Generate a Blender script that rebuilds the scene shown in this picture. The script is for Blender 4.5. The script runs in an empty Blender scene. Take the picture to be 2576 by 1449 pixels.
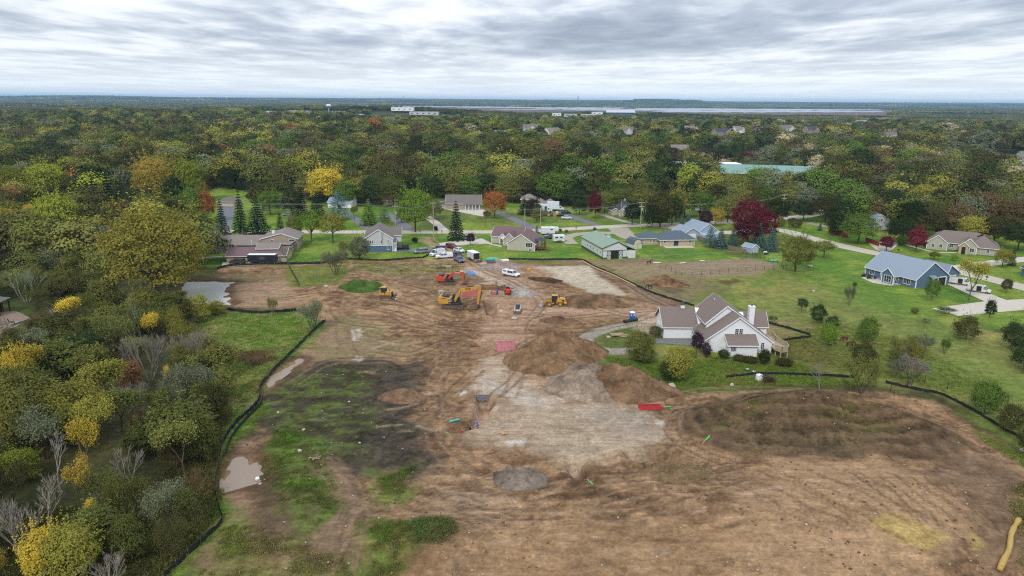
import bpy, bmesh, math, random
import numpy as np
from mathutils import Vector, Matrix
random.seed(7)
PI = math.pi
SC = bpy.context.scene
COL = SC.collection

# ------------------------------------------------------------------ camera
CAM_H = 52.0
FPX = 1786.0            # focal length in pixels of a 2576 x 1449 picture
PITCH = math.radians(14.75)
ROLL = math.radians(0.445)
Fv = Vector((0, math.cos(PITCH), -math.sin(PITCH)))
Up0 = Vector((0, math.sin(PITCH), math.cos(PITCH)))
Rt = Vector((1, 0, 0)) * math.cos(ROLL) + Up0 * math.sin(ROLL)
Uv = Up0 * math.cos(ROLL) - Vector((1, 0, 0)) * math.sin(ROLL)
cam_d = bpy.data.cameras.new('camera')
cam = bpy.data.objects.new('camera', cam_d)
COL.objects.link(cam)
cam.matrix_world = Matrix(((Rt.x, Uv.x, -Fv.x, 0), (Rt.y, Uv.y, -Fv.y, 0), (Rt.z, Uv.z, -Fv.z, CAM_H), (0, 0, 0, 1)))
cam_d.sensor_width = 36.0
cam_d.lens = 36.0 * FPX / 2576.0
cam_d.clip_start = 1.0
cam_d.clip_end = 90000.0
SC.camera = cam

# ------------------------------------------------------------------ world: overcast sky
SUN_EL, SUN_AZ = math.radians(42), math.radians(203)      # azimuth measured clockwise from +Y
W = bpy.data.worlds.new("World")
SC.world = W
W.use_nodes = True
nt = W.node_tree
nt.nodes.clear()
def wn(t, **k):
 n = nt.nodes.new(t)
 for a, b in k.items(): setattr(n, a, b)
 return n
def wmath(op, a, b=None, clamp=False):
 n = wn('ShaderNodeMath', operation=op, use_clamp=clamp)
 for i, v in enumerate((a, b)):
  if v is None: continue
  if isinstance(v, (int, float)): n.inputs[i].default_value = v
  else: nt.links.new(v, n.inputs[i])
 return n.outputs[0]
sky = wn('ShaderNodeTexSky', sky_type='NISHITA', sun_disc=False, sun_elevation=SUN_EL, sun_rotation=SUN_AZ)
tc = wn('ShaderNodeTexCoord')
sep = wn('ShaderNodeSeparateXYZ'); nt.links.new(tc.outputs['Generated'], sep.inputs[0])
z = wmath('MAXIMUM', sep.outputs['Z'], 0.0)
zz = wmath('ADD', z, 0.028)
px_ = wmath('DIVIDE', sep.outputs['X'], zz)
py_ = wmath('DIVIDE', sep.outputs['Y'], zz)
cmb = wn('ShaderNodeCombineXYZ'); nt.links.new(px_, cmb.inputs[0]); nt.links.new(py_, cmb.inputs[1])
def cnoise(scale, detail, rough, off, dist=0.0, sx=1.0, sy=1.0):
 m = wn('ShaderNodeMapping'); nt.links.new(cmb.outputs[0], m.inputs['Vector'])
 m.inputs['Location'].default_value = off
 m.inputs['Scale'].default_value = (sx, sy, 1)
 n = wn('ShaderNodeTexNoise'); nt.links.new(m.outputs[0], n.inputs['Vector'])
 n.inputs['Scale'].default_value = scale; n.inputs['Detail'].default_value = detail
 n.inputs['Roughness'].default_value = rough; n.inputs['Distortion'].default_value = dist
 return n.outputs['Fac']
n1 = cnoise(0.62, 5, 0.50, (3.1, 1.7, 0), 0.25, 0.75, 0.45)
n2 = cnoise(2.4, 6, 0.55, (11.3, 5.2, 0), 0.35, 0.8, 0.42)
n3 = cnoise(0.12, 3, 0.5, (7.7, 2.9, 0), 0.0)
s = wmath('ADD', wmath('MULTIPLY', n1, 0.56), wmath('ADD', wmath('MULTIPLY', n2, 0.34), wmath('MULTIPLY', n3, 0.41)))
# thin towards the horizon where the layer is seen edge on and evens out
ramp = wn('ShaderNodeValToRGB'); nt.links.new(s, ramp.inputs[0])
cr = ramp.color_ramp
cr.elements[0].position = 0.49; cr.elements[0].color = (0.26, 0.30, 0.375, 1)
cr.elements[1].position = 0.81; cr.elements[1].color = (0.78, 0.81, 0.84, 1)
e = cr.elements.new(0.59); e.color = (0.37, 0.415, 0.49, 1)
e = cr.elements.new(0.65); e.color = (0.50, 0.545, 0.61, 1)
e = cr.elements.new(0.71); e.color = (0.68, 0.71, 0.75, 1)
hor = wn('ShaderNodeMapRange'); nt.links.new(z, hor.inputs['Value'])
hor.inputs['From Min'].default_value = 0.0; hor.inputs['From Max'].default_value = 0.085
hor.inputs['To Min'].default_value = 0.80; hor.inputs['To Max'].default_value = 0.0
hor.interpolation_type = 'SMOOTHSTEP'
mixh = wn('ShaderNodeMix', data_type='RGBA')
nt.links.new(hor.outputs[0], mixh.inputs['Factor'])
nt.links.new(ramp.outputs[0], mixh.inputs['A'])
mixh.inputs['B'].default_value = (0.80, 0.85, 0.88, 1)
# cloud layer brighter towards the zenith, as an overcast sky is
zen = wmath('ADD', 1.07, wmath('MULTIPLY', z, 1.0))
vs = wn('ShaderNodeVectorMath', operation='SCALE'); nt.links.new(mixh.outputs['Result'], vs.inputs[0]); nt.links.new(zen, vs.inputs['Scale'])
skb = wn('ShaderNodeVectorMath', operation='SCALE'); nt.links.new(sky.outputs[0], skb.inputs[0]); skb.inputs['Scale'].default_value = 0.08
mixs = wn('ShaderNodeMix', data_type='RGBA'); mixs.inputs['Factor'].default_value = 0.93
nt.links.new(skb.outputs[0], mixs.inputs['A']); nt.links.new(vs.outputs[0], mixs.inputs['B'])
bg = wn('ShaderNodeBackground'); bg.inputs['Strength'].default_value = 1.0
nt.links.new(mixs.outputs['Result'], bg.inputs['Color'])
wo = wn('ShaderNodeOutputWorld'); nt.links.new(bg.outputs[0], wo.inputs['Surface'])

sun_d = bpy.data.lights.new('sun', 'SUN')
sun_d.energy = 1.5; sun_d.angle = math.radians(11); sun_d.color = (1.0, 0.96, 0.90)
sun = bpy.data.objects.new('sun', sun_d); COL.objects.link(sun)
sd = Vector((math.sin(SUN_AZ) * math.cos(SUN_EL), math.cos(SUN_AZ) * math.cos(SUN_EL), math.sin(SUN_EL)))
sun.rotation_euler = (-sd).to_track_quat('-Z', 'Y').to_euler()
sun.location = (0, 0, 300)
SC.view_settings.view_transform = 'Standard'
SC.view_settings.look = 'None'
SC.view_settings.exposure = 0.34
SC.view_settings.gamma = 1.0
SC.view_settings.use_curve_mapping = False
SC.render.engine = 'CYCLES'
SC.cycles.use_denoising = False      # the grain of the lens stays, fine texture with it
SC.cycles.filter_width = 1.15
SC.cycles.max_bounces = 5
SC.cycles.diffuse_bounces = 3
SC.cycles.glossy_bounces = 2
SC.cycles.transmission_bounces = 2
SC.cycles.volume_bounces = 1
SC.cycles.transparent_max_bounces = 4
SC.cycles.caustics_reflective = False
SC.cycles.caustics_refractive = False

# ------------------------------------------------------------------ picture point -> place
def ray(x, y):
 return (Fv * FPX + Rt * (x - 1288.0) + Uv * (724.5 - y)).normalized()
def D(x, y, zz=0.0):
 """ground point (or the point at height zz) seen at overview position x, y"""
 r = ray(x, y)
 t = (zz - CAM_H) / r.z
 return (r.x * t, r.y * t)
def P(x, y, z=0.0):
 a = D(x, y, z); return Vector((a[0], a[1], z))
def lin(c):
 out = []
 for v in c[:3]:
  v /= 255.0
  out.append(v / 12.92 if v <= 0.04045 else ((v + 0.055) / 1.055) ** 2.4)
 return out
EXPO = 1.15          # picture radiance per unit of albedo, measured on flat ground
def A(r, g, b):
 return tuple(v / EXPO for v in lin((r, g, b)))

# ------------------------------------------------------------------ noise
_rng = np.random.RandomState(5)
_T = _rng.rand(256, 256).astype(np.float32)
def vn(x, y, seed=0):
 x = np.asarray(x, dtype=np.float64) + seed * 37.17; y = np.asarray(y, dtype=np.float64) + seed * 91.73
 xi = np.floor(x).astype(np.int64); yi = np.floor(y).astype(np.int64)
 fx = (x - xi); fy = (y - yi)
 fx = fx * fx * (3 - 2 * fx); fy = fy * fy * (3 - 2 * fy)
 a = _T[xi & 255, yi & 255]; b = _T[(xi + 1) & 255, yi & 255]
 c = _T[xi & 255, (yi + 1) & 255]; d = _T[(xi + 1) & 255, (yi + 1) & 255]
 return (a * (1 - fx) + b * fx) * (1 - fy) + (c * (1 - fx) + d * fx) * fy
def fbm(x, y, octv=4, seed=0, g=0.5):
 s = 0; a = 1.0; t = 0
 for i in range(octv):
  s = s + a * vn(x * (2.03 ** i), y * (2.03 ** i), seed + i * 3); t += a; a *= g
 return s / t
def sstep(a, b, x):
 t = np.clip((x - a) / (b - a), 0, 1); return t * t * (3 - 2 * t)
def poly_sdf(X, Y, pts):
 """signed distance (negative inside)"""
 d = np.full(X.shape, 1e9); ins = np.zeros(X.shape, bool)
 n = len(pts)
 for i in range(n):
  x1, y1 = pts[i]; x2, y2 = pts[(i + 1) % n]
  ex, ey = x2 - x1, y2 - y1
  L = ex * ex + ey * ey + 1e-9
  t = np.clip(((X - x1) * ex + (Y - y1) * ey) / L, 0, 1)
  d = np.minimum(d, (X - x1 - t * ex) ** 2 + (Y - y1 - t * ey) ** 2)
  c = ((y1 > Y) != (y2 > Y)) & (X < ex * (Y - y1) / (ey if abs(ey) > 1e-9 else 1e-9) + x1)
  ins ^= c
 d = np.sqrt(d)
 return np.where(ins, -d, d)
def line_dist(X, Y, pts):
 d = np.full(X.shape, 1e9)
 for i in range(len(pts) - 1):
  x1, y1 = pts[i]; x2, y2 = pts[i + 1]
  ex, ey = x2 - x1, y2 - y1
  L = ex * ex + ey * ey + 1e-9
  t = np.clip(((X - x1) * ex + (Y - y1) * ey) / L, 0, 1)
  d = np.minimum(d, (X - x1 - t * ex) ** 2 + (Y - y1 - t * ey) ** 2)
 return np.sqrt(d)
def DP(pts, z=0.0):
 return [D(x, y, z) for x, y in pts]
def smooth_line(pts, n=6):
 """Catmull-Rom through the points"""
 if len(pts) < 3: return list(pts)
 P_ = [np.array(p, float) for p in pts]
 P_ = [2 * P_[0] - P_[1]] + P_ + [2 * P_[-1] - P_[-2]]
 out = []
 for i in range(1, len(P_) - 2):
  for k in range(n):
   t = k / n
   a, b, c, d = P_[i - 1], P_[i], P_[i + 1], P_[i + 2]
   out.append(tuple(0.5 * ((2 * b) + (c - a) * t + (2 * a - 5 * b + 4 * c - d) * t * t + (3 * b - a - 3 * c + d) * t ** 3)))
 out.append(tuple(P_[-2]))
 return out

# ------------------------------------------------------------------ objects and labels
def tag(o, label=None, cat=None, group=None, kind=None):
 if label: o['label'] = label
 if cat: o['category'] = cat
 if group: o['group'] = group
 if kind: o['kind'] = kind
 return o
def thing(name, label, cat, loc=(0, 0, 0), rotz=0.0, group=None):
 o = bpy.data.objects.new(name, None); COL.objects.link(o)
 o.empty_display_size = 0.5
 o.location = loc; o.rotation_euler = (0, 0, rotz)
 return tag(o, label, cat, group)
def link(name, me, parent=None, loc=None, rot=None):
 o = bpy.data.objects.new(name, me); COL.objects.link(o)
 if parent is not None: o.parent = parent
 if loc is not None: o.location = loc
 if rot is not None: o.rotation_euler = rot
 return o
class MB:
 """collects faces and links them as one mesh object"""
 def __init__(s): s.v = []; s.f = []; s.m = []; s.cur = 0
 def add(s, vs, fs):
  b = len(s.v); s.v += [tuple(v) for v in vs]
  s.f += [tuple(b + i for i in f) for f in fs]; s.m += [s.cur] * len(fs)
  return s
 def box(s, x0, x1, y0, y1, z0, z1):
  return s.add([(x0, y0, z0), (x1, y0, z0), (x1, y1, z0), (x0, y1, z0), (x0, y0, z1), (x1, y0, z1), (x1, y1, z1), (x0, y1, z1)],
                     [(0, 3, 2, 1), (4, 5, 6, 7), (0, 1, 5, 4), (1, 2, 6, 5), (2, 3, 7, 6), (3, 0, 4, 7)])
 def obox(s, c, ax, ay, az):
  """box from centre and three half axis vectors"""
  c, ax, ay, az = Vector(c), Vector(ax), Vector(ay), Vector(az)
  vs = [c + ax * i + ay * j + az * k for k in (-1, 1) for i, j in ((-1, -1), (1, -1), (1, 1), (-1, 1))]
  return s.add(vs, [(0, 3, 2, 1), (4, 5, 6, 7), (0, 1, 5, 4), (1, 2, 6, 5), (2, 3, 7, 6), (3, 0, 4, 7)])
 def bar(s, a, b, w, h=None, up=(0, 0, 1)):
  a, b = Vector(a), Vector(b); d = (b - a)
  L = d.length
  if L < 1e-6: return s
  d /= L; u = Vector(up)
  if abs(d.dot(u)) > 0.98: u = Vector((1, 0, 0))
  sdv = d.cross(u).normalized(); u = sdv.cross(d).normalized()
  return s.obox((a + b) / 2, d * L / 2, sdv * w / 2, u * (h if h else w) / 2)
 def tube(s, pts, r, n=6, cap=True):
  pts = [Vector(p) for p in pts]
  rs = r if isinstance(r, (list, tuple)) else [r] * len(pts)
  vs = []
  ref = None
  for i, p in enumerate(pts):
   d = (pts[min(i + 1, len(pts) - 1)] - pts[max(i - 1, 0)]).normalized()
   if ref is None: ref = Vector((0, 0, 1)) if abs(d.z) < 0.9 else Vector((1, 0, 0))
   u = (ref - d * ref.dot(d)).normalized(); w = d.cross(u); ref = u
   for k in range(n):
    a = 2 * PI * k / n
    vs.append(p + (u * math.cos(a) + w * math.sin(a)) * rs[i])
  fs = []
  for i in range(len(pts) - 1):
   for k in range(n):
    fs.append((i * n + k, i * n + (k + 1) % n, (i + 1) * n + (k + 1) % n, (i + 1) * n + k))
  if cap:
   fs.append(tuple(reversed(range(n)))); fs.append(tuple(range((len(pts) - 1) * n, len(pts) * n)))
  return s.add(vs, fs)
 def prism(s, prof, y0, y1, axis='y'):
  """profile in x,z pulled from y0 to y1 (axis y); axis x: profile in y,z"""
  n = len(prof)
  if axis == 'y': vs = [(a, y0, b) for a, b in prof] + [(a, y1, b) for a, b in prof]
  elif axis == 'x': vs = [(y0, a, b) for a, b in prof] + [(y1, a, b) for a, b in prof]
  else: vs = [(a, b, y0) for a, b in prof] + [(a, b, y1) for a, b in prof]
  fs = [tuple(range(n)), tuple(reversed(range(n, 2 * n)))] + [(i, i + n, (i + 1) % n + n, (i + 1) % n) for i in range(n)]
  return s.add(vs, fs)
 def disc(s, c, r, w, n=16, axis='y'):
  """wheel shape: cylinder centred at c with axis y or x or z"""
  c = Vector(c)
  ax = {'x': Vector((1, 0, 0)), 'y': Vector((0, 1, 0)), 'z': Vector((0, 0, 1))}[axis]
  return s.tube([c - ax * w / 2, c - ax * w / 2 * 0.99, c + ax * w / 2 * 0.99, c + ax * w / 2], [r * 0.93, r, r, r * 0.93], n)
 def ball(s, c, rx, ry, rz, nu=8, nv=5, jit=0.0, rnd=None):
  vs = []; fs = []
  for j in range(nv + 1):
   t = PI * j / nv
   for i in range(nu):
    a = 2 * PI * i / nu
    k = 1 + (rnd.uniform(-jit, jit) if (rnd and 0 < j < nv) else 0)
    vs.append((c[0] + rx * math.sin(t) * math.cos(a) * k, c[1] + ry * math.sin(t) * math.sin(a) * k, c[2] + rz * math.cos(t) * k))
  for j in range(nv):
   for i in range(nu):
    fs.append((j * nu + i, (j + 1) * nu + i, (j + 1) * nu + (i + 1) % nu, j * nu + (i + 1) % nu))
  return s.add(vs, fs)
 def mesh(s, name, mats):
  me = bpy.data.meshes.new(name)
  me.from_pydata(s.v, [], s.f)
  for m in (mats if isinstance(mats, (list, tuple)) else [mats]): me.materials.append(m)
  if any(s.m): me.polygons.foreach_set('material_index', s.m)
  me.validate(); me.update()
  bm = bmesh.new(); bm.from_mesh(me); bmesh.ops.recalc_face_normals(bm, faces=bm.faces); bm.to_mesh(me); bm.free()
  return me
 def build(s, name, mats, parent=None, bevel=0.0, smooth=False, loc=None, rot=None):
  me = s.mesh(name, mats)
  if bevel:
   bm = bmesh.new(); bm.from_mesh(me)
   ed = [e_ for e_ in bm.edges if len(e_.link_faces) == 2 and e_.calc_face_angle(0) > 0.5]
   bmesh.ops.bevel(bm, geom=ed, offset=bevel, segments=1, affect='EDGES', clamp_overlap=True)
   bm.to_mesh(me); bm.free()
  if smooth:
   me.polygons.foreach_set('use_smooth', [True] * len(me.polygons))
  return link(name, me, parent, loc, rot)
def copy_tree(o, parent=None, mats=None):
 c = o.copy(); COL.objects.link(c)
 if parent is not None: c.parent = parent
 for ch in list(o.children): copy_tree(ch, c)
 return c

# ------------------------------------------------------------------ materials
_M = {}
def mat(name, col, rough=0.7, metal=0.0, var=0.12, scale=6.0, bump=0.0, spec=None, emit=None, stripe=None, coord='Object', dirt=0.0):
 """principled material with two scales of noise over the colour; stripe=(axis, period, depth) adds boards or seams as fine relief"""
 if name in _M: return _M[name]
 m = bpy.data.materials.new(name); m.use_nodes = True
 t = m.node_tree; b = t.nodes['Principled BSDF']
 b.inputs['Roughness'].default_value = rough; b.inputs['Metallic'].default_value = metal
 if spec is not None: b.inputs['Specular IOR Level'].default_value = spec
 co = t.nodes.new('ShaderNodeTexCoord')
 n = t.nodes.new('ShaderNodeTexNoise'); n.inputs['Scale'].default_value = scale; n.inputs['Detail'].default_value = 5
 n.inputs['Roughness'].default_value = 0.6
 t.links.new(co.outputs[coord], n.inputs['Vector'])
 mr = t.nodes.new('ShaderNodeMapRange'); t.links.new(n.outputs['Fac'], mr.inputs['Value'])
 mr.inputs['From Min'].default_value = 0.25; mr.inputs['From Max'].default_value = 0.75
 mr.inputs['To Min'].default_value = 1 - var; mr.inputs['To Max'].default_value = 1 + var
 vm = t.nodes.new('ShaderNodeVectorMath'); vm.operation = 'SCALE'
 vm.inputs[0].default_value = col[:3]; t.links.new(mr.outputs[0], vm.inputs['Scale'])
 out = vm.outputs[0]
 if dirt > 0:
  n2 = t.nodes.new('ShaderNodeTexNoise'); n2.inputs['Scale'].default_value = scale * 0.35; n2.inputs['Detail'].default_value = 6
  t.links.new(co.outputs[coord], n2.inputs['Vector'])
  r2 = t.nodes.new('ShaderNodeMapRange'); t.links.new(n2.outputs['Fac'], r2.inputs['Value'])
  r2.inputs['From Min'].default_value = 0.48; r2.inputs['From Max'].default_value = 0.7
  r2.inputs['To Min'].default_value = 0; r2.inputs['To Max'].default_value = dirt
  mx = t.nodes.new('ShaderNodeMix'); mx.data_type = 'RGBA'; t.links.new(r2.outputs[0], mx.inputs['Factor'])
  t.links.new(out, mx.inputs['A']); mx.inputs['B'].default_value = (0.26, 0.19, 0.13, 1)
  out = mx.outputs['Result']
 t.links.new(out, b.inputs['Base Color'])
 h = None
 if stripe:
  ax, per, dep = stripe
  sx = t.nodes.new('ShaderNodeSeparateXYZ'); t.links.new(co.outputs['Object'], sx.inputs[0])
  mm = t.nodes.new('ShaderNodeMath'); mm.operation = 'MULTIPLY'; mm.inputs[1].default_value = 1.0 / per
  t.links.new(sx.outputs['XYZ'.index(ax)], mm.inputs[0])
  fr = t.nodes.new('ShaderNodeMath'); fr.operation = 'FRACT'; t.links.new(mm.outputs[0], fr.inputs[0])
  bp = t.nodes.new('ShaderNodeBump'); bp.inputs['Strength'].default_value = 0.6; bp.inputs['Distance'].default_value = dep
  t.links.new(fr.outputs[0], bp.inputs['Height']); t.links.new(bp.outputs[0], b.inputs['Normal'])
 elif bump > 0:
  bp = t.nodes.new('ShaderNodeBump'); bp.inputs['Strength'].default_value = 0.7; bp.inputs['Distance'].default_value = bump
  t.links.new(n.outputs['Fac'], bp.inputs['Height']); t.links.new(bp.outputs[0], b.inputs['Normal'])
 _M[name] = m
 return m


# ------------------------------------------------------------------ the lie of the land
STOCK = DP([(1690, 1052), (1745, 1022), (1850, 1000), (1960, 990), (2080, 993), (2180, 1010), (2290, 1045), (2380, 1080), (2440, 1115),
   (2420, 1150), (2300, 1165), (2150, 1158), (2000, 1160), (1880, 1155), (1790, 1125), (1730, 1095)])
POND_A = DP([(470, 708), (520, 709), (588, 711), (568, 724), (566, 745), (578, 768), (540, 769), (495, 764), (462, 745)], -0.5)
POND_B = DP([(598, 1168), (612, 1160), (634, 1168), (648, 1186), (658, 1200), (650, 1212), (643, 1236), (610, 1242), (572, 1238), (580, 1215)], -0.4)
POND_C = DP([(722, 921), (748, 905), (762, 905), (752, 918), (728, 934), (706, 952), (688, 970), (664, 984), (668, 966), (694, 942)], -0.3)
TRENCHES = [(DP([(1212, 985), (1222, 1018), (1215, 1045), (1190, 1068), (1150, 1088)]), 2.0, 1.7),
   (DP([(1232, 765), (1237, 790)]), 2.2, 1.8), (DP([(1237, 782), (1268, 776)]), 1.6, 1.2),
   (DP([(1212, 868), (1245, 872), (1262, 878)]), 1.9, 1.4),
   (DP([(1600, 1152), (1640, 1152), (1682, 1153)]), 2.1, 1.5), (DP([(1442, 1172), (1458, 1204)]), 1.5, 1.6)]
BUMPS = [  # picture place, radius x, radius y, height: low graded swells inside the site
 (1100, 1130, 16, 9, 0.5), (760, 1130, 20, 14, 0.9), (1100, 765, 14, 7, 0.7), (1010, 740, 16, 8, 0.5), (1390, 815, 10, 5, 0.6),
 (1470, 760, 12, 5, 0.9), (900, 690, 14, 12, 0.5), (1850, 1290, 26, 12, 0.8), (2200, 1330, 30, 12, 0.7), (740, 1300, 9, 14, 1.2),
 (1020, 1380, 9, 7, 1.1), (2330, 1250, 16, 12, 0.9), (1080, 1370, 6, 4, 1.3), (905, 728, 13, 5, 1.5), (1230, 740, 9, 3, 0.9), (1500, 700, 14, 8, -0.5)]
HSE = tuple((x_, y_, 20) for x_, y_ in ((1240, 352), (1315, 349), (1800, 360), (1850, 352), (1905, 345), (1960, 352), (2030, 356), (1730, 350), (2130, 345), (1560, 352), (1480, 340), (1380, 352), (990, 352), (2210, 372), (2060, 330), (1960, 322), (2150, 325), (1860, 324)))
def bbox_mask(X, Y, pts, pad):
 xs = [p[0] for p in pts]; ys = [p[1] for p in pts]
 return (X > min(xs) - pad) & (X < max(xs) + pad) & (Y > min(ys) - pad) & (Y < max(ys) + pad)
def H(X, Y):
 X = np.asarray(X, float); Y = np.asarray(Y, float)
 shp = X.shape; X = X.ravel(); Y = Y.ravel()
 h = np.zeros(X.shape)
 m = bbox_mask(X, Y, STOCK, 12)
 if m.any():
  sd_ = poly_sdf(X[m], Y[m], STOCK)
  h[m] += 6.0 * sstep(1.5, -15.0, sd_ + (vn(X[m] * .15, Y[m] * .15, 3) - .5) * 4)
 for pd, dep in ((POND_A, 1.3), (POND_B, 0.9), (POND_C, 0.8)):
  m = bbox_mask(X, Y, pd, 6)
  if m.any():
   sd_ = poly_sdf(X[m], Y[m], pd)
   h[m] -= dep * sstep(2.2, -1.6, sd_ + (vn(X[m] * .5, Y[m] * .5, 2) - .5) * 2.2 + (vn(X[m] * 1.4, Y[m] * 1.4, 2) - .5) * .8)
 for ln, w, dep in TRENCHES:
  m = bbox_mask(X, Y, ln, w + 4)
  if m.any():
   dd = line_dist(X[m], Y[m], ln) + (vn(X[m] * .7, Y[m] * .7, 9) - .5) * 0.7
   h[m] -= dep * sstep(w * .5 + .7, w * .5 - .3, dd)
   h[m] += 0.30 * np.exp(-((dd - w * .5 - 1.6) / 0.8) ** 2)
 for bx, by, rx, ry, hh in BUMPS:
  cx, cy = D(bx, by)
  h += hh * np.exp(-((X - cx) / rx) ** 2 - ((Y - cy) / ry) ** 2) * (Y < 500)
 for cx, cy, rr_, hh in ((-660, 2100, 420, 17), (-300, 2150, 300, 14), (330, 2250, 260, 12)): h += hh * np.exp(-((X - cx) / rr_) ** 2 - ((Y - cy) / 260) ** 2)
 for x_, y_, _ in HSE: cx, cy = D(x_, y_); h += 7.5 * np.exp(-((X - cx) ** 2 + (Y - cy) ** 2) / 1700) * (Y > 500)
 # far land: gentle rise north-west, ridge beyond the marsh, the long flat hill
 h += 13 * np.exp(-((X + 620) / 420) ** 2 - ((Y - 1500) / 380) ** 2)
 h += 5 * np.exp(-((X + 250) / 260) ** 2 - ((Y - 820) / 180) ** 2)
 far = sstep(7200, 10500, Y)
 h += far * (26 + 30 * fbm(X / 2600., Y / 1500., 3, 21)) + sstep(10500, 15000, Y) * (26 * fbm(X / 4200., Y / 3000., 2, 22) + 8)
 h += 48 * sstep(560, 200, np.abs(X - 1880)) * np.exp(-((Y - 9300) / 700) ** 2)
 h += 34 * np.exp(-((X + 5600) / 1300) ** 2 - ((Y - 9800) / 900) ** 2)
 return h.reshape(shp)
def gz(x, y):
 return float(H(np.array([x]), np.array([y]))[0])
def G(x, y):
 """ground point seen at overview position, on the actual land"""
 z_ = 0.0
 for _ in range(3):
  a = D(x, y, z_); z_ = gz(a[0], a[1])
 return Vector((a[0], a[1], z_))

def axis(lo, hi, step, grow, far, fk):
 c = [lo]
 while c[-1] < hi: c.append(c[-1] + step)
 up = []; x_ = c[-1]
 while x_ < far[1]:
  d_ = x_ - c[-1]; x_ += max(step * (1 + d_ / grow), 0) if d_ < 450 else max(step * (1 + d_ / grow), d_ * fk); up.append(x_)
 dn = []; x_ = lo
 while x_ > far[0]:
  d_ = lo - x_; x_ -= max(step * (1 + d_ / grow), 0) if d_ < 450 else max(step * (1 + d_ / grow), d_ * fk); dn.append(x_)
 return np.array(dn[::-1] + c + up)
gx = axis(-82, 112, 0.40, 50, (-20000, 20000), 0.07)
gy = axis(66, 228, 0.50, 56, (-400, 30000), 0.06)
GX, GY = np.meshgrid(gx, gy)
NX, NY = len(gx), len(gy)
X = GX.ravel(); Y = GY.ravel()
Z = H(X, Y)
RGB = np.zeros((len(X), 3)); WET = np.zeros(len(X)); REL = np.zeros(len(X))
# shared noise fields
nA = fbm(X * .09, Y * .09, 5, 1, .55); nB = fbm(X * .45, Y * .45, 5, 2, .66); nC = fbm(X * 1.3, Y * 1.0, 2, 5, .6)
nS = fbm(X * .10, Y * .62, 5, 4, .62)          # streaks lying across the slope
nS2 = fbm((X * .8 + Y * .6) * .7, (-X * .6 + Y * .8) * .12, 4, 6, .6)
wX = (fbm(X * .22, Y * .22, 4, 11, .6) - .5); wY = (fbm(X * .22, Y * .22, 4, 12, .6) - .5)
def shade(c, f):
 return np.outer(f, np.array(c))
def mixc(c1, c2, t):
 return np.outer(1 - t, np.array(c1)) + np.outer(t, np.array(c2))
def grassy(c1, c2, seed=0, k=.14):
 t = sstep(.35, .65, fbm(X * k, Y * k, 4, seed + 31, .6))
 return mixc(c1, c2, t) * (0.72 + 0.56 * nB + 0.25 * (nC - .5))[:, None]
def paint(pts, col, soft=1.0, warp=3.0, alpha=1.0, wet=None, rel=None, world=False):
 pts = pts if world else DP(pts)
 m = bbox_mask(X, Y, pts, warp + soft + 2)
 if not m.any(): return
 sd_ = poly_sdf(X[m] + wX[m] * 2 * warp, Y[m] + wY[m] * 2 * warp, pts)
 w = sstep(soft, -soft, sd_)
 if not np.isscalar(alpha): alpha = alpha[m]
 w = w * alpha
 c = col[m] if hasattr(col, 'shape') and col.ndim == 2 else np.array(col)[None, :]
 RGB[m] = RGB[m] * (1 - w)[:, None] + c * w[:, None]
 if wet is not None: WET[m] = WET[m] * (1 - w) + wet * w
 if rel is not None: REL[m] = REL[m] * (1 - w) + rel * w
def stroke(pts, col, width, alpha=1.0, soft=.5, warp=0.6, rel=None, dz=0.0, world=False, sm=True):
 pts = pts if world else DP(pts)
 if sm: pts = smooth_line(pts, 6)
 m = bbox_mask(X, Y, pts, width + warp + soft + 1)
 if not m.any(): return
 dd = line_dist(X[m] + wX[m] * 2 * warp, Y[m] + wY[m] * 2 * warp, pts)
 w = sstep(width / 2 + soft, width / 2 - soft, dd)
 if not np.isscalar(alpha): w = w * alpha[m]
 else: w = w * alpha
 c = col[m] if hasattr(col, 'shape') and col.ndim == 2 else np.array(col)[None, :]
 RGB[m] = RGB[m] * (1 - w)[:, None] + c * w[:, None]
 Z[m] += dz * w
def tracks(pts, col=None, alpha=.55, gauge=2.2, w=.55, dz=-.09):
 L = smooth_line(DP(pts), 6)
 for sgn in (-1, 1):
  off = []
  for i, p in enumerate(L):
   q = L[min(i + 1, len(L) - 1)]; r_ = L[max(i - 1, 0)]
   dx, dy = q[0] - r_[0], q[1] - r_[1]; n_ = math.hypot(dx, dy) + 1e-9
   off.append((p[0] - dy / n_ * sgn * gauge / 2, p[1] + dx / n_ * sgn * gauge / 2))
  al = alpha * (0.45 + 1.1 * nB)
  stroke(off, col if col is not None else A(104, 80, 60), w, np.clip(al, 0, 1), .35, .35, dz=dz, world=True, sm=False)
# colours
FOREST = grassy(A(60, 62, 34), A(84, 82, 48), 1)
LAWN = grassy(A(92, 126, 42), A(130, 148, 58), 2, .08)
LAWN2 = grassy(A(92, 110, 50), A(114, 122, 62), 3, .06)
PAST = grassy(A(114, 128, 56), A(140, 138, 72), 4, .07)
MEAD = grassy(A(88, 124, 50), A(138, 136, 84), 5, .30)
ROUGHG = grassy(A(88, 104, 44), A(110, 112, 58), 6, .2)
nW = fbm(X * .16 + wX * 9, Y * .30 + wY * 9, 5, 44, .6)
tD = np.clip(.55 + (nS - .5) * 1.1 + (nW - .5) * 2.2 + (nA - .5) * 1.2, 0, 1)
DIRT = mixc(A(110, 82, 56), A(174, 140, 104), tD) * (0.86 + 0.28 * nB)[:, None]
DIRT = DIRT * (1 - .30 * sstep(.56, .66, nS2))[:, None]
tR = np.clip(.5 + (nS - .5) * 2 + (nB - .5) * 1.2, 0, 1)
REDD = mixc(A(150, 116, 90), A(188, 156, 130), tR) * (0.88 + .24 * nC)[:, None]
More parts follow.
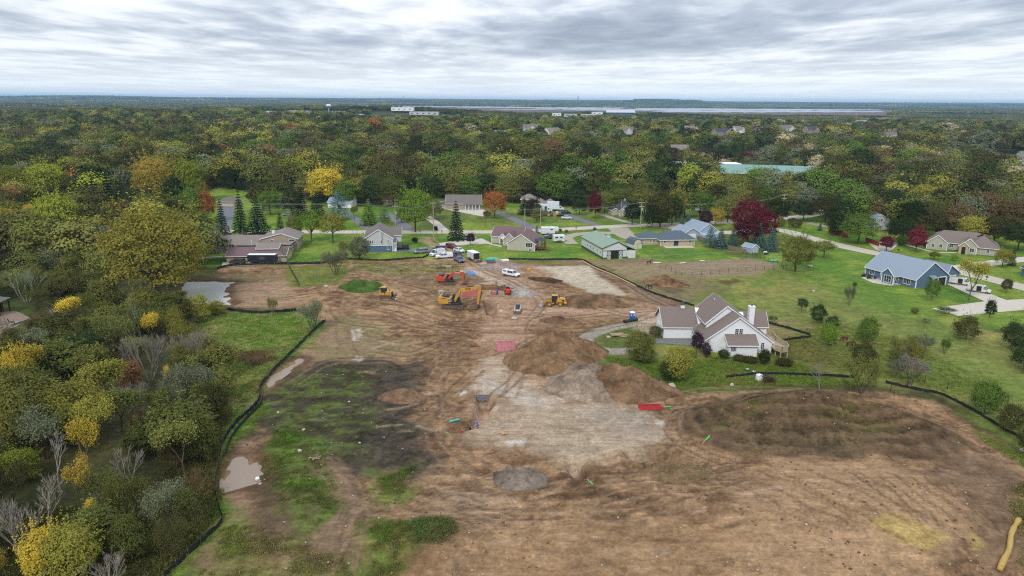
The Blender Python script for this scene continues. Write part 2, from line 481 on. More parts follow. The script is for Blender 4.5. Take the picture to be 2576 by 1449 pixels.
GRAV = mixc(A(160, 138, 114), A(196, 176, 150), np.clip(.5 + (nS - .5) * 1.0 + (nB - .5) * 1.5, 0, 1)) * (0.92 + .16 * nC)[:, None]
PALE = mixc(A(184, 168, 144), A(200, 186, 162), nA)
tK = np.clip(.5 + (nB - .5) * 2 + (nC - .5) * 1., 0, 1)
DARKS = mixc(A(58, 50, 44), A(98, 86, 72), tK)
DARKG = mixc(A(70, 66, 46), A(94, 108, 46), sstep(.47, .62, fbm(X * .3, Y * .5, 4, 41, .6)))
FIELD = grassy(A(150, 122, 96), A(160, 134, 104), 8)

RGB[:] = FOREST; REL[:] = .35
farw = sstep(420, 900, Y)
RGB[:] = RGB * (1 - farw)[:, None] + grassy(A(50, 58, 34), A(72, 76, 44), 9, .02) * farw[:, None]
# neighbourhood lawns
paint([(470, 478), (560, 474), (690, 480), (800, 508), (1000, 515), (1100, 500), (1200, 500), (1400, 520), (1560, 520), (1700, 500), (1950, 515),
       (2120, 560), (2260, 590), (2480, 590), (2620, 610), (2700, 800), (2500, 830), (2240, 770), (2080, 720), (1980, 668), (1900, 655), (1480, 655),
       (1170, 655), (880, 660), (700, 668), (500, 672), (330, 640), (300, 600)], LAWN, 2, 2, rel=.1)
paint([(930, 560), (1060, 520), (1180, 510), (1190, 545), (1130, 580)], LAWN2 * .8, 3, 4, .8)
paint([(1240, 520), (1330, 545), (1290, 565), (1180, 560)], grassy(A(112, 96, 50), A(96, 118, 46), 10), 4, 5, .55)
paint([(1120, 560), (2000, 520), (2050, 540), (1640, 560)], ROUGHG, 3, 3, .6)
paint([(1860, 560), (1990, 600), (1900, 660), (1860, 650), (1760, 610), (1780, 590)], ROUGHG * .8, 2, 3, .8)
paint([(-60, 720), (60, 760), (110, 850), (60, 900), (-120, 960)], LAWN2 * .72, 3, 3)
paint([(200, 880), (330, 890), (300, 960), (200, 950)], ROUGHG * .8, 4, 3)
# pasture and paddock
paint([(1480, 655), (1620, 652), (1900, 655), (1985, 668), (2080, 690), (2200, 730), (2330, 775), (2480, 830), (2700, 870), (2800, 1250), (2560, 1130), (2440, 1040),
       (2380, 1000), (2240, 970), (2130, 960), (1830, 950), (1680, 990), (1500, 930), (1440, 880), (1700, 800), (1740, 775)], PAST, 2, 3, rel=.25)
paint([(1780, 800), (2050, 720), (2200, 745), (2450, 850), (2650, 920), (2650, 1080), (2300, 960), (1950, 900)], grassy(A(112, 130, 60), A(98, 112, 52), 12, .1), 8, 8, .55)
paint([(1990, 668), (2200, 705), (2360, 790), (2420, 800), (2280, 800), (2100, 740), (2000, 700)], LAWN, 4, 5, .75)
DUST = mixc(A(122, 104, 80), A(160, 138, 108), nA) * (.8 + .4 * nB)[:, None]
paint([(1490, 655), (1620, 650), (1690, 668), (1710, 690), (1760, 700), (1800, 715), (1760, 740), (1700, 760), (1640, 735), (1560, 690)], DUST, 3, 6, .9)
paint([(1650, 668), (1700, 658), (1900, 650), (1955, 668), (1900, 690), (1760, 700), (1690, 688)], mixc(A(136, 116, 92), A(158, 140, 112), nS), 1, 2)
paint([(1480, 700), (1740, 690), (1830, 720), (1860, 745), (1760, 765), (1690, 750)], grassy(A(120, 106, 70), A(108, 110, 62), 14), 5, 8, .6)
for c_, a_ in (([(1795, 705), (1850, 703), (1868, 712), (1820, 716)], .8), ([(1880, 735), (1925, 735), (1915, 742)], .5), ([(1600, 705), (1680, 712), (1740, 735), (1690, 738)], .5)):
 paint(c_, A(82, 62, 46), 1.5, 3, a_)
# construction ground
SITE = [(545, 676), (600, 672), (720, 668), (880, 656), (960, 655), (1060, 650), (1140, 650), (1190, 662), (1340, 658), (1480, 655), (1700, 760), (1745, 775), (1660, 806), (1600, 812),
  (1500, 820), (1440, 850), (1480, 900), (1560, 925), (1660, 975), (1700, 985), (1830, 983), (2130, 985), (2240, 985), (2330, 1010), (2400, 1030), (2450, 1075), (2540, 1130),
  (2600, 1170), (2640, 1500), (1060, 1500), (600, 1500), (640, 1330), (610, 1250), (572, 1250), (590, 1130), (660, 1060), (660, 975), (745, 895), (815, 815), (760, 778), (560, 772), (560, 720)]
paint(SITE, DIRT, 1.2, 2.0, rel=1.0)
paint([(1420, 655), (1490, 660), (1700, 765), (1740, 775), (1640, 770), (1540, 700), (1440, 672)], mixc(A(118, 98, 78), A(138, 116, 94), nS), 2, 2, .85)
# weedy strip along the north edge and old pasture west of the haul road
paint([(880, 662), (1170, 655), (1180, 690), (1120, 705), (1010, 705), (920, 690)], grassy(A(112, 118, 62), A(150, 138, 98), 15, .2), 3, 7, .75)
paint([(1170, 655), (1400, 655), (1440, 668), (1320, 668)], grassy(A(92, 100, 52), A(120, 112, 70), 16, .2), 2, 4, .7)
paint([(720, 670), (870, 668), (882, 690), (860, 712), (800, 722), (724, 727)], grassy(A(98, 112, 44), A(120, 124, 56), 17), 1.5, 2, .95)
paint([(560, 690), (720, 690), (700, 704), (560, 708)], grassy(A(128, 128, 84), A(140, 124, 88), 18), 1.5, 3, .8)
paint([(590, 712), (720, 705), (760, 760), (700, 780), (600, 770), (575, 740)], mixc(A(150, 122, 96), A(178, 150, 124), nS), 1.5, 3, .7)
# wet meadow outside the silt fence
paint([(500, 785), (560, 780), (740, 782), (800, 800), (812, 822), (760, 880), (690, 940), (655, 985), (650, 1010), (600, 1050), (560, 1010), (560, 950), (520, 900), (490, 850)], MEAD, 2, 3, rel=.6)
paint([(545, 800), (640, 790), (745, 800), (760, 830), (690, 880), (600, 880), (560, 850)], grassy(A(88, 132, 44), A(122, 138, 66), 19, .35), 3, 5, .8)
paint([(570, 940), (640, 930), (640, 990), (600, 1040), (570, 1000)], grassy(A(148, 140, 84), A(118, 124, 58), 20, .4), 3, 4, .8)
paint([(600, 885), (690, 880), (700, 905), (640, 925), (600, 910)], mixc(A(104, 84, 64), A(84, 66, 50), nB), 2, 4, .9)
# the shelf between fence and pads
paint([(600, 1045), (655, 1005), (690, 1020), (672, 1060), (650, 1085), (600, 1130), (575, 1170), (566, 1230), (590, 1300), (560, 1345), (470, 1449), (420, 1460), (545, 1320), (540, 1230), (560, 1130)],
      grassy(A(100, 138, 44), A(120, 138, 58), 22, .3), 1.2, 1.6)
paint([(590, 1150), (625, 1115), (668, 1120), (690, 1165), (660, 1180), (650, 1240), (640, 1300), (600, 1330), (572, 1240)], mixc(A(150, 118, 92), A(176, 144, 116), nB), 1.2, 2.5)
paint([(560, 1330), (620, 1300), (660, 1340), (640, 1470), (480, 1470)], grassy(A(110, 120, 56), A(140, 118, 88), 23, .4), 2, 4)
# north west haul road, patches
paint([(830, 800), (880, 790), (960, 820), (980, 870), (940, 905), (850, 900), (760, 925), (690, 985), (668, 990), (760, 900), (820, 830)], mixc(A(150, 128, 100), A(128, 122, 78), sstep(.45, .62, nA)), 2, 3, .8)
paint([(930, 850), (1040, 850), (1050, 890), (940, 895)], grassy(A(124, 122, 76), A(150, 128, 100), 24, .3), 3, 4, .6)
# dark topsoil pad and its weeds
paint([(672, 990), (720, 945), (800, 905), (900, 902), (1020, 908), (1052, 940), (1060, 1010), (1020, 1060), (1060, 1100), (1085, 1180), (1080, 1210), (990, 1240), (880, 1215), (800, 1160), (720, 1120), (650, 1100), (668, 1040)],
      DARKS, 1.5, 3.5, rel=1.2)
paint([(672, 985), (760, 930), (860, 908), (940, 925), (930, 1020), (960, 1100), (900, 1180), (760, 1130), (660, 1080), (665, 1030)], DARKG, 4, 6, .85)
paint([(930, 905), (1070, 915), (1060, 960), (1010, 990), (940, 960)], DARKS * .85, 3, 5, .8)
paint([(900, 1090), (1060, 1100), (1085, 1180), (1080, 1210), (1000, 1200), (900, 1180)], DARKS * .78, 3, 4, .85)
paint([(700, 1090), (760, 1085), (820, 1130), (840, 1220), (860, 1290), (830, 1340), (770, 1390), (730, 1370), (700, 1300), (650, 1230), (655, 1170), (690, 1140)],
      grassy(A(84, 112, 36), A(92, 96, 52), 26, .35), 1.5, 3, .9, rel=1.3)
paint([(640, 1180), (700, 1230), (740, 1330), (740, 1400), (700, 1420), (640, 1380), (640, 1290)], mixc(A(74, 62, 48), A(104, 88, 66), nB), 2, 3, .8, rel=1.2)
paint([(760, 1150), (880, 1200), (930, 1290), (880, 1400), (840, 1449), (700, 1460), (780, 1380), (850, 1300), (830, 1210)], mixc(A(116, 98, 76), A(136, 116, 92), nS2), 2, 3, .8)
paint([(950, 1215), (1030, 1180), (1045, 1210), (1010, 1270), (960, 1290), (940, 1250)], grassy(A(98, 122, 44), A(124, 110, 76), 27, .4), 2, 4, .85)
paint([(870, 1400), (960, 1330), (1030, 1340), (1060, 1400), (1000, 1470), (840, 1470)], grassy(A(84, 112, 36), A(112, 112, 58), 28, .4), 1.5, 3, .9, rel=1.3)
paint([(1030, 1345), (1080, 1325), (1140, 1330), (1155, 1365), (1120, 1400), (1050, 1410)], grassy(A(60, 92, 42), A(72, 84, 44), 29, .6), 1.0, 1.5, .95, rel=1.3)
paint([(560, 1400), (700, 1400), (860, 1420), (840, 1500), (500, 1500)], grassy(A(128, 108, 76), A(110, 112, 58), 30, .3), 3, 5, .7)
# green spoil hump by the dozer
paint([(872, 722), (900, 714), (950, 716), (962, 730), (930, 738), (880, 735)], grassy(A(64, 96, 34), A(84, 104, 44), 33, .6), .6, .8, .95, rel=1.3)
# red-pink haul road and gravel pad
HAUL = [(1060, 596), (1085, 596), (1140, 630), (1190, 660), (1300, 662), (1330, 690), (1345, 720), (1400, 745), (1500, 755), (1650, 770), (1650, 800), (1500, 800), (1400, 800), (1330, 830), (1310, 880),
  (1330, 950), (1400, 1010), (1430, 1050), (1160, 1050), (1210, 960), (1200, 900), (1215, 800), (1230, 740), (1180, 700), (1150, 670), (1100, 640)]
paint(HAUL, REDD, 2, 3, .85)
paint([(1150, 680), (1200, 668), (1260, 690), (1300, 720), (1260, 724), (1200, 712), (1170, 700)], GRAV * 1.02, 1, 1.5, .95, rel=.2)
paint([(1255, 700), (1300, 705), (1345, 730), (1330, 750), (1270, 735)], GRAV * .95, 1.5, 2.5, .6)
paint([(1180, 655), (1290, 655), (1300, 672), (1240, 680), (1200, 672)], REDD, 2, 2, .8)
paint([(1152, 1086), (1185, 1075), (1215, 1050), (1240, 1048), (1240, 1000), (1205, 980), (1200, 930), (1240, 900), (1300, 900), (1330, 950), (1390, 1005), (1500, 1012), (1600, 1018), (1650, 1040), (1668, 1060), (1672, 1085),
       (1660, 1110), (1620, 1130), (1600, 1146), (1550, 1165), (1500, 1186), (1440, 1192), (1400, 1172), (1370, 1145), (1330, 1120), (1240, 1130), (1170, 1125)], GRAV, 3.2, 3.6, .92, rel=.7)
paint([(1205, 935), (1235, 930), (1260, 960), (1330, 985), (1400, 1000), (1380, 1022), (1280, 1010), (1225, 980)], mixc(A(176, 160, 144), A(208, 196, 182), nB), 1.2, 4, .7)
paint([(1470, 1030), (1640, 1020), (1670, 1070), (1600, 1090), (1500, 1070)], mixc(A(150, 138, 124), A(168, 156, 142), nS), 4, 5, .6)
for c_ in ([(1160, 985), (1178, 982), (1185, 990), (1165, 994)], [(1280, 1112), (1322, 1110), (1318, 1124), (1290, 1126)], [(895, 895), (920, 898), (910, 908), (895, 904)], [(885, 830), (905, 828), (900, 858), (885, 858)], [(1655, 1050), (1672, 1062), (1668, 1075), (1655, 1066)]):
 paint(c_, mixc(A(196, 184, 168), A(218, 210, 200), nB), .6, 1.2, .9)
# dried ponds: pale flat silt
paint([(1340, 672), (1480, 668), (1500, 685), (1540, 715), (1572, 738), (1560, 745), (1500, 742), (1400, 700)], PALE, 1.2, 1.5, 1.0, rel=0.02)
paint([(1300, 668), (1350, 668), (1400, 690), (1390, 705), (1340, 690)], REDD, 1.5, 2, .7)
paint([(1400, 745), (1500, 740), (1600, 742), (1660, 768), (1560, 770), (1440, 765)], DIRT * .78, 2, 4, .8)
paint([(1310, 690), (1370, 700), (1420, 730), (1500, 745), (1440, 752), (1350, 728)], DIRT * .82, 2, 3, .8)
# gravel loop by the farmhouse
paint([(1440, 870), (1500, 830), (1640, 810), (1660, 850), (1650, 930), (1500, 900)], ROUGHG, 2, 2, .95)
paint([(1450, 880), (1620, 900), (1800, 900), (2000, 900), (2130, 960), (1830, 985), (1700, 985), (1560, 935), (1480, 905)], grassy(A(88, 112, 42), A(108, 112, 56), 35, .22), 2, 3, .95, rel=.5)
paint([(1930, 830), (2060, 850), (2080, 900), (2150, 940), (2000, 935), (1940, 900)], grassy(A(112, 104, 56), A(98, 100, 46), 36, .2), 2, 4, .8)
paint([(1930, 795), (2050, 820), (2020, 850), (1950, 850), (1920, 830)], grassy(A(118, 124, 60), A(140, 120, 84), 37, .2), 2, 3, .7)
stroke([(1665, 800), (1610, 812), (1540, 826), (1490, 842), (1472, 858), (1490, 874), (1540, 884), (1600, 880)], mixc(A(150, 140, 126), A(172, 162, 148), nB), 3.6, .95, .5, .5)
paint([(1590, 800), (1655, 798), (1668, 840), (1650, 850), (1600, 830)], GRAV * .95, 1, 1.5, .9)
# the big stockpile: contour bands run round it
sdS = poly_sdf(X + wX * 1.6, Y + wY * 1.6, STOCK)
band = (.5 + .5 * np.sin(sdS * 2.6 + (nB - .5) * 1.6)) * sstep(-15, -9, sdS) + .5 * sstep(-9, -15, sdS)
STK = mixc(A(68, 54, 40), A(120, 97, 72), np.clip(.5 * band + .55 * tK, 0, 1)) * (.9 + .2 * nS)[:, None]
wS = sstep(1.5, -1.5, sdS)
RGB[:] = RGB * (1 - wS)[:, None] + STK * wS[:, None]; REL[:] = REL * (1 - wS) + 1.4 * wS
paint([(1800, 1075), (1900, 1060), (2050, 1062), (2180, 1080), (2240, 1110), (2100, 1095), (1950, 1090), (1850, 1100)], grassy(A(96, 96, 44), A(112, 88, 64), 38, .35), 3, 5, .75)
paint([(1790, 1125), (1900, 1110), (2200, 1125), (2150, 1158), (1900, 1158)], mixc(A(84, 72, 52), A(112, 96, 70), tK), 3, 3, .7)
paint([(1560, 1010), (1680, 1015), (1720, 1040), (1700, 1080), (1660, 1040)], DIRT * .85, 3, 3, .6)
# foreground fan: smoother and paler, with rills
paint([(1860, 1190), (2000, 1175), (2200, 1170), (2330, 1200), (2400, 1290), (2380, 1400), (2200, 1449), (1900, 1449), (1780, 1380), (1800, 1270)], mixc(A(166, 134, 100), A(186, 152, 116), nA), 3, 5, .75, rel=.5)
paint([(1200, 1320), (1500, 1290), (1800, 1330), (1850, 1500), (1000, 1500), (1120, 1400)], mixc(A(152, 120, 86), A(180, 146, 110), nW), 4, 6, .7)
paint([(2370, 1150), (2480, 1150), (2590, 1220), (2600, 1400), (2480, 1449), (2380, 1380), (2420, 1280), (2350, 1200)], mixc(A(98, 78, 60), A(146, 120, 94), np.clip(nB * 1.4 - .2, 0, 1)), 4, 6, .8, rel=1.3)
paint([(1060, 1240), (1180, 1210), (1340, 1250), (1300, 1300), (1120, 1330)], mixc(A(112, 88, 66), A(172, 144, 116), sstep(.42, .6, nS)), 3, 4, .8, rel=1.4)
paint([(1040, 1440), (1100, 1300), (1180, 1290), (1120, 1360), (1080, 1449)], DIRT * .8, 2, 3, .5)
paint([(1550, 1150), (1900, 1170), (1960, 1240), (1700, 1260), (1480, 1230)], DIRT * .86, 3, 5, .7, rel=1.3)
paint([(2180, 1310), (2240, 1300), (2300, 1340), (2360, 1380), (2330, 1400), (2260, 1370), (2200, 1345)], mixc(A(168, 140, 84), A(196, 168, 104), nB), .7, 2.5, .9)
paint([(2420, 1360), (2450, 1375), (2470, 1405), (2450, 1410)], mixc(A(168, 144, 88), A(190, 166, 106), nB), .5, 1.2, .85)
paint([(2440, 1075), (2600, 1160), (2640, 1240), (2560, 1165), (2470, 1110)], grassy(A(92, 116, 44), A(108, 108, 58), 40, .3), 1.0, 1.5, .9)
rr = random.Random(3)
# rills down the fan
for i in range(16):
 x0_ = 1850 + i * 36 + rr.uniform(-12, 12); y0_ = 1185 + rr.uniform(0, 40) + abs(i - 6) * 4
 pts = [(x0_, y0_)]
 for k in range(5):
  pts.append((pts[-1][0] + rr.uniform(25, 50) * (1.25 if i < 8 else .8), pts[-1][1] + rr.uniform(18, 34)))
 stroke(pts, A(110, 84, 60), .34, .8, .3, 0.8, dz=-.10)
for i in range(9):
 x0_ = 1860 + i * 44; y0_ = 1290 + rr.uniform(-20, 20)
 pts = [(x0_, y0_)]
 for k in range(4): pts.append((pts[-1][0] + rr.uniform(30, 60), pts[-1][1] + rr.uniform(10, 26)))
 stroke(pts, A(116, 90, 64), .30, .6, .3, 0.8, dz=-.06)
for i in range(6):
 x0_ = 2190 + i * 30
 stroke([(x0_, 1010 + i * 9), (x0_ + 60, 1030 + i * 9), (x0_ + 150, 1062 + i * 10)], A(128, 100, 74), .35, .6, .3, .8, dz=-.06)
# tyre and crawler tracks
T_ = [[(720, 745), (820, 730), (880, 735), (870, 760), (880, 790), (940, 800), (1020, 800)], [(700, 752), (800, 742), (850, 745), (840, 780), (870, 810), (960, 822)],
      [(860, 800), (865, 850), (890, 905)], [(886, 790), (884, 850), (905, 900)], [(950, 760), (1040, 775), (1110, 800), (1200, 805)], [(900, 770), (1000, 790), (1100, 818), (1210, 830)],
      [(1105, 850), (1112, 910), (1090, 960), (1100, 1030), (1110, 1090)], [(1128, 850), (1130, 910), (1105, 965), (1120, 1030), (1140, 1080)],
      [(940, 880), (1040, 890), (1120, 860), (1200, 870)], [(900, 830), (1000, 860), (1100, 880), (1180, 885)], [(1090, 1100), (1110, 1150), (1190, 1210), (1300, 1240)],
      [(1110, 1090), (1150, 1140), (1230, 1190), (1340, 1215)], [(1330, 800), (1400, 830), (1480, 830), (1560, 815), (1650, 790)], [(1340, 790), (1420, 800), (1520, 790), (1650, 780)],
      [(1400, 835), (1330, 860), (1300, 890)], [(1500, 775), (1600, 800)], [(1340, 880), (1340, 820), (1380, 795)],
      [(1090, 600), (1150, 640), (1220, 680), (1300, 720), (1360, 760), (1340, 800)], [(1200, 676), (1290, 706), (1370, 745), (1500, 770)],
      [(1060, 1240), (1150, 1260), (1260, 1300), (1400, 1300)], [(1070, 1260), (1180, 1290), (1290, 1320)], [(1050, 1290), (1150, 1310), (1230, 1340)],
      [(1350, 1240), (1450, 1220), (1560, 1210), (1700, 1200), (1860, 1180)], [(1500, 1270), (1620, 1240), (1760, 1240), (1880, 1210)], [(1460, 1300), (1600, 1300), (1700, 1270)],
      [(1680, 1000), (1700, 1040), (1690, 1090), (1740, 1130), (1850, 1180)], [(1700, 990), (1800, 975), (1930, 975), (2100, 985)], [(1660, 1140), (1700, 1090), (1690, 1050), (1730, 1010)],
      [(1120, 1050), (1140, 990), (1200, 930)], [(1240, 1000), (1300, 950), (1330, 890)], [(1280, 1000), (1300, 950), (1290, 890)],
      [(1000, 800), (1050, 820), (1150, 830), (1200, 850)], [(900, 700), (980, 720), (1060, 735), (1100, 760)], [(800, 1180), (870, 1260), (860, 1340), (800, 1449)], [(830, 1170), (900, 1260), (900, 1340), (860, 1449)],
      [(1560, 700), (1640, 750), (1700, 775)], [(1180, 900), (1280, 880), (1340, 870)], [(740, 960), (800, 920), (860, 905), (980, 905)], [(1740, 1180), (1820, 1210), (1900, 1190)]]
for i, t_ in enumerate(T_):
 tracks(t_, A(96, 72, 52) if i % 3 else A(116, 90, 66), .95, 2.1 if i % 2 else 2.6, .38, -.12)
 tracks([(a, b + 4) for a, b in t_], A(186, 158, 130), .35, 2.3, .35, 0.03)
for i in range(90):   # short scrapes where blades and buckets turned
 x0_ = rr.uniform(1060, 1900); y0_ = rr.uniform(1150, 1440) if i < 45 else rr.uniform(760, 1100)
 if i >= 45: x0_ = rr.uniform(900, 1210)
 a_ = rr.uniform(-.35, .35); L_ = rr.uniform(25, 90)
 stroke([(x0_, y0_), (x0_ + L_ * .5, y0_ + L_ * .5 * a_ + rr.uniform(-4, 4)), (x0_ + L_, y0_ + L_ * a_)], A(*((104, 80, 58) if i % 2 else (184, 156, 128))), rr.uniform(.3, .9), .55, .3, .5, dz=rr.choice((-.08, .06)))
# dark topsoil ring and beds beside the farmhouse, bare rings under trees
paint([(1340, 572), (1500, 566), (1500, 580), (1340, 590)], ROUGHG, 1, 1, .6)
# brown reed marsh far off, bare fields
mw = sstep(2500, 2900, Y) * sstep(7300, 6600, Y) * sstep(-.27, -.22, X / np.maximum(Y, 1)) * sstep(.56, .50, X / np.maximum(Y, 1))
MARSH = mixc(A(120, 94, 76), A(96, 88, 78), fbm(X / 900., Y / 400., 4, 50))
RGB[:] = RGB * (1 - mw)[:, None] + MARSH * mw[:, None]; REL[:] *= (1 - mw)
paint([(1630, 392), (1740, 380), (1830, 392), (1860, 402), (1800, 410), (1680, 402)], FIELD, 6, 8)
paint([(1890, 384), (1990, 384), (1990, 396), (1900, 396)], FIELD, 6, 8)
paint([(2290, 384), (2340, 376), (2470, 376), (2500, 392), (2440, 408), (2340, 404)], FIELD, 6, 8)
paint([(2440, 385), (2600, 392), (2640, 470), (2560, 440), (2480, 418)], LAWN2, 6, 8, .8)
paint([(1440, 230), (1, 1)], FIELD) if False else None
paint([(530, 478), (620, 476), (640, 500), (600, 520), (545, 515)], LAWN, 2, 2)
paint([(340, 515), (420, 512), (425, 530), (345, 532)], LAWN2, 3, 4)
for pd, k_ in ((POND_A, 2.0), (POND_B, 1.6), (POND_C, 1.0)):
 m = bbox_mask(X, Y, pd, 6); sd_ = poly_sdf(X[m] + wX[m] * 2, Y[m] + wY[m] * 2, pd); w = np.exp(-((sd_ - 1.3) / k_) ** 2) * .75
 RGB[m] = RGB[m] * (1 - w)[:, None] + np.array(A(92, 68, 48))[None, :] * w[:, None]; REL[m] *= sstep(.5, 3, sd_)
# fine relief
site_w = np.clip(REL, 0, 1.5)
near = sstep(420, 240, Y)
Z += site_w * near * ((nB - .5) * .26 + (nC - .5) * .12 + (nS - .5) * .22) + (1 - near) * 0
Z += wS * .28 * (band - .5)
V = np.column_stack([X, Y, Z])
ii = np.arange(NX * NY).reshape(NY, NX)
F = np.column_stack([ii[:-1, :-1].ravel(), ii[:-1, 1:].ravel(), ii[1:, 1:].ravel(), ii[1:, :-1].ravel()])
gme = bpy.data.meshes.new('ground')
gme.vertices.add(len(V)); gme.vertices.foreach_set('co', V.astype(np.float32).ravel())
gme.loops.add(F.size); gme.loops.foreach_set('vertex_index', F.ravel().astype(np.int32))
gme.polygons.add(len(F)); gme.polygons.foreach_set('loop_start', np.arange(0, F.size, 4, dtype=np.int32))
gme.polygons.foreach_set('use_smooth', np.ones(len(F), bool))
gme.update(calc_edges=True)
ca = gme.color_attributes.new('soil', 'FLOAT_COLOR', 'POINT')
ca.data.foreach_set('color', np.column_stack([np.clip(RGB, 0.005, .9), np.ones(len(X))]).astype(np.float32).ravel())
gm = bpy.data.materials.new('ground'); gm.use_nodes = True
t = gm.node_tree; b = t.nodes['Principled BSDF']
at = t.nodes.new('ShaderNodeAttribute'); at.attribute_name = 'soil'
geo = t.nodes.new('ShaderNodeNewGeometry')
def gnoise(sc, det):
 n = t.nodes.new('ShaderNodeTexNoise'); n.inputs['Scale'].default_value = sc; n.inputs['Detail'].default_value = det; n.inputs['Roughness'].default_value = .7
 t.links.new(geo.outputs['Position'], n.inputs['Vector']); return n.outputs['Fac']
def gmr(src, a0, a1, b0, b1):
 r = t.nodes.new('ShaderNodeMapRange'); t.links.new(src, r.inputs['Value'])
 r.inputs['From Min'].default_value = a0; r.inputs['From Max'].default_value = a1; r.inputs['To Min'].default_value = b0; r.inputs['To Max'].default_value = b1
 return r.outputs[0]
fa = gnoise(1.9, 6); fb = gnoise(7.0, 3); fc = gnoise(.55, 9)
def gstreak(rot, sc, det):
 mp = t.nodes.new('ShaderNodeMapping'); mp.inputs['Rotation'].default_value = (0, 0, rot); mp.inputs['Scale'].default_value = (.14, 1.0, 1)
 t.links.new(geo.outputs['Position'], mp.inputs['Vector']); n = t.nodes.new('ShaderNodeTexNoise'); n.inputs['Scale'].default_value = sc; n.inputs['Detail'].default_value = det; n.inputs['Roughness'].default_value = .68
 t.links.new(mp.outputs[0], n.inputs['Vector']); return n.outputs['Fac']
fd = gstreak(.12, 1.3, 6); fe = gstreak(-.5, 1.1, 5)
def gmul(a, b_):
 x_ = t.nodes.new('ShaderNodeMath'); x_.operation = 'MULTIPLY'; t.links.new(a, x_.inputs[0]); t.links.new(b_, x_.inputs[1]); return x_.outputs[0]
mu_ = gmul(gmul(gmr(fa, .3, .7, .72, 1.28), gmr(fb, .3, .7, .78, 1.22)), gmul(gmr(fc, .34, .66, .74, 1.26), gmul(gmr(fd, .34, .66, .88, 1.12), gmr(fe, .36, .64, .90, 1.10))))
sc_ = t.nodes.new('ShaderNodeVectorMath'); sc_.operation = 'SCALE'
t.links.new(at.outputs['Color'], sc_.inputs[0]); t.links.new(mu_, sc_.inputs['Scale'])
t.links.new(sc_.outputs[0], b.inputs['Base Color'])
b.inputs['Roughness'].default_value = .95; b.inputs['Specular IOR Level'].default_value = .15
bp = t.nodes.new('ShaderNodeBump'); bp.inputs['Strength'].default_value = .55; bp.inputs['Distance'].default_value = .6
hs = t.nodes.new('ShaderNodeMath'); hs.operation = 'ADD'; t.links.new(fa, hs.inputs[0]); t.links.new(fd, hs.inputs[1]); t.links.new(hs.outputs[0], bp.inputs['Height']); t.links.new(bp.outputs[0], b.inputs['Normal'])
gme.materials.append(gm)
ground = link('ground', gme); tag(ground, kind='structure')

# ------------------------------------------------------------------ water
def water_mat(name, col, rough):
 m = bpy.data.materials.new(name); m.use_nodes = True
 t_ = m.node_tree; b_ = t_.nodes['Principled BSDF']
 b_.inputs['Base Color'].default_value = (*col, 1); b_.inputs['Roughness'].default_value = rough
 b_.inputs['Specular IOR Level'].default_value = .5
 n = t_.nodes.new('ShaderNodeTexNoise'); n.inputs['Scale'].default_value = 1.2
 ge = t_.nodes.new('ShaderNodeNewGeometry'); t_.links.new(ge.outputs['Position'], n.inputs['Vector'])
 bp_ = t_.nodes.new('ShaderNodeBump'); bp_.inputs['Strength'].default_value = .08; bp_.inputs['Distance'].default_value = .05
 t_.links.new(n.outputs['Fac'], bp_.inputs['Height']); t_.links.new(bp_.outputs[0], b_.inputs['Normal'])
 return m
def sheet(name, pts, z_, m, thick=0.0):
 """flat polygon, filled"""
 bm = bmesh.new()
 vs = [bm.verts.new((p[0], p[1], z_)) for p in pts]
 f = bm.faces.new(vs)
 bmesh.ops.triangulate(bm, faces=[f])
 bmesh.ops.recalc_face_normals(bm, faces=bm.faces)
 if sum(f_.normal.z for f_ in bm.faces) < 0: bmesh.ops.reverse_faces(bm, faces=bm.faces)
 me = bpy.data.meshes.new(name); bm.to_mesh(me); bm.free(); me.materials.append(m)
 return tag(link(name, me), kind='structure')
def grow(pts, k):
 cx = sum(p[0] for p in pts) / len(pts); cy = sum(p[1] for p in pts) / len(pts)
 return [(p[0] + (p[0] - cx) / max(1e-6, math.hypot(p[0] - cx, p[1] - cy)) * k, p[1] + (p[1] - cy) / max(1e-6, math.hypot(p[0] - cx, p[1] - cy)) * k) for p in pts]
mw1 = water_mat('pond_water', (.40, .40, .37), .16)
mw2 = water_mat('muddy_water', (.27, .20, .14), .35)
def lvl(p, up):
 c = np.mean(np.array(p), 0); return gz(c[0], c[1]) + up
sheet('pond', grow(POND_A, 2.6), lvl(POND_A, .75), mw1)
sheet('puddle', grow(POND_B, 1.5), lvl(POND_B, .42), mw2)
sheet('puddle', grow(POND_C, 1.2), lvl(POND_C, .40), mw2)
# open water in the far marsh: long irregular reaches
mlake = water_mat('lake_water', (.26, .29, .32), .35)
def reach(y, x0, x1, th, seed):
 r_ = random.Random(seed)
 top, bot = [], []
 n = 40
 for i in range(n + 1):
  u = i / n; xx = x0 + (x1 - x0) * u
  w_ = th * (.25 + .75 * math.sin(PI * u) ** .5)
  top.append(D(xx, y - w_ * r_.uniform(.25, .6))); bot.append(D(xx, y + w_ * r_.uniform(.25, .6)))
 z_ = 3.0
 return [(a[0], a[1]) for a in top] + [(a[0], a[1]) for a in reversed(bot)]
for k, (y_, a_, b_, th_) in enumerate(((267.3, 790, 1200, 2.6), (270.5, 1150, 1430, 2.4), (272.5, 1340, 1600, 4.6), (276.5, 1400, 2215, 5.6), (281, 1640, 2225, 4.4), (273, 1560, 1860, 2.6), (268.5, 1040, 1340, 1.6), (276, 1230, 1420, 1.6))):
 me_pts = reach(y_, a_, b_, th_, k)
 sheet('lake', me_pts, 0.6, mlake)

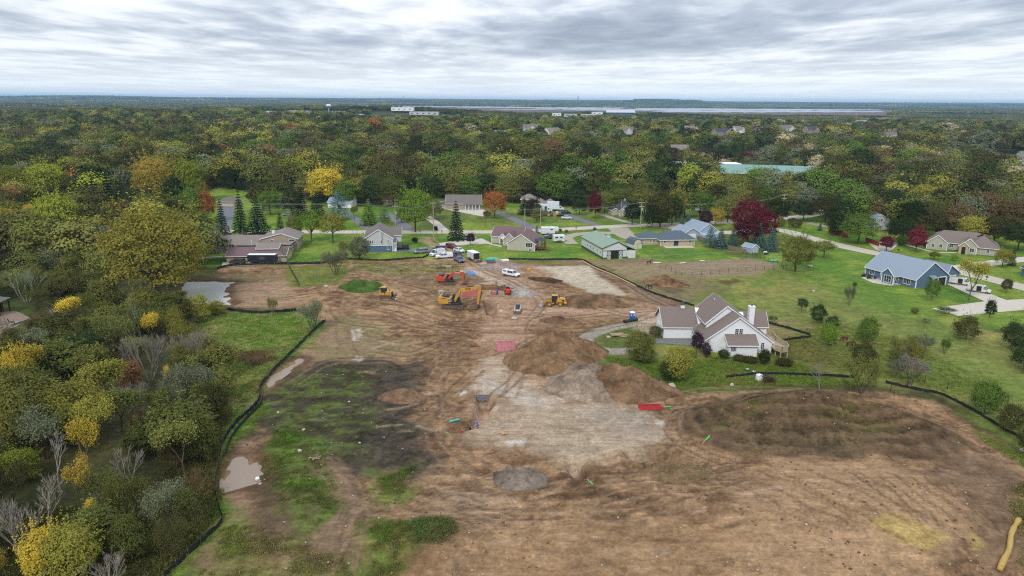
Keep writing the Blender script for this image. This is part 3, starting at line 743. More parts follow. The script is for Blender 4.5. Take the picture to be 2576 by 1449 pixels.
# ------------------------------------------------------------------ roads and drives
mroad = mat('road_concrete', A(196, 186, 166), .85, var=.08, scale=.6, bump=.01)
masph = mat('asphalt', A(118, 118, 122), .9, var=.10, scale=.9, bump=.01)
mgrv = mat('gravel_drive', A(170, 160, 142), .95, var=.14, scale=1.2, bump=.02)
mconc = mat('concrete_drive', A(204, 196, 180), .85, var=.06, scale=.5)
def strip(name, pts, w, m, z_=.06, world=False):
 L = smooth_line(pts if world else DP(pts), 5)
 mb_ = MB(); vs = []
 ws = w if isinstance(w, (list, tuple)) else (w, w)
 for i, p in enumerate(L):
  q = L[min(i + 1, len(L) - 1)]; r_ = L[max(i - 1, 0)]
  dx, dy = q[0] - r_[0], q[1] - r_[1]; n_ = math.hypot(dx, dy)
  u = i / (len(L) - 1); hw = (ws[0] * (1 - u) + ws[1] * u) / 2
  for s_ in (-1, 1):
   x_, y_ = p[0] - dy / n_ * s_ * hw, p[1] + dx / n_ * s_ * hw
   vs.append((x_, y_, gz(x_, y_) + z_))
 mb_.add(vs, [(2 * i, 2 * i + 1, 2 * i + 3, 2 * i + 2) for i in range(len(L) - 1)])
 o = mb_.build(name, m); return tag(o, kind='structure')
strip('road', [(-120, 592), (100, 590), (300, 586), (545, 583), (640, 583), (900, 584), (1160, 584), (1290, 583), (1400, 578), (1523, 571), (1610, 567), (1750, 563), (1842, 558), (1954, 551), (2030, 543), (2080, 530)], 7.2, mroad, .07)
strip('road', [(1640, 569), (1700, 573), (1750, 583), (1850, 585), (1954, 578), (2040, 600), (2125, 621), (2201, 637), (2300, 655), (2391, 678), (2491, 702), (2620, 735)], 7.6, mroad, .075)
sheet('driveway', DP([(551, 519), (592, 519), (580, 580), (541, 580)]), .05, masph)
sheet('driveway', DP([(545, 586), (582, 586), (578, 606), (545, 606)]), .05, masph)
strip('driveway', [(855, 524), (885, 545), (921, 573), (935, 582)], 4, masph, .05)
strip('driveway', [(965, 535), (990, 548), (1033, 580)], (5, 5), masph, .05)
strip('driveway', [(1073, 545), (1095, 560), (1117, 580)], 4, mconc, .05)
strip('driveway', [(1254, 535), (1290, 550), (1347, 577)], (5, 5), masph, .052)
strip('driveway', [(1405, 533), (1440, 545), (1508, 570)], (7, 4), masph, .054)
strip('driveway', [(1515, 540), (1545, 550), (1604, 566)], 3.6, mgrv, .05)
strip('driveway', [(1554, 573), (1574, 592), (1605, 603), (1640, 606)], (9, 6), mgrv, .05)
strip('driveway', [(1580, 586), (1524, 586), (1464, 588), (1428, 596), (1430, 606), (1440, 614)], 5, mgrv, .045)
sheet('driveway', DP([(1103, 612), (1168, 603), (1213, 600), (1225, 606), (1240, 614), (1262, 618), (1262, 622), (1222, 613), (1110, 620)]), .05, mconc)
sheet('driveway', DP([(985, 627), (1100, 624), (1104, 631), (990, 634)]), .05, masph)
sheet('driveway', DP([(2390, 690), (2400, 695), (2512, 748), (2535, 756), (2480, 760), (2376, 712)]), .05, mconc)
sheet('road', DP([(2344, 776), (2480, 758), (2620, 750), (2680, 790), (2576, 780), (2410, 795)]), .055, mconc)
sheet('driveway', DP([(2185, 612), (2240, 606), (2262, 613), (2240, 632), (2205, 630)]), .05, mconc)
strip('driveway', [(2400, 676), (2470, 665), (2549, 655), (2600, 650)], 6, mconc, .05)
strip('path', [(2260, 610), (2300, 622), (2350, 634), (2400, 636), (2430, 632)], 1.5, mconc, .06)
sheet('patio', DP([(2165, 698), (2200, 695), (2275, 716), (2240, 719), (2195, 712)]), .06, mconc)
sheet('driveway', DP([(478 + 80, 668), (560, 660), (640, 655), (705, 655), (705, 664), (560, 672)]), .05, mconc)
strip('path', [(480, 652), (520, 648), (560, 646)], 1.4, mconc)
strip('driveway', [(2030, 560), (2060, 566), (2090, 572)], 5, mgrv, .05)
sheet('driveway', DP([(1648, 852), (1762, 852), (1775, 872), (1655, 864)]), .06, masph)
strip('driveway', [(2490, 418), (2500, 405), (2530, 400), (2576, 405)], 6, mconc, .05)
sheet('driveway', DP([(1070, 505), (1085, 520), (1215, 545), (1225, 530), (1150, 505)]), .045, mconc)
sheet('driveway', DP([(100, 580), (150, 560), (150, 548), (112, 550)]), .05, masph)
sheet('patio', DP([(-60, 790), (40, 782), (75, 800), (30, 830), (0, 845), (-90, 860)]), .06, mat('patio_stone', A(150, 128, 112), .9, var=.15, scale=2))


# ------------------------------------------------------------------ foliage materials
def foliage_mat(name, hue=(1.20, 1.06, .80), trans=.22, inst=False):
 m = bpy.data.materials.new(name); m.use_nodes = True
 t_ = m.node_tree; t_.nodes.clear(); L = t_.links
 oi = t_.nodes.new('ShaderNodeObjectInfo')
 OC = oi.outputs['Color']
 if inst:
  ia = t_.nodes.new('ShaderNodeAttribute'); ia.attribute_type = 'INSTANCER'; ia.attribute_name = 'leafcol'; OC = ia.outputs['Color']
 tn = t_.nodes.new('ShaderNodeAttribute'); tn.attribute_name = 'tone'
 co = t_.nodes.new('ShaderNodeTexCoord')
 n = t_.nodes.new('ShaderNodeTexNoise'); n.inputs['Scale'].default_value = 2.6; n.inputs['Detail'].default_value = 3; n.noise_dimensions = '4D'
 L.new(co.outputs['Object'], n.inputs['Vector'])
 wv = t_.nodes.new('ShaderNodeMath'); wv.operation = 'MULTIPLY'; wv.inputs[1].default_value = 40; L.new(oi.outputs['Random'], wv.inputs[0]); L.new(wv.outputs[0], n.inputs['W'])
 r = t_.nodes.new('ShaderNodeMapRange'); L.new(n.outputs['Fac'], r.inputs['Value'])
 r.inputs['From Min'].default_value = .45; r.inputs['From Max'].default_value = .72; r.inputs['To Min'].default_value = 0; r.inputs['To Max'].default_value = .5
 vm = t_.nodes.new('ShaderNodeVectorMath'); vm.operation = 'MULTIPLY'; L.new(OC, vm.inputs[0]); vm.inputs[1].default_value = hue
 mx = t_.nodes.new('ShaderNodeMix'); mx.data_type = 'RGBA'; L.new(r.outputs[0], mx.inputs['Factor']); L.new(OC, mx.inputs['A']); L.new(vm.outputs[0], mx.inputs['B'])
 k = t_.nodes.new('ShaderNodeMapRange'); L.new(tn.outputs['Fac'], k.inputs['Value']); k.inputs['To Min'].default_value = .76; k.inputs['To Max'].default_value = 1.26
 k2 = t_.nodes.new('ShaderNodeMapRange'); L.new(oi.outputs['Random'], k2.inputs['Value']); k2.inputs['To Min'].default_value = .66; k2.inputs['To Max'].default_value = 1.42
 mm = t_.nodes.new('ShaderNodeMath'); mm.operation = 'MULTIPLY'; L.new(k.outputs[0], mm.inputs[0]); L.new(k2.outputs[0], mm.inputs[1])
 sc2 = t_.nodes.new('ShaderNodeVectorMath'); sc2.operation = 'SCALE'; L.new(mx.outputs['Result'], sc2.inputs[0]); L.new(mm.outputs[0], sc2.inputs['Scale'])
 d = t_.nodes.new('ShaderNodeBsdfDiffuse'); L.new(sc2.outputs[0], d.inputs['Color'])
 out = t_.nodes.new('ShaderNodeOutputMaterial')
 if trans > 0:
  tr = t_.nodes.new('ShaderNodeBsdfTranslucent'); L.new(sc2.outputs[0], tr.inputs['Color'])
  ms = t_.nodes.new('ShaderNodeMixShader'); ms.inputs[0].default_value = trans
  L.new(d.outputs[0], ms.inputs[1]); L.new(tr.outputs[0], ms.inputs[2]); L.new(ms.outputs[0], out.inputs['Surface'])
 else: L.new(d.outputs[0], out.inputs['Surface'])
 return m
MLEAF = foliage_mat('leaves'); MNEED = foliage_mat('needles', (1.15, 1.1, .9), .1); MTWIG = foliage_mat('twigs', (1.2, 1.1, 1.0), 0); MFAR = foliage_mat('far_leaves', (1.18, 1.05, .82), .15, True)
MBARK = mat('bark', A(92, 82, 70), .95, var=.25, scale=3, bump=.05)
nrg = np.random.RandomState(11)

def quads_mesh(name, C, N, S, tone, m, aspect=None, updir=None):
 """one rhombic leaf spray per row: centre, normal, half size"""
 n = len(C)
 N = N / (np.linalg.norm(N, axis=1, keepdims=True) + 1e-9)
 ref = nrg.normal(size=(n, 3)) if updir is None else updir + nrg.normal(size=(n, 3)) * .15
 U = ref - N * np.sum(ref * N, 1, keepdims=True); U /= np.linalg.norm(U, axis=1, keepdims=True) + 1e-9
 V_ = np.cross(N, U)
 a = S[:, None]; b_ = (S * (aspect if aspect is not None else .72))[:, None]
 P0 = C + U * a; P1 = C + V_ * b_; P2 = C - U * a; P3 = C - V_ * b_
 vs = np.stack([P0, P1, P2, P3], 1).reshape(-1, 3)
 me = bpy.data.meshes.new(name)
 me.vertices.add(n * 4); me.vertices.foreach_set('co', vs.astype(np.float32).ravel())
 me.loops.add(n * 4); me.loops.foreach_set('vertex_index', np.arange(n * 4, dtype=np.int32))
 me.polygons.add(n); me.polygons.foreach_set('loop_start', np.arange(0, n * 4, 4, dtype=np.int32))
 me.update(calc_edges=True)
 at_ = me.attributes.new('tone', 'FLOAT', 'POINT'); at_.data.foreach_set('value', np.repeat(tone, 4).astype(np.float32))
 me.materials.append(m)
 return me
def sph(n):
 v = nrg.normal(size=(n, 3)); return v / np.linalg.norm(v, axis=1, keepdims=True)
def crown_broad(name, leaves=5200, clumps=46, rx=.46, z0=.22, z1=1.0, size=.021, top=1.0, lump=.13, seed=0, fill=.5, low=False, shoots=.07, nj=.36, tw=.65):
 """unit tree: crown of clumps set on an uneven ellipsoid"""
 global nrg
 nrg = np.random.RandomState(100 + seed)
 cz = (z0 + z1) / 2; hz = (z1 - z0) / 2
 d = sph(clumps * 3); d = d[d[:, 2] > (-.75 if not low else -.95)][:clumps]
 k = nrg.uniform(.52, .92, len(d)) ** .6
 C0 = np.column_stack([d[:, 0] * rx * k, d[:, 1] * rx * k, cz + d[:, 2] * hz * k * .9])
 C0[:, 2] = np.where(C0[:, 2] > cz, C0[:, 2], C0[:, 2])
 R0 = nrg.uniform(.7, 1.35, len(C0)) * lump
 T0 = nrg.uniform(0, 1, len(C0))
 w = R0 ** 2; idx = nrg.choice(len(C0), leaves, p=w / w.sum())
 dd = sph(leaves); rad = nrg.uniform(fill, 1.0, leaves)
 dd[:, 2] = np.where(dd[:, 2] < -.3, -dd[:, 2] * .6, dd[:, 2])
 C = C0[idx] + dd * (R0[idx] * rad)[:, None] * np.array([1, 1, .78])
 sh = nrg.random_sample(leaves) < .38          # leaves between the clumps, so that the crown closes up
 e_ = sph(leaves); e_[:, 2] = np.where(e_[:, 2] < -.55, np.abs(e_[:, 2]), e_[:, 2]); lob = .80 + .22 * vn(e_[:, 0] * 2.3 + 9, e_[:, 1] * 2.3 + e_[:, 2] * 1.7 + 9, seed)
 q_ = nrg.uniform(.72, 1.0, leaves) * lob
 C[sh] = np.column_stack([e_[:, 0] * rx * q_, e_[:, 1] * rx * q_, cz + e_[:, 2] * hz * q_])[sh]
 dd[sh] = e_[sh]
 sp_ = nrg.random_sample(leaves) < shoots         # single shoots that stick out of the outline
 nsh = 46; sd0 = sph(nsh); sd0[:, 2] = np.abs(sd0[:, 2]) * 1.1 + .15; si = nrg.randint(0, nsh, leaves); su = nrg.uniform(.75, 1.22, leaves)
 C[sp_] = np.column_stack([sd0[si, 0] * rx * su, sd0[si, 1] * rx * su, cz + sd0[si, 2] * hz * su])[sp_]
 C += nrg.normal(size=C.shape) * .011
 outw = (C - np.array([0, 0, cz - .1])); outw /= np.linalg.norm(outw, axis=1, keepdims=True)
 N = dd * .8 + outw * .5 + np.array([0, 0, .25]) + nrg.normal(size=C.shape) * nj
 S = nrg.uniform(.6, 1.25, leaves) * size
 tone = np.clip(T0[idx] * tw + nrg.uniform(0, 1 - tw, leaves), 0, 1)
 return quads_mesh(name, C, N, S, tone, MLEAF), C0
def trunk_mesh(name, C0, z0=.25, r=.02, bare=False, seed=0, lean=0.0, n_l=9):
 r_ = random.Random(seed); mb_ = MB()
 top = Vector((r_.uniform(-.03, .03) + lean, r_.uniform(-.03, .03), z0 + .22))
 mb_.tube([(0, 0, -.02), (lean * .3, 0, z0 * .5), top], [r * 1.25, r, r * .62], 6)
 pts = [Vector(c) for c in C0]; r_.shuffle(pts)
 for c in pts[:n_l]:
  st = Vector((lean * .5, 0, r_.uniform(z0 * .75, z0 + .2)))
  mid = st.lerp(c, .5) + Vector((0, 0, .03))
  mb_.tube([st, mid, c], [r * .45, r * .3, r * .1], 4, False)
 return mb_.mesh(name, MBARK)
def crown_willow(name, seed=0):
 global nrg
 nrg = np.random.RandomState(seed); n = 12000
 ns = 460
 a = nrg.uniform(0, 2 * PI, ns); rr_ = np.sqrt(nrg.uniform(0.02, 1, ns)) * .5
 lob = 1 + .16 * np.sin(a * 3 + 1) + .1 * np.sin(a * 7)
 rr_ = rr_ * lob
 zt = .55 + .43 * np.sqrt(np.clip(1 - (rr_ / .66) ** 2, 0, 1)) + nrg.uniform(-.06, .03, ns)
 ln = nrg.uniform(.3, .6, ns) * (0.75 + rr_)
 idx = nrg.randint(0, ns, n); u = nrg.uniform(0, 1, n)
 C = np.column_stack([np.cos(a[idx]) * (rr_[idx] + .05 * u) + nrg.normal(size=n) * .013, np.sin(a[idx]) * (rr_[idx] + .05 * u) + nrg.normal(size=n) * .013, zt[idx] - u * ln[idx]])
 N = np.column_stack([np.cos(a[idx]), np.sin(a[idx]), np.full(n, .5)]) + nrg.normal(size=(n, 3)) * .5
 tone = np.clip(nrg.uniform(0, 1, ns)[idx] * .6 + .4 * nrg.uniform(0, 1, n), 0, 1)
 me = quads_mesh(name, C, N, nrg.uniform(.008, .019, n), tone, MLEAF, .5, np.array([0, 0, 1.0]))
 C0 = np.column_stack([np.cos(a) * rr_ * .7, np.sin(a) * rr_ * .7, zt - .12])[:14]
 return me, C0
def crown_spruce(name, leaves=3600, rx=.24, seed=0, z0=.06, gap=.0):
 global nrg
 nrg = np.random.RandomState(seed)
 nt_ = 15
 tz = np.linspace(z0, .95, nt_)
 p = (1.02 - tz); p /= p.sum()
 ti = nrg.choice(nt_, leaves, p=p)
 nb = 9
 ba = (nrg.randint(0, nb, leaves) * 2 * PI / nb) + ti * 1.3 + nrg.normal(size=leaves) * .13
 rmax = rx * (1 - tz[ti]) ** .85 * (.8 + .4 * vn(ti * 1.7, np.floor(ba * 1.4), seed + 1)) + .012
 u = nrg.uniform(.12, 1, leaves) ** .7
 C = np.column_stack([np.cos(ba) * rmax * u, np.sin(ba) * rmax * u, tz[ti] + .035 - rmax * u * .34 + nrg.normal(size=leaves) * .006])
 C[:, 2] = np.minimum(C[:, 2], .99)
 N = np.column_stack([np.cos(ba) * .6, np.sin(ba) * .6, np.full(leaves, .8)]) + nrg.normal(size=(leaves, 3)) * .35
 tone = np.clip(vn(ti * 3.3, ba * 1.4, seed) * .6 + .4 * nrg.uniform(0, 1, leaves), 0, 1)
 rad = np.column_stack([np.cos(ba), np.sin(ba), np.full(leaves, -.4)])
 me = quads_mesh(name, C, N, nrg.uniform(.012, .026, leaves), tone, MNEED, .45, rad)
 mb_ = MB(); mb_.tube([(0, 0, -.02), (0, 0, .5), (0, 0, .97)], [.018, .011, .002], 6)
 return me, mb_.mesh(name + '_trunk', MBARK)
def twig_mesh(name, seed=0, shrub=False, depth=5, r0=.018, spread=.5, droop=.0, strips=True, m=None, fine=1.0):
 """bare branches: recursive limbs with fine twig strips at the ends"""
 r_ = random.Random(seed); mb_ = MB(); segs = []
 def grow_(p, d, L, r, k):
  q = p + d * L
  segs.append((p, q, r, r * .62, k))
  if k == 0: return
  nb = r_.choice((2, 3, 3)) if k > 1 else 3
  for i in range(nb):
   a = r_.uniform(0, 2 * PI); s_ = r_.uniform(.35, 1) * spread
   o_ = Vector((math.cos(a) * s_, math.sin(a) * s_, r_.uniform(-.05, .25) - droop))
   nd = (d + o_).normalized()
   grow_(q if i == 0 else p.lerp(q, r_.uniform(.55, 1)), nd, L * r_.uniform(.62, .86), r * .60, k - 1)
 if shrub:
  for i in range(7):
   a = 2 * PI * i / 7 + r_.uniform(-.3, .3)
   grow_(Vector((math.cos(a) * .03, math.sin(a) * .03, 0)), Vector((math.cos(a) * .5, math.sin(a) * .5, 1)).normalized(), .26, r0 * .6, depth - 1)
 else: grow_(Vector((0, 0, -.02)), Vector((.04, .02, 1)).normalized(), .30, r0, depth)
 vs_t = max((s_[1].z for s_ in segs))
 for p, q, r, r2, k in segs:
  if k >= 2: mb_.tube([p / vs_t, q / vs_t], [r, r2], 4 if k > 2 else 3, False)
  else:
   d = (q - p); s_ = d.cross(Vector((r_.uniform(-1, 1), r_.uniform(-1, 1), r_.uniform(-1, 1)))).normalized() * max(r * .9, .0022 * fine)
   a, b_ = p / vs_t, q / vs_t
   mb_.add([a - s_, a + s_, b_ + s_ * .4, b_ - s_ * .4], [(0, 1, 2, 3)])
 me = bpy.data.meshes.new(name); me.from_pydata(mb_.v, [], mb_.f); me.materials.append(m or MTWIG); me.update()
 at_ = me.attributes.new('tone', 'FLOAT', 'POINT'); at_.data.foreach_set('value', np.random.RandomState(seed).uniform(.2, .9, len(mb_.v)).astype(np.float32))
 return me, [s_[1] / vs_t for s_ in segs if s_[4] == 1]
def leafy_from_tips(name, tips, n, size, spreadr, seed):
 global nrg
 nrg = np.random.RandomState(seed)
 Tp = np.array([tuple(p) for p in tips]); idx = nrg.randint(0, len(Tp), n)
 C = Tp[idx] + nrg.normal(size=(n, 3)) * spreadr
 N = nrg.normal(size=(n, 3)) + np.array([0, 0, .8])
 tone = np.clip(nrg.uniform(0, 1, len(Tp))[idx] * .6 + .4 * nrg.uniform(0, 1, n), 0, 1)
 return quads_mesh(name, C, N, nrg.uniform(.6, 1.2, n) * size, tone, MLEAF)

KINDS = {}     # kind -> list of (crown mesh, trunk mesh, natural width / height)
def reg(kind, crown, trunk, wh): KINDS.setdefault(kind, []).append((crown, trunk, wh))
for i in range(4):
 c_, C0 = crown_broad('crown', 8200, 60 + 8 * i, .47, .07, 1.0, .0175, seed=i, lump=.115)
 reg('round', c_, trunk_mesh('trunk', C0, .22, .020, seed=i), 1.05)
for i in range(3):
 c_, C0 = crown_broad('crown', 6500, 50, .32, .05, 1.0, .019, seed=20 + i, lump=.115)
 reg('oval', c_, trunk_mesh('trunk', C0, .22, .018, seed=i + 5), .74)
for i in range(2):
 c_, C0 = crown_broad('crown', 4200, 34, .58, .24, .98, .022, seed=30 + i, lump=.13)
 reg('spread', c_, trunk_mesh('trunk', C0, .3, .026, seed=i + 9, n_l=14), 1.3)
for i in range(4):
 c_, C0 = crown_broad('crown', 6500, 44, .52, -.04, .98, .021, seed=40 + i, lump=.17, low=True)
 reg('bush', c_, trunk_mesh('stem', C0, .1, .02, seed=i + 12, n_l=6), 1.2)
for i in range(2):
 c_, C0 = crown_broad('crown', 17000, 110, .50, .02, 1.0, .0115, seed=50 + i, lump=.085, shoots=.12); reg('bigwillow', c_, trunk_mesh('trunk', C0, .2, .03, seed=i + 25, n_l=16), 1.08)
 c_, C0 = crown_willow('crown', 50 + i); reg('willow', c_, trunk_mesh('trunk', C0, .2, .035, seed=i + 15, n_l=14), 1.12)
for i in range(2):
 c_, tr_ = crown_spruce('crown', 4200, .25, 60 + i); reg('spruce', c_, tr_, .5)
c_, tr_ = crown_spruce('crown', 2600, .33, 66, .2); reg('pine', c_, tr_, .62)
for i in range(3):
 tm_, tips = twig_mesh('branches', 70 + i, False, 6, .020, .62)
 reg('bare', tm_, None, .9)
for i in range(3):
 tm_, tips = twig_mesh('branches', 80 + i, True, 6, .020, .6); reg('bareshrub', tm_, None, 1.2)
for i in range(3):
 tm_, tips = twig_mesh('trunk', 90 + i, False, 5, .019, .66)
 reg('sparse', leafy_from_tips('crown', tips, 4200, .017, .055, 90 + i), tm_, .95)
for i in range(2):
 tm_, tips = twig_mesh('stem', 95 + i, True, 5, .018, .62)
 reg('thin', leafy_from_tips('crown', tips, 5200, .017, .07, 95 + i), tm_, 1.2)
c_, C0 = crown_broad('crown', 2200, 20, .45, .0, 1, .04, seed=99, lump=.2, low=True); reg('ball', c_, trunk_mesh('stem', C0, .1, .03, seed=1, n_l=4), 1.1)

CL = dict(wil=(150, 143, 66), dk=(50, 62, 36), dkolive=(70, 70, 40), green=(78, 98, 44), bright=(98, 120, 46), lime=(122, 130, 50), olive=(102, 104, 54), yolive=(128, 126, 58), gold=(166, 148, 58),
          amber=(148, 130, 60), orange=(150, 100, 56), rust=(118, 88, 60), red=(102, 42, 52), maroon=(80, 38, 46), plum=(58, 42, 50), brown=(92, 78, 54), gg=(98, 104, 80),
          blue=(76, 98, 92), sp=(46, 60, 42), grey=(124, 118, 108), pale=(150, 142, 112), moss=(92, 98, 52))
CW = dict(wil='yellowish olive', dk='dark green', dkolive='dull dark olive', green='mid green', bright='bright green', lime='lime green', olive='olive', yolive='yellowish olive', gold='golden yellow', amber='amber', orange='orange',
          rust='rusty brown', red='crimson', maroon='dark maroon', plum='blackish purple', brown='brown', gg='grey green', blue='bluish green', sp='blackish green', grey='grey', pale='pale straw', moss='mossy green')
KW = dict(round='round crowned tree', oval='upright oval tree', spread='wide spreading tree', bush='dense leafy bush', willow='drooping willow', bigwillow='broad willow', spruce='pointed spruce', pine='loose pine',
          bare='leafless tree', bareshrub='leafless twiggy bush', sparse='thinly leaved tree', thin='thin leaved bush', ball='clipped round bush')
KN = dict(round='tree', oval='tree', spread='tree', bush='bush', willow='willow_tree', bigwillow='willow_tree', spruce='spruce_tree', pine='pine_tree', bare='bare_tree', bareshrub='bare_bush', sparse='tree', thin='bush', ball='bush')
KC = dict(bush='bush', bareshrub='bush', thin='bush', ball='bush')
LEAFK = 1.45
def leafcol(c, k=1.0):
 a = A(*CL[c]); return (a[0] * LEAFK * k, a[1] * LEAFK * k, a[2] * LEAFK * k, 1)
def height_at(base, x, yt):
 r = ray(x, yt); t_ = base.y / r.y
 return CAM_H + r.z * t_ - base.z
NTREE = 0
TREES = []
rt = random.Random(21)
def plant(base, h, w, kind, c, label=None, group=None):
 """thing with crown and trunk, standing at base"""
 global NTREE
 opts = KINDS[kind]; crown, trunk, wh = opts[NTREE % len(opts)]; NTREE += 1
 o = thing(KN[kind], label, KC.get(kind, 'tree'), base, rt.uniform(0, 2 * PI), group)
 s = w / (h * wh) * h if w else h
 o.scale = (s, s, h)
 k = link('crown' if trunk or 'bare' not in kind else 'branches', crown, o); k.color = leafcol(c) if isinstance(c, str) else c
 if trunk is not None:
  tk = link('trunk' if KC.get(kind) is None else 'stem', trunk, o); tk.color = (*A(104, 92, 78), 1)
 TREES.append(o); o['_c'] = c if isinstance(c, str) else ''; o['_k'] = kind
 return o
def T(x, yt, yb, w, kind, c, label=None, group=None):
 """tree given by the overview place of its foot, its top and its width there"""
 b_ = G(x, yb); h = height_at(b_, x, yt)
 depth = (b_ - Vector((0, 0, CAM_H))).dot(Fv)
 return plant(b_, h, w * depth / FPX, kind, c, label, group)


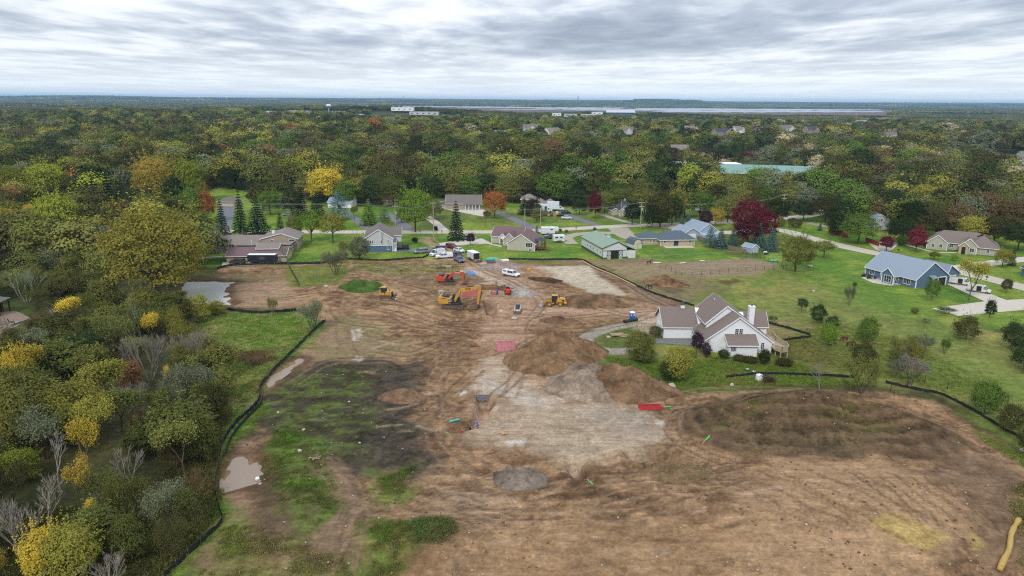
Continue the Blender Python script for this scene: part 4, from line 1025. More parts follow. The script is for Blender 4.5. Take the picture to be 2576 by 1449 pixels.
# ------------------------------------------------------------------ named trees: foot x, top y, foot y, width, kind, colour
TL = [
 (155, 478, 618, 118, 'round', 'lime', 'large lime green round tree at the edge of the woods by the grey roofed house'),
 (400, 520, 752, 290, 'bigwillow', 'wil', 'huge yellowish olive willow leaning over the pond, largest tree of all'),
 (395, 388, 522, 112, 'bigwillow', 'amber', 'amber weeping tree beside a taller lime tree across the road'),
 (480, 396, 520, 100, 'round', 'lime', 'lime green tree beside the amber weeping tree'),
 (440, 440, 540, 70, 'oval', 'dk', None), (520, 478, 560, 56, 'oval', 'orange', 'orange and green turning tree beside the asphalt drive of the hip roofed garage'),
 (485, 468, 562, 70, 'round', 'green', None), (340, 470, 560, 70, 'round', 'dk', None), (300, 455, 555, 52, 'spruce', 'sp', None), (243, 440, 548, 46, 'spruce', 'sp', None),
 (40, 415, 505, 90, 'round', 'lime', None), (125, 405, 505, 110, 'round', 'lime', None), (206, 404, 475, 44, 'sparse', 'red', 'thin crimson tree among the lime green trees across the road'),
 (25, 468, 548, 90, 'round', 'rust', None), (20, 520, 600, 95, 'round', 'amber', 'broad amber tree beside the house with red walls'), (75, 515, 590, 60, 'sparse', 'amber', None),
 (607, 480, 584, 42, 'spruce', 'sp', 'tall dark spruce beside the asphalt drive of the hip roofed garage'), (650, 502, 592, 74, 'spruce', 'sp', 'broad dark spruce just behind the tan split level house'),
 (605, 430, 478, 26, 'spruce', 'sp', 'dark spruce at the back of the small open lawn'), (662, 455, 530, 88, 'round', 'dkolive', None), (706, 532, 590, 30, 'pine', 'sp', None),
 (742, 540, 600, 52, 'round', 'moss', None), (784, 532, 606, 76, 'spread', 'bright', 'bright green low orchard tree behind the tan split level house'), (838, 536, 612, 80, 'spread', 'yolive', 'yellow topped low orchard tree near the house with blue basement'),
 (758, 470, 545, 46, 'spruce', 'plum', None), (798, 482, 548, 54, 'spruce', 'sp', None), (852, 478, 552, 74, 'pine', 'blue', None), (820, 418, 512, 104, 'round', 'gold', 'big golden yellow maple behind the row of dark spruces'),
 (900, 444, 512, 82, 'round', 'yolive', None), (845, 388, 456, 118, 'round', 'bright', None), (928, 500, 566, 50, 'spruce', 'green', None), (968, 512, 572, 46, 'pine', 'green', None),
 (893, 520, 560, 24, 'sparse', 'lime', None), (1045, 472, 584, 104, 'round', 'bright', 'bright green full maple on the lawn above the road junction'), (1148, 505, 604, 48, 'spruce', 'sp', 'tall single spruce on the roadside lawn above the work site'),
 (1244, 478, 548, 72, 'round', 'orange', 'orange topped maple beside a curving concrete drive'), (1222, 530, 572, 34, 'sparse', 'brown', None), (1184, 585, 616, 25, 'oval', 'plum', 'small dark purple tree on the lawn before the mauve roofed house'),
 (1044, 597, 612, 19, 'ball', 'plum', 'dark clipped round bush beside the basketball hoop'), (965, 572, 590, 15, 'ball', 'dk', None), (1097, 568, 582, 12, 'ball', 'maroon', None),
 (905, 592, 652, 66, 'bush', 'gg', 'grey green bush hiding the corner of the house with blue basement'), (872, 600, 655, 40, 'thin', 'olive', None),
 (845, 620, 692, 82, 'thin', 'gg', 'wide thin fruit tree standing in rough grass by the silt fence'), (725, 612, 668, 52, 'bare', 'gg', 'almost leafless tree beside the black enclosed trailer'), (962, 575, 640, 26, 'bare', 'grey', None),
 (1225, 435, 498, 84, 'round', 'dk', None), (1395, 430, 515, 116, 'round', 'green', 'large mid green tree behind the white box truck'), (1444, 470, 518, 62, 'round', 'dk', None), (1318, 494, 540, 36, 'spruce', 'sp', None), (1338, 500, 544, 30, 'spruce', 'plum', None),
 (1340, 498, 540, 44, 'oval', 'dk', None), (1350, 566, 602, 22, 'pine', 'sp', 'small dark pine beside the log gazebo'), (1290, 575, 600, 24, 'round', 'lime', None),
 (1497, 484, 550, 42, 'oval', 'red', 'crimson topped maple on the lawn between two drives'), (1458, 500, 540, 50, 'round', 'dk', None), (1356, 535, 552, 24, 'round', 'lime', None),
 (1425, 578, 585, 10, 'ball', 'brown', None), (1409, 575, 584, 11, 'ball', 'brown', None), (1496, 572, 582, 11, 'ball', 'brown', None),
 (1620, 470, 545, 80, 'round', 'olive', None), (1660, 480, 570, 86, 'round', 'dkolive', None), (1700, 470, 555, 60, 'oval', 'yolive', None), (1560, 470, 530, 80, 'round', 'moss', None), (1590, 505, 566, 50, 'oval', 'dk', None), (1500, 440, 500, 70, 'round', 'green', None), (1640, 515, 572, 60, 'bush', 'dk', None),
 (1714, 545, 582, 30, 'spruce', 'blue', 'bluish spruce of a close pair at the bend of the road'), (1730, 540, 584, 34, 'spruce', 'blue', 'taller bluish spruce of a close pair at the bend of the road'),
 (1775, 527, 574, 36, 'oval', 'plum', 'blackish purple tree beside a golden one at the road'), (1800, 524, 568, 48, 'round', 'amber', 'golden tree between the purple tree and the big crimson maple'),
 (1876, 497, 602, 92, 'round', 'red', 'tallest crimson maple behind the blue spruces'), (1916, 522, 614, 84, 'round', 'red', 'dark crimson maple standing against the tallest crimson maple'), (1880, 548, 618, 80, 'round', 'maroon', 'dark lower maple in front of the tallest crimson maple'),
 (1786, 568, 622, 46, 'pine', 'blue', None), (1812, 572, 624, 40, 'spruce', 'blue', None), (1842, 575, 622, 34, 'spruce', 'blue', None), (1908, 562, 622, 42, 'spruce', 'blue', None), (1940, 572, 632, 44, 'spruce', 'blue', 'blue spruce closest to the small pale blue shed'), (2062, 560, 580, 15, 'spruce', 'blue', None),
 (2000, 586, 684, 96, 'bigwillow', 'olive', 'drooping olive willow standing alone behind the paddock'), (2072, 604, 648, 62, 'spread', 'olive', 'low spreading apple tree between the willow and the road'),
 (2158, 534, 612, 104, 'round', 'green', 'large green tree in front of the white house with red fence'), (2105, 540, 592, 60, 'bush', 'dk', None), (2000, 550, 572, 40, 'bush', 'dkolive', None), (1965, 545, 570, 24, 'bush', 'olive', None),
 (2229, 592, 632, 40, 'oval', 'red', 'smaller crimson maple by the red stained fence'), (2303, 572, 634, 50, 'oval', 'red', 'taller crimson maple at the drive of the beige hip roofed house'), (2270, 545, 612, 92, 'round', 'dk', None), (2268, 590, 618, 36, 'bush', 'green', None), (2335, 580, 616, 50, 'bush', 'green', None),
 (2342, 700, 758, 40, 'round', 'green', 'small green tree at the garage corner of the blue house'), (2436, 652, 758, 84, 'sparse', 'yolive', 'thin yellowing tree in front of the two white vans'), (2530, 700, 736, 32, 'round', 'dkolive', 'small dark olive tree on the verge beyond the vans'),
 (2488, 752, 802, 28, 'oval', 'dk', 'slim dark young tree beside the concrete turnaround'), (2520, 625, 672, 50, 'round', 'yolive', None), (2592, 750, 785, 26, 'round', 'yolive', None), (2350, 632, 652, 30, 'round', 'lime', None), (2400, 640, 656, 18, 'round', 'bright', None), (2545, 620, 668, 22, 'spruce', 'sp', None),
 (2016, 750, 786, 34, 'spread', 'dk', 'small dark round headed tree alone in the pasture'), (2057, 764, 812, 46, 'bush', 'dk', None), (2092, 794, 826, 40, 'bush', 'dk', None), (2082, 808, 868, 52, 'bush', 'bright', 'bright green bush beside the grazing brown horses'),
 (2135, 716, 768, 28, 'thin', 'gg', 'narrow grey green bush alone in the open pasture'), (2180, 794, 860, 62, 'bush', 'green', None), (2270, 840, 905, 66, 'thin', 'olive', None), (2320, 835, 892, 56, 'thin', 'gg', None), (2300, 865, 912, 50, 'bush', 'yolive', None), (2255, 870, 918, 56, 'thin', 'moss', None),
 (2430, 794, 854, 72, 'bush', 'dkolive', 'round dark bush alone near the concrete turnaround'), (2375, 846, 892, 30, 'thin', 'green', None), (2290, 892, 968, 72, 'thin', 'grey', None), (2170, 862, 920, 72, 'bush', 'dkolive', None), (2165, 895, 990, 92, 'thin', 'olive', 'olive shaggy bush leaning over the silt fence'),
 (2058, 902, 996, 66, 'bare', 'grey', 'dead leafless tree standing over the silt fence'), (2475, 955, 1040, 92, 'bush', 'green', 'big round green bush at the corner of the silt fence'), (2545, 808, 878, 64, 'bush', 'dk', None), (2580, 850, 930, 80, 'bush', 'dk', None), (2250, 905, 950, 50, 'thin', 'gg', None),
 (2540, 1010, 1090, 70, 'bush', 'dkolive', None), (2590, 1060, 1150, 80, 'bush', 'dkolive', None), (2330, 800, 812, 20, 'thin', 'gg', None), (2380, 770, 790, 46, 'thin', 'green', None), (2300, 772, 788, 24, 'bush', 'olive', None), (2150, 710, 720, 12, 'bush', 'dk', None),
 (1943, 792, 815, 22, 'thin', 'green', None), (1605, 828, 908, 84, 'bush', 'olive', 'tall olive bush standing by the gravel loop'), (1700, 866, 958, 84, 'bush', 'yolive', 'yellowing bush in the grass between the spoil heap and the farmhouse'), (1680, 900, 958, 56, 'bush', 'dk', 'dark green bush against the yellowing bush'),
 (1752, 832, 892, 34, 'oval', 'plum', 'tall dark purple bush at the front of the farmhouse'), (1776, 858, 900, 30, 'bush', 'plum', 'lower purple bush at the front of the farmhouse'), (1648, 818, 848, 40, 'bush', 'dkolive', None), (1820, 878, 902, 36, 'bush', 'dk', None), (1922, 878, 916, 38, 'bush', 'dk', None),
 (1860, 892, 908, 40, 'bush', 'dkolive', None), (1885, 896, 912, 44, 'bush', 'dkolive', None), (1795, 885, 902, 26, 'bush', 'lime', None), (1740, 880, 900, 30, 'bush', 'lime', None), (1970, 900, 920, 50, 'bush', 'dkolive', None), (1620, 870, 912, 60, 'bush', 'moss', None),
 (788, 748, 832, 72, 'thin', 'gg', 'grey green thicket where the silt fence turns by the pond'), (687, 744, 796, 26, 'thin', 'olive', 'small olive bush at the bank of the pond'), (545, 755, 790, 60, 'bush', 'yolive', None),
 # woods near the drone
 (165, 752, 828, 90, 'sparse', 'gold', None), (90, 862, 985, 140, 'sparse', 'gold', 'large golden yellow tree near the stone patio'), (60, 880, 990, 90, 'round', 'gold', None), (378, 832, 960, 150, 'bareshrub', 'grey', 'big silvery leafless bush with fanning branches'),
 (335, 905, 998, 62, 'oval', 'rust', 'rusty brown tree in front of the silvery leafless bush'), (250, 930, 985, 44, 'oval', 'rust', None), (432, 920, 1000, 30, 'sparse', 'gold', None), (100, 792, 838, 60, 'bush', 'maroon', 'dark maroon bush beside the stone patio wall'),
 (250, 1010, 1140, 110, 'sparse', 'yolive', None), (225, 1060, 1230, 100, 'sparse', 'gold', 'tall golden yellow tree deep in the thicket'), (205, 1150, 1290, 90, 'sparse', 'amber', None), (190, 1320, 1470, 150, 'round', 'yolive', None), (228, 1262, 1350, 60, 'sparse', 'gold', None),
 (120, 1330, 1470, 130, 'round', 'gold', 'golden yellow tree at the near edge of the thicket'), (300, 1325, 1400, 56, 'bush', 'maroon', None), (485, 905, 1010, 130, 'thin', 'gg', None), (530, 960, 1060, 100, 'bush', 'dkolive', None), (505, 1040, 1160, 110, 'bush', 'moss', None), (20, 1380, 1470, 80, 'sparse', 'amber', None),
 (440, 1060, 1180, 100, 'thin', 'dkolive', None), (340, 1120, 1260, 120, 'bare', 'grey', None), (150, 1080, 1230, 120, 'bare', 'grey', None), (60, 1250, 1400, 150, 'bareshrub', 'grey', None), (130, 1200, 1350, 140, 'bare', 'grey', None), (20, 1150, 1300, 120, 'thin', 'dkolive', None),
 (330, 1180, 1320, 120, 'thin', 'olive', None), (420, 1210, 1330, 110, 'thin', 'gg', None), (490, 1180, 1280, 90, 'bareshrub', 'brown', None), (60, 1120, 1210, 110, 'bush', 'lime', None), (260, 1160, 1290, 110, 'thin', 'moss', None), (440, 1300, 1400, 90, 'thin', 'dkolive', None), (330, 1290, 1410, 110, 'bush', 'moss', None),
 (280, 1380, 1480, 110, 'bareshrub', 'grey', None), (360, 740, 880, 110, 'bare', 'gg', None), (290, 780, 900, 100, 'thin', 'moss', None), (380, 790, 880, 60, 'sparse', 'gold', None), (430, 770, 860, 70, 'thin', 'yolive', None), (460, 800, 880, 90, 'thin', 'yolive', None), (500, 740, 810, 66, 'bush', 'yolive', None),
 (230, 830, 920, 100, 'bush', 'dk', None), (170, 840, 930, 100, 'bush', 'dk', None), (300, 860, 940, 90, 'thin', 'dkolive', None), (540, 850, 930, 60, 'thin', 'brown', None), (500, 1000, 1090, 80, 'bare', 'grey', None),
 (1140, 1412, 1475, 70, 'bare', 'grey', 'leafless sapling at the bottom edge of the graded dirt'),
 (560, 500, 590, 40, 'spruce', 'sp', None), (680, 478, 540, 70, 'round', 'green', None), (735, 470, 548, 60, 'round', 'dk', None), (780, 440, 505, 80, 'round', 'moss', None), (870, 455, 520, 70, 'round', 'green', None), (945, 440, 515, 84, 'round', 'dk', None), (990, 445, 520, 80, 'round', 'moss', None), (1085, 440, 515, 84, 'round', 'dk', None), (1130, 450, 512, 70, 'oval', 'olive', None), (1010, 500, 560, 44, 'pine', 'green', None), (1090, 500, 552, 60, 'round', 'moss', None),
 (1180, 440, 505, 74, 'round', 'green', None), (1275, 440, 505, 70, 'round', 'moss', None), (1290, 455, 512, 50, 'oval', 'olive', None), (1330, 440, 500, 70, 'round', 'dkolive', None), (1365, 450, 512, 60, 'round', 'dk', None), (1350, 520, 560, 30, 'oval', 'olive', None), (1430, 440, 505, 90, 'round', 'dk', None), (1520, 480, 535, 64, 'round', 'moss', None), (1545, 455, 520, 80, 'round', 'green', None), (1610, 450, 510, 80, 'round', 'moss', None), (1690, 490, 566, 66, 'round', 'dk', None), (1722, 480, 545, 70, 'oval', 'moss', None),
 (1660, 520, 574, 50, 'round', 'dkolive', None), (1860, 470, 530, 70, 'round', 'olive', None), (1800, 460, 520, 70, 'round', 'dkolive', None), (1920, 470, 535, 60, 'round', 'green', None), (2020, 500, 556, 60, 'round', 'dk', None), (2075, 490, 560, 80, 'round', 'dkolive', None), (2110, 500, 575, 80, 'round', 'dk', None), (2180, 480, 560, 80, 'round', 'moss', None), (2290, 500, 590, 90, 'round', 'dk', None), (2340, 520, 600, 80, 'round', 'dkolive', None), (2400, 510, 598, 90, 'round', 'brown', None), (2500, 540, 612, 90, 'round', 'dkolive', None), (2560, 560, 630, 80, 'round', 'dk', None),
 (520, 430, 500, 60, 'round', 'dkolive', None), (575, 420, 476, 60, 'round', 'dk', None), (640, 410, 470, 80, 'round', 'dkolive', None), (700, 420, 478, 70, 'round', 'moss', None), (750, 410, 470, 60, 'round', 'yolive', None), (280, 430, 540, 60, 'spruce', 'sp', None), (370, 470, 545, 60, 'round', 'dkolive', None), (440, 500, 570, 60, 'round', 'dkolive', None), (90, 470, 560, 80, 'round', 'dkolive', None), (200, 440, 520, 70, 'round', 'dk', None),
 # notable distant trees
 (337, 300, 322, 26, 'round', 'orange', 'orange tree standing out in the far dark woods'), (1037, 400, 428, 26, 'oval', 'red', None), (1126, 388, 420, 34, 'oval', 'red', None), (1184, 393, 432, 34, 'oval', 'maroon', None), (1028, 378, 404, 24, 'round', 'red', None), (700, 392, 414, 26, 'round', 'red', None), (1468, 372, 388, 18, 'round', 'red', None), (930, 390, 414, 24, 'round', 'red', None),
 (1735, 418, 470, 90, 'round', 'bright', None), (1910, 418, 486, 100, 'round', 'bright', 'bright green tree in front of the low green roofed buildings'), (1840, 440, 500, 90, 'round', 'olive', None), (1580, 418, 470, 120, 'bigwillow', 'yolive', None), (1480, 428, 470, 70, 'round', 'green', None),
 (2040, 470, 540, 90, 'round', 'gg', None), (1985, 466, 530, 80, 'round', 'moss', None), (2130, 460, 520, 70, 'oval', 'olive', None), (2230, 470, 560, 110, 'round', 'dk', None), (2370, 468, 560, 100, 'round', 'dkolive', None), (2470, 480, 580, 100, 'round', 'brown', None), (2550, 500, 590, 100, 'round', 'brown', None), (2440, 540, 610, 80, 'round', 'yolive', None), (2320, 460, 540, 90, 'round', 'yolive', None),
 (2050, 438, 480, 100, 'round', 'dk', None), (2210, 450, 480, 60, 'round', 'moss', None), (1690, 370, 392, 40, 'round', 'maroon', None), (1870, 382, 400, 34, 'round', 'red', None), (1900, 380, 402, 30, 'round', 'maroon', None), (1605, 415, 440, 40, 'round', 'dk', None), (1760, 480, 545, 80, 'round', 'green', None), (1830, 490, 560, 80, 'round', 'moss', None), (1950, 500, 562, 76, 'round', 'dk', None), (2250, 540, 575, 70, 'round', 'dk', None),
]
for a in TL: T(*a)

# ------------------------------------------------------------------ where trees may grow by chance
OPEN = [DP(p) for p in (
 [(420, 478), (560, 474), (690, 480), (720, 500), (800, 508), (1000, 515), (1100, 500), (1200, 500), (1400, 512), (1560, 512), (1700, 500), (1950, 515), (2120, 560), (2260, 590), (2360, 590), (2480, 590), (2700, 610), (2700, 900), (2560, 880), (2700, 1000), (2540, 1080),
     (2700, 1220), (2700, 1600), (2560, 1600), (380, 1600), (430, 1440), (540, 1320), (520, 1230), (545, 1130), (600, 1050), (560, 950), (520, 880), (490, 790), (470, 700), (540, 660), (540, 600), (420, 600), (440, 560), (440, 520)],
 [(-60, 740), (60, 760), (110, 850), (60, 900), (-120, 960)], [(200, 885), (330, 895), (300, 960), (200, 950)], [(1640, 388), (1740, 378), (1830, 390), (1865, 402), (1800, 412), (1680, 404)], [(1890, 380), (1990, 382), (1990, 398), (1900, 398)],
 [(2290, 382), (2340, 372), (2470, 374), (2510, 396), (2440, 412), (2340, 408)], [(2440, 382), (2600, 390), (2640, 470), (2560, 440), (2480, 428)], [(100, 570), (160, 545), (160, 590), (110, 592)], [(330, 510), (425, 508), (430, 534), (340, 536)],
 [(-200, 580), (330, 576), (560, 577), (560, 592), (-200, 600)], [(1680, 425), (1950, 418), (1960, 455), (1760, 455), (1690, 440)], [(1020, 395), (1090, 400), (1120, 440), (1050, 440)], [(1240, 405), (1330, 405), (1330, 440), (1240, 440)], [(505, 385), (585, 390), (590, 440), (520, 440)])]
def is_open(x, y):
 m = np.zeros(x.shape, bool)
 for p in OPEN: m |= poly_sdf(x, y, p) < 0
 return m
TX = np.array([o.location.x for o in TREES]); TY = np.array([o.location.y for o in TREES])
TRr = np.array([o.scale.x * .5 for o in TREES])
fr = np.random.RandomState(77)
def scatter(y0, y1, step, margin=1.13, jit=.45):
 ys = np.arange(y0, y1, step)
 half = (y1 * .74) * margin
 xs = np.arange(-half, half, step)
 x, y = np.meshgrid(xs, ys); x = x.ravel(); y = y.ravel()
 x = x + fr.uniform(-jit, jit, len(x)) * step; y = y + fr.uniform(-jit, jit, len(x)) * step
 k = np.abs(x) < (y + 20) * .74 * margin + 12
 x, y = x[k], y[k]
 k = ~is_open(x, y); x, y = x[k], y[k]
 return x, y
PAL = {  # zone palettes: colour, weight
 'L': [('dk', 6), ('dkolive', 6), ('olive', 3), ('moss', 4), ('yolive', 2.4), ('brown', 1.5), ('rust', .3), ('gg', 2.5), ('green', 2), ('lime', 1.0), ('orange', .15), ('pale', .8)],
 'M': [('dk', 5), ('dkolive', 4), ('green', 3), ('olive', 4), ('moss', 4), ('yolive', 3), ('gg', 2), ('rust', .35), ('lime', 1.2), ('maroon', .12), ('red', .05), ('pale', .8)],
 'R': [('dk', 5), ('dkolive', 6), ('gg', 4), ('moss', 4), ('olive', 4), ('brown', 1.5), ('green', 2), ('yolive', 1.6), ('pale', 1.5), ('maroon', .2), ('sp', 3)],
 'S': [('dk', 2), ('dkolive', 6), ('gg', 1.6), ('moss', 4), ('grey', 2.4), ('olive', 5), ('yolive', 3.5), ('brown', 2.5), ('gold', 1.1), ('rust', .5)]}
def pick(pal, u):
 tot = sum(w for _, w in PAL[pal]); a = 0
 for c, w in PAL[pal]:
  a += w / tot
  if u <= a: return c
 return PAL[pal][-1][0]
# near thicket and woods edge: individuals
cand = []
x, y = scatter(71, 190, 5.7)
k = x < -18; x, y = x[k], y[k]
for a, b_ in zip(x, y): cand.append((a, b_, 'S'))
x, y = scatter(190, 330, 10.5)
for a, b_ in zip(x, y): cand.append((a, b_, 'S' if (a < -60 and b_ < 215) else 'L' if a < 0 else 'R'))
used_xy = set()
NEAR_MAX = 190; nn = 0
cand.sort(key=lambda q: q[0] ** 2 + q[1] ** 2)
rest_near = []
rn = random.Random(4)
for a, b_, zn in cand:
 d = np.hypot(TX - a, TY - b_)
 if (d < TRr * .75 + 1.6).any(): continue
 c = pick(zn, vn(a * .11, b_ * .11, 8) * .5 + rn.random() * .5)
 if zn == 'S':
  h = rn.uniform(3.8, 8.4) + 2.5 * vn(a * .05, b_ * .05, 3)
  if c == 'grey': kind = rn.choice(('bare', 'bareshrub', 'bareshrub'))
  elif c == 'gold': kind = 'sparse'
  else: kind = rn.choice(('bush', 'thin', 'thin', 'sparse', 'oval', 'thin', 'sparse', 'bareshrub'))
  if c == 'grey': h *= .85
 else:
  h = rn.uniform(10, 17); kind = rn.choice(('round', 'round', 'oval', 'round', 'sparse')) if c != 'sp' else 'spruce'
  if rn.random() < .05: kind, c = 'bare', 'grey'
 if nn < NEAR_MAX:
  plant(Vector((a, b_, gz(a, b_))), h, h * rn.uniform(.8, 1.25) * (.5 if kind == 'spruce' else 1.05), kind, c); nn += 1
 else: rest_near.append((a, b_, h, kind, c))
print('individual trees', len(TREES), 'spilled', len(rest_near))

# ------------------------------------------------------------------ the rest of the woods: one object, instanced
src = bpy.data.collections.new('tree sources')
SRC = []
def source(me):
 me.materials[0] = MFAR
 o = bpy.data.objects.new('tree_source_%03d' % len(SRC), me); src.objects.link(o); SRC.append(o); return len(SRC) - 1
far_mesh = []
for i in range(5):
 c_, _ = crown_broad('far_crown', 1900, 34, .5, .04, 1.0, .028, seed=200 + i, lump=.17, low=True, nj=.14, tw=.88, shoots=.02); far_mesh.append(c_)
far2 = []
for i in range(3):
 c_, _ = crown_broad('far_crown', 620, 22, .5, .0, 1.0, .050, seed=210 + i, lump=.18, low=True, nj=.1, tw=.9, shoots=0); far2.append(c_)
fsp, _ = crown_spruce('far_spruce', 420, .24, 70); fsp2 = crown_spruce('far_spruce', 150, .26, 71)[0]
for me_ in (fsp,): pass
def patch_mesh(name, n, per, seed, size, R=35.0, hh=13.0):
 """a piece of closed canopy: many low crowns side by side, in metres"""
 global nrg
 nrg = np.random.RandomState(seed)
 c0 = nrg.uniform(-R, R, (n, 2)); rr_ = nrg.uniform(4, 7.5, n); hh_ = nrg.uniform(.72, 1.08, n) * hh
 idx = np.repeat(np.arange(n), per); m_ = len(idx)
 d = sph(m_); d[:, 2] = np.abs(d[:, 2])
 C = np.column_stack([c0[idx, 0] + d[:, 0] * rr_[idx], c0[idx, 1] + d[:, 1] * rr_[idx], hh_[idx] - rr_[idx] * .9 + d[:, 2] * rr_[idx] * .9 - nrg.uniform(0, 1.0, m_) ** 2 * 3])
 tone = np.clip(nrg.uniform(0, 1, n)[idx] * .85 + nrg.uniform(0, .15, m_), 0, 1)
 N = d + nrg.normal(size=(m_, 3)) * .4
 return quads_mesh(name, C, N, nrg.uniform(.8, 1.2, m_) * size, tone, MLEAF)
patches = [patch_mesh('canopy_patch', 60, 90, 300 + i, 1.0) for i in range(3)]
patch3 = [patch_mesh('canopy_patch', 60, 14, 310 + i, 2.8) for i in range(2)]
CI = {}
def srcidx(tier, i, c, k=1.0):
 key = (tier, i)
 if key not in CI:
  me_ = {'f': far_mesh, 'g': far2, 's': [fsp], 't': [fsp2], 'p': patches, 'q': patch3}[tier][i]
  CI[key] = source(me_)
 return CI[key], leafcol(c, k)
pts_, rot_, scl_, idx_, col_ = [], [], [], [], []
def addi(x, y, z_, s, sz, i):
 pts_.append((x, y, z_)); rot_.append(fr.uniform(0, 2 * PI)); scl_.append((s, s, sz)); idx_.append(i[0]); col_.append(i[1])
KINDSRC = {}
for a, b_, h, kind, c in rest_near:
 t_ = 's' if kind == 'spruce' else 'f'
 s_ = h * fr.uniform(.85, 1.2)
 addi(a, b_, gz(a, b_), s_ if t_ == 'f' else h, h, srcidx(t_, 0 if t_ == 's' else int(fr.randint(0, 5)), c))
FARHOUSE = []   # clearings for far buildings, filled in by the list below
CLEAR = [(740, 300, 150, 10), (690, 297, 60, 8), (830, 298, 60, 8), (1060, 302, 200, 8), (1530, 292, 70, 8), (1130, 304, 60, 5)]
def zone_of(x, y):
 return np.where(x / y < -.12, 0, np.where(x / y < .28, 1, 2))
ZN = 'LMR'
BCLR = [(D(x_, y_), r_) for x_, y_, r_ in ((690, 300, 60), (740, 299, 80), (790, 300, 60), (640, 300, 40), (850, 303, 60), (1060, 301, 40), (1110, 302, 50), (1545, 297, 60), (1530, 440, 18), (1540, 376, 25), (1615, 350, 16), (1730, 430, 26), (1840, 432, 40), (1790, 436, 20),
                                              (545, 412, 16), (1090, 418, 18), (1150, 410, 14), (1285, 425, 20), (1395, 412, 20), (800, 425, 12), (2520, 430, 22), (2540, 395, 24), (1370, 540, 16), (1745, 512, 14), (90, 520, 14), (1030, 500, 12)) + HSE]
def clear_of(x, y):
 m = np.zeros(x.shape, bool)
 for x_, y_, rx_, ry_ in ((700, 302, 170, 330), (800, 302, 130, 330), (620, 302, 80, 300), (1050, 303, 120, 300), (1100, 306, 90, 200), (1420, 301, 110, 260), (1545, 297, 80, 300), (1800, 440, 55, 26), (1690, 440, 30, 22), (1745, 398, 70, 50), (2560, 430, 60, 60)):
  c_ = D(x_, y_); m |= (((x - c_[0]) / rx_) ** 2 + ((y - c_[1] + ry_ * .55) / ry_) ** 2) < 1
 for x_, y_, _ in HSE: c_ = D(x_, y_); m |= (((x - c_[0]) / 15) ** 2 + ((y - c_[1] + 75) / 95) ** 2) < 1
 for (cx, cy), r_ in BCLR: m |= (np.hypot(x - cx, (y - cy) * .55 + r_ * .6) < r_ * 1.25)
 return m
def forest(y0, y1, step, tier, hmin, hmax):
 x, y = scatter(y0, y1, step); k = ~clear_of(x, y); x, y = x[k], y[k]
 d_ok = np.ones(len(x), bool)
 for tx, ty, tr_ in zip(TX, TY, TRr):
  if y0 - 20 < ty < y1 + 20: d_ok &= np.hypot(x - tx, y - ty) > tr_ * .7 + 2.5
 x, y = x[d_ok], y[d_ok]
 z_ = H(x, y); zn = zone_of(x, y)
 n1_ = vn(x * .012, y * .012, 4) ; n2_ = vn(x * .05, y * .05, 6)
 dens = vn(x * .006, y * .009, 14)
 for i in range(len(x)):
  if zn[i] == 2 and dens[i] > .80 and y[i] > 700: continue
  u = np.clip(n1_[i] * .3 + n2_[i] * .1 + fr.random_sample() * .75 - .08, 0, 1)
  c = pick(ZN[zn[i]], u if fr.random_sample() < .75 else fr.random_sample())
  h = fr.uniform(hmin, hmax) * (.9 + .3 * n1_[i])
  if c == 'sp' or fr.random_sample() < .03:
   addi(x[i], y[i], z_[i], h * 1.0, h * 1.05, srcidx('s' if tier == 'f' else 't', 0, 'sp'))
  else: addi(x[i], y[i], z_[i], h * fr.uniform(.75, 1.15), h, srcidx(tier, int(fr.randint(0, 5 if tier == 'f' else 3)), c))
forest(330, 800, 12.8, 'f', 10, 21)
forest(800, 1700, 16.0, 'g', 11, 22)
def canopy(y0, y1, step, tier, sc):
 x, y = scatter(y0, y1, step, 1.1); k = ~clear_of(x, y); x, y = x[k], y[k]
 lake = (y > 2650) & (y < 7000) & (x > -.25 * y) & (x < .53 * y)
 x, y = x[~lake], y[~lake]
 z_ = H(x, y); zn = zone_of(x, y); n1_ = vn(x * .004, y * .004, 4)
 for i in range(len(x)):
  u = np.clip(n1_[i] * .6 + fr.random_sample() * .5 - .05, 0, 1)
  c = pick(ZN[zn[i]], u)
  if c in ('red', 'orange', 'lime', 'maroon', 'sp'): c = 'dk'
  addi(x[i], y[i], z_[i] - fr.uniform(0, 3), sc, 1.0 * min(sc, 1.3), srcidx(tier, int(fr.randint(0, 3 if tier == 'p' else 2)), c, .9))
canopy(1700, 3300, 52, 'p', 1.0)
canopy(3300, 7600, 90, 'q', 1.8)
canopy(7600, 16000, 230, 'q', 4.2)
me = bpy.data.meshes.new('woodland'); me.vertices.add(len(pts_)); me.vertices.foreach_set('co', np.array(pts_, np.float32).ravel())
for nm, ty, dat in (('rz', 'FLOAT', rot_), ('ix', 'INT', idx_)):
 a_ = me.attributes.new(nm, ty, 'POINT'); a_.data.foreach_set('value', np.array(dat, np.float32 if ty == 'FLOAT' else np.int32))
a_ = me.attributes.new('sc', 'FLOAT_VECTOR', 'POINT'); a_.data.foreach_set('vector', np.array(scl_, np.float32).ravel())
a_ = me.attributes.new('leafcol', 'FLOAT_COLOR', 'POINT'); a_.data.foreach_set('color', np.array(col_, np.float32).ravel())
wood = link('woodland', me); tag(wood, 'mixed autumn woodland stretching to the horizon', 'woodland', kind='stuff')
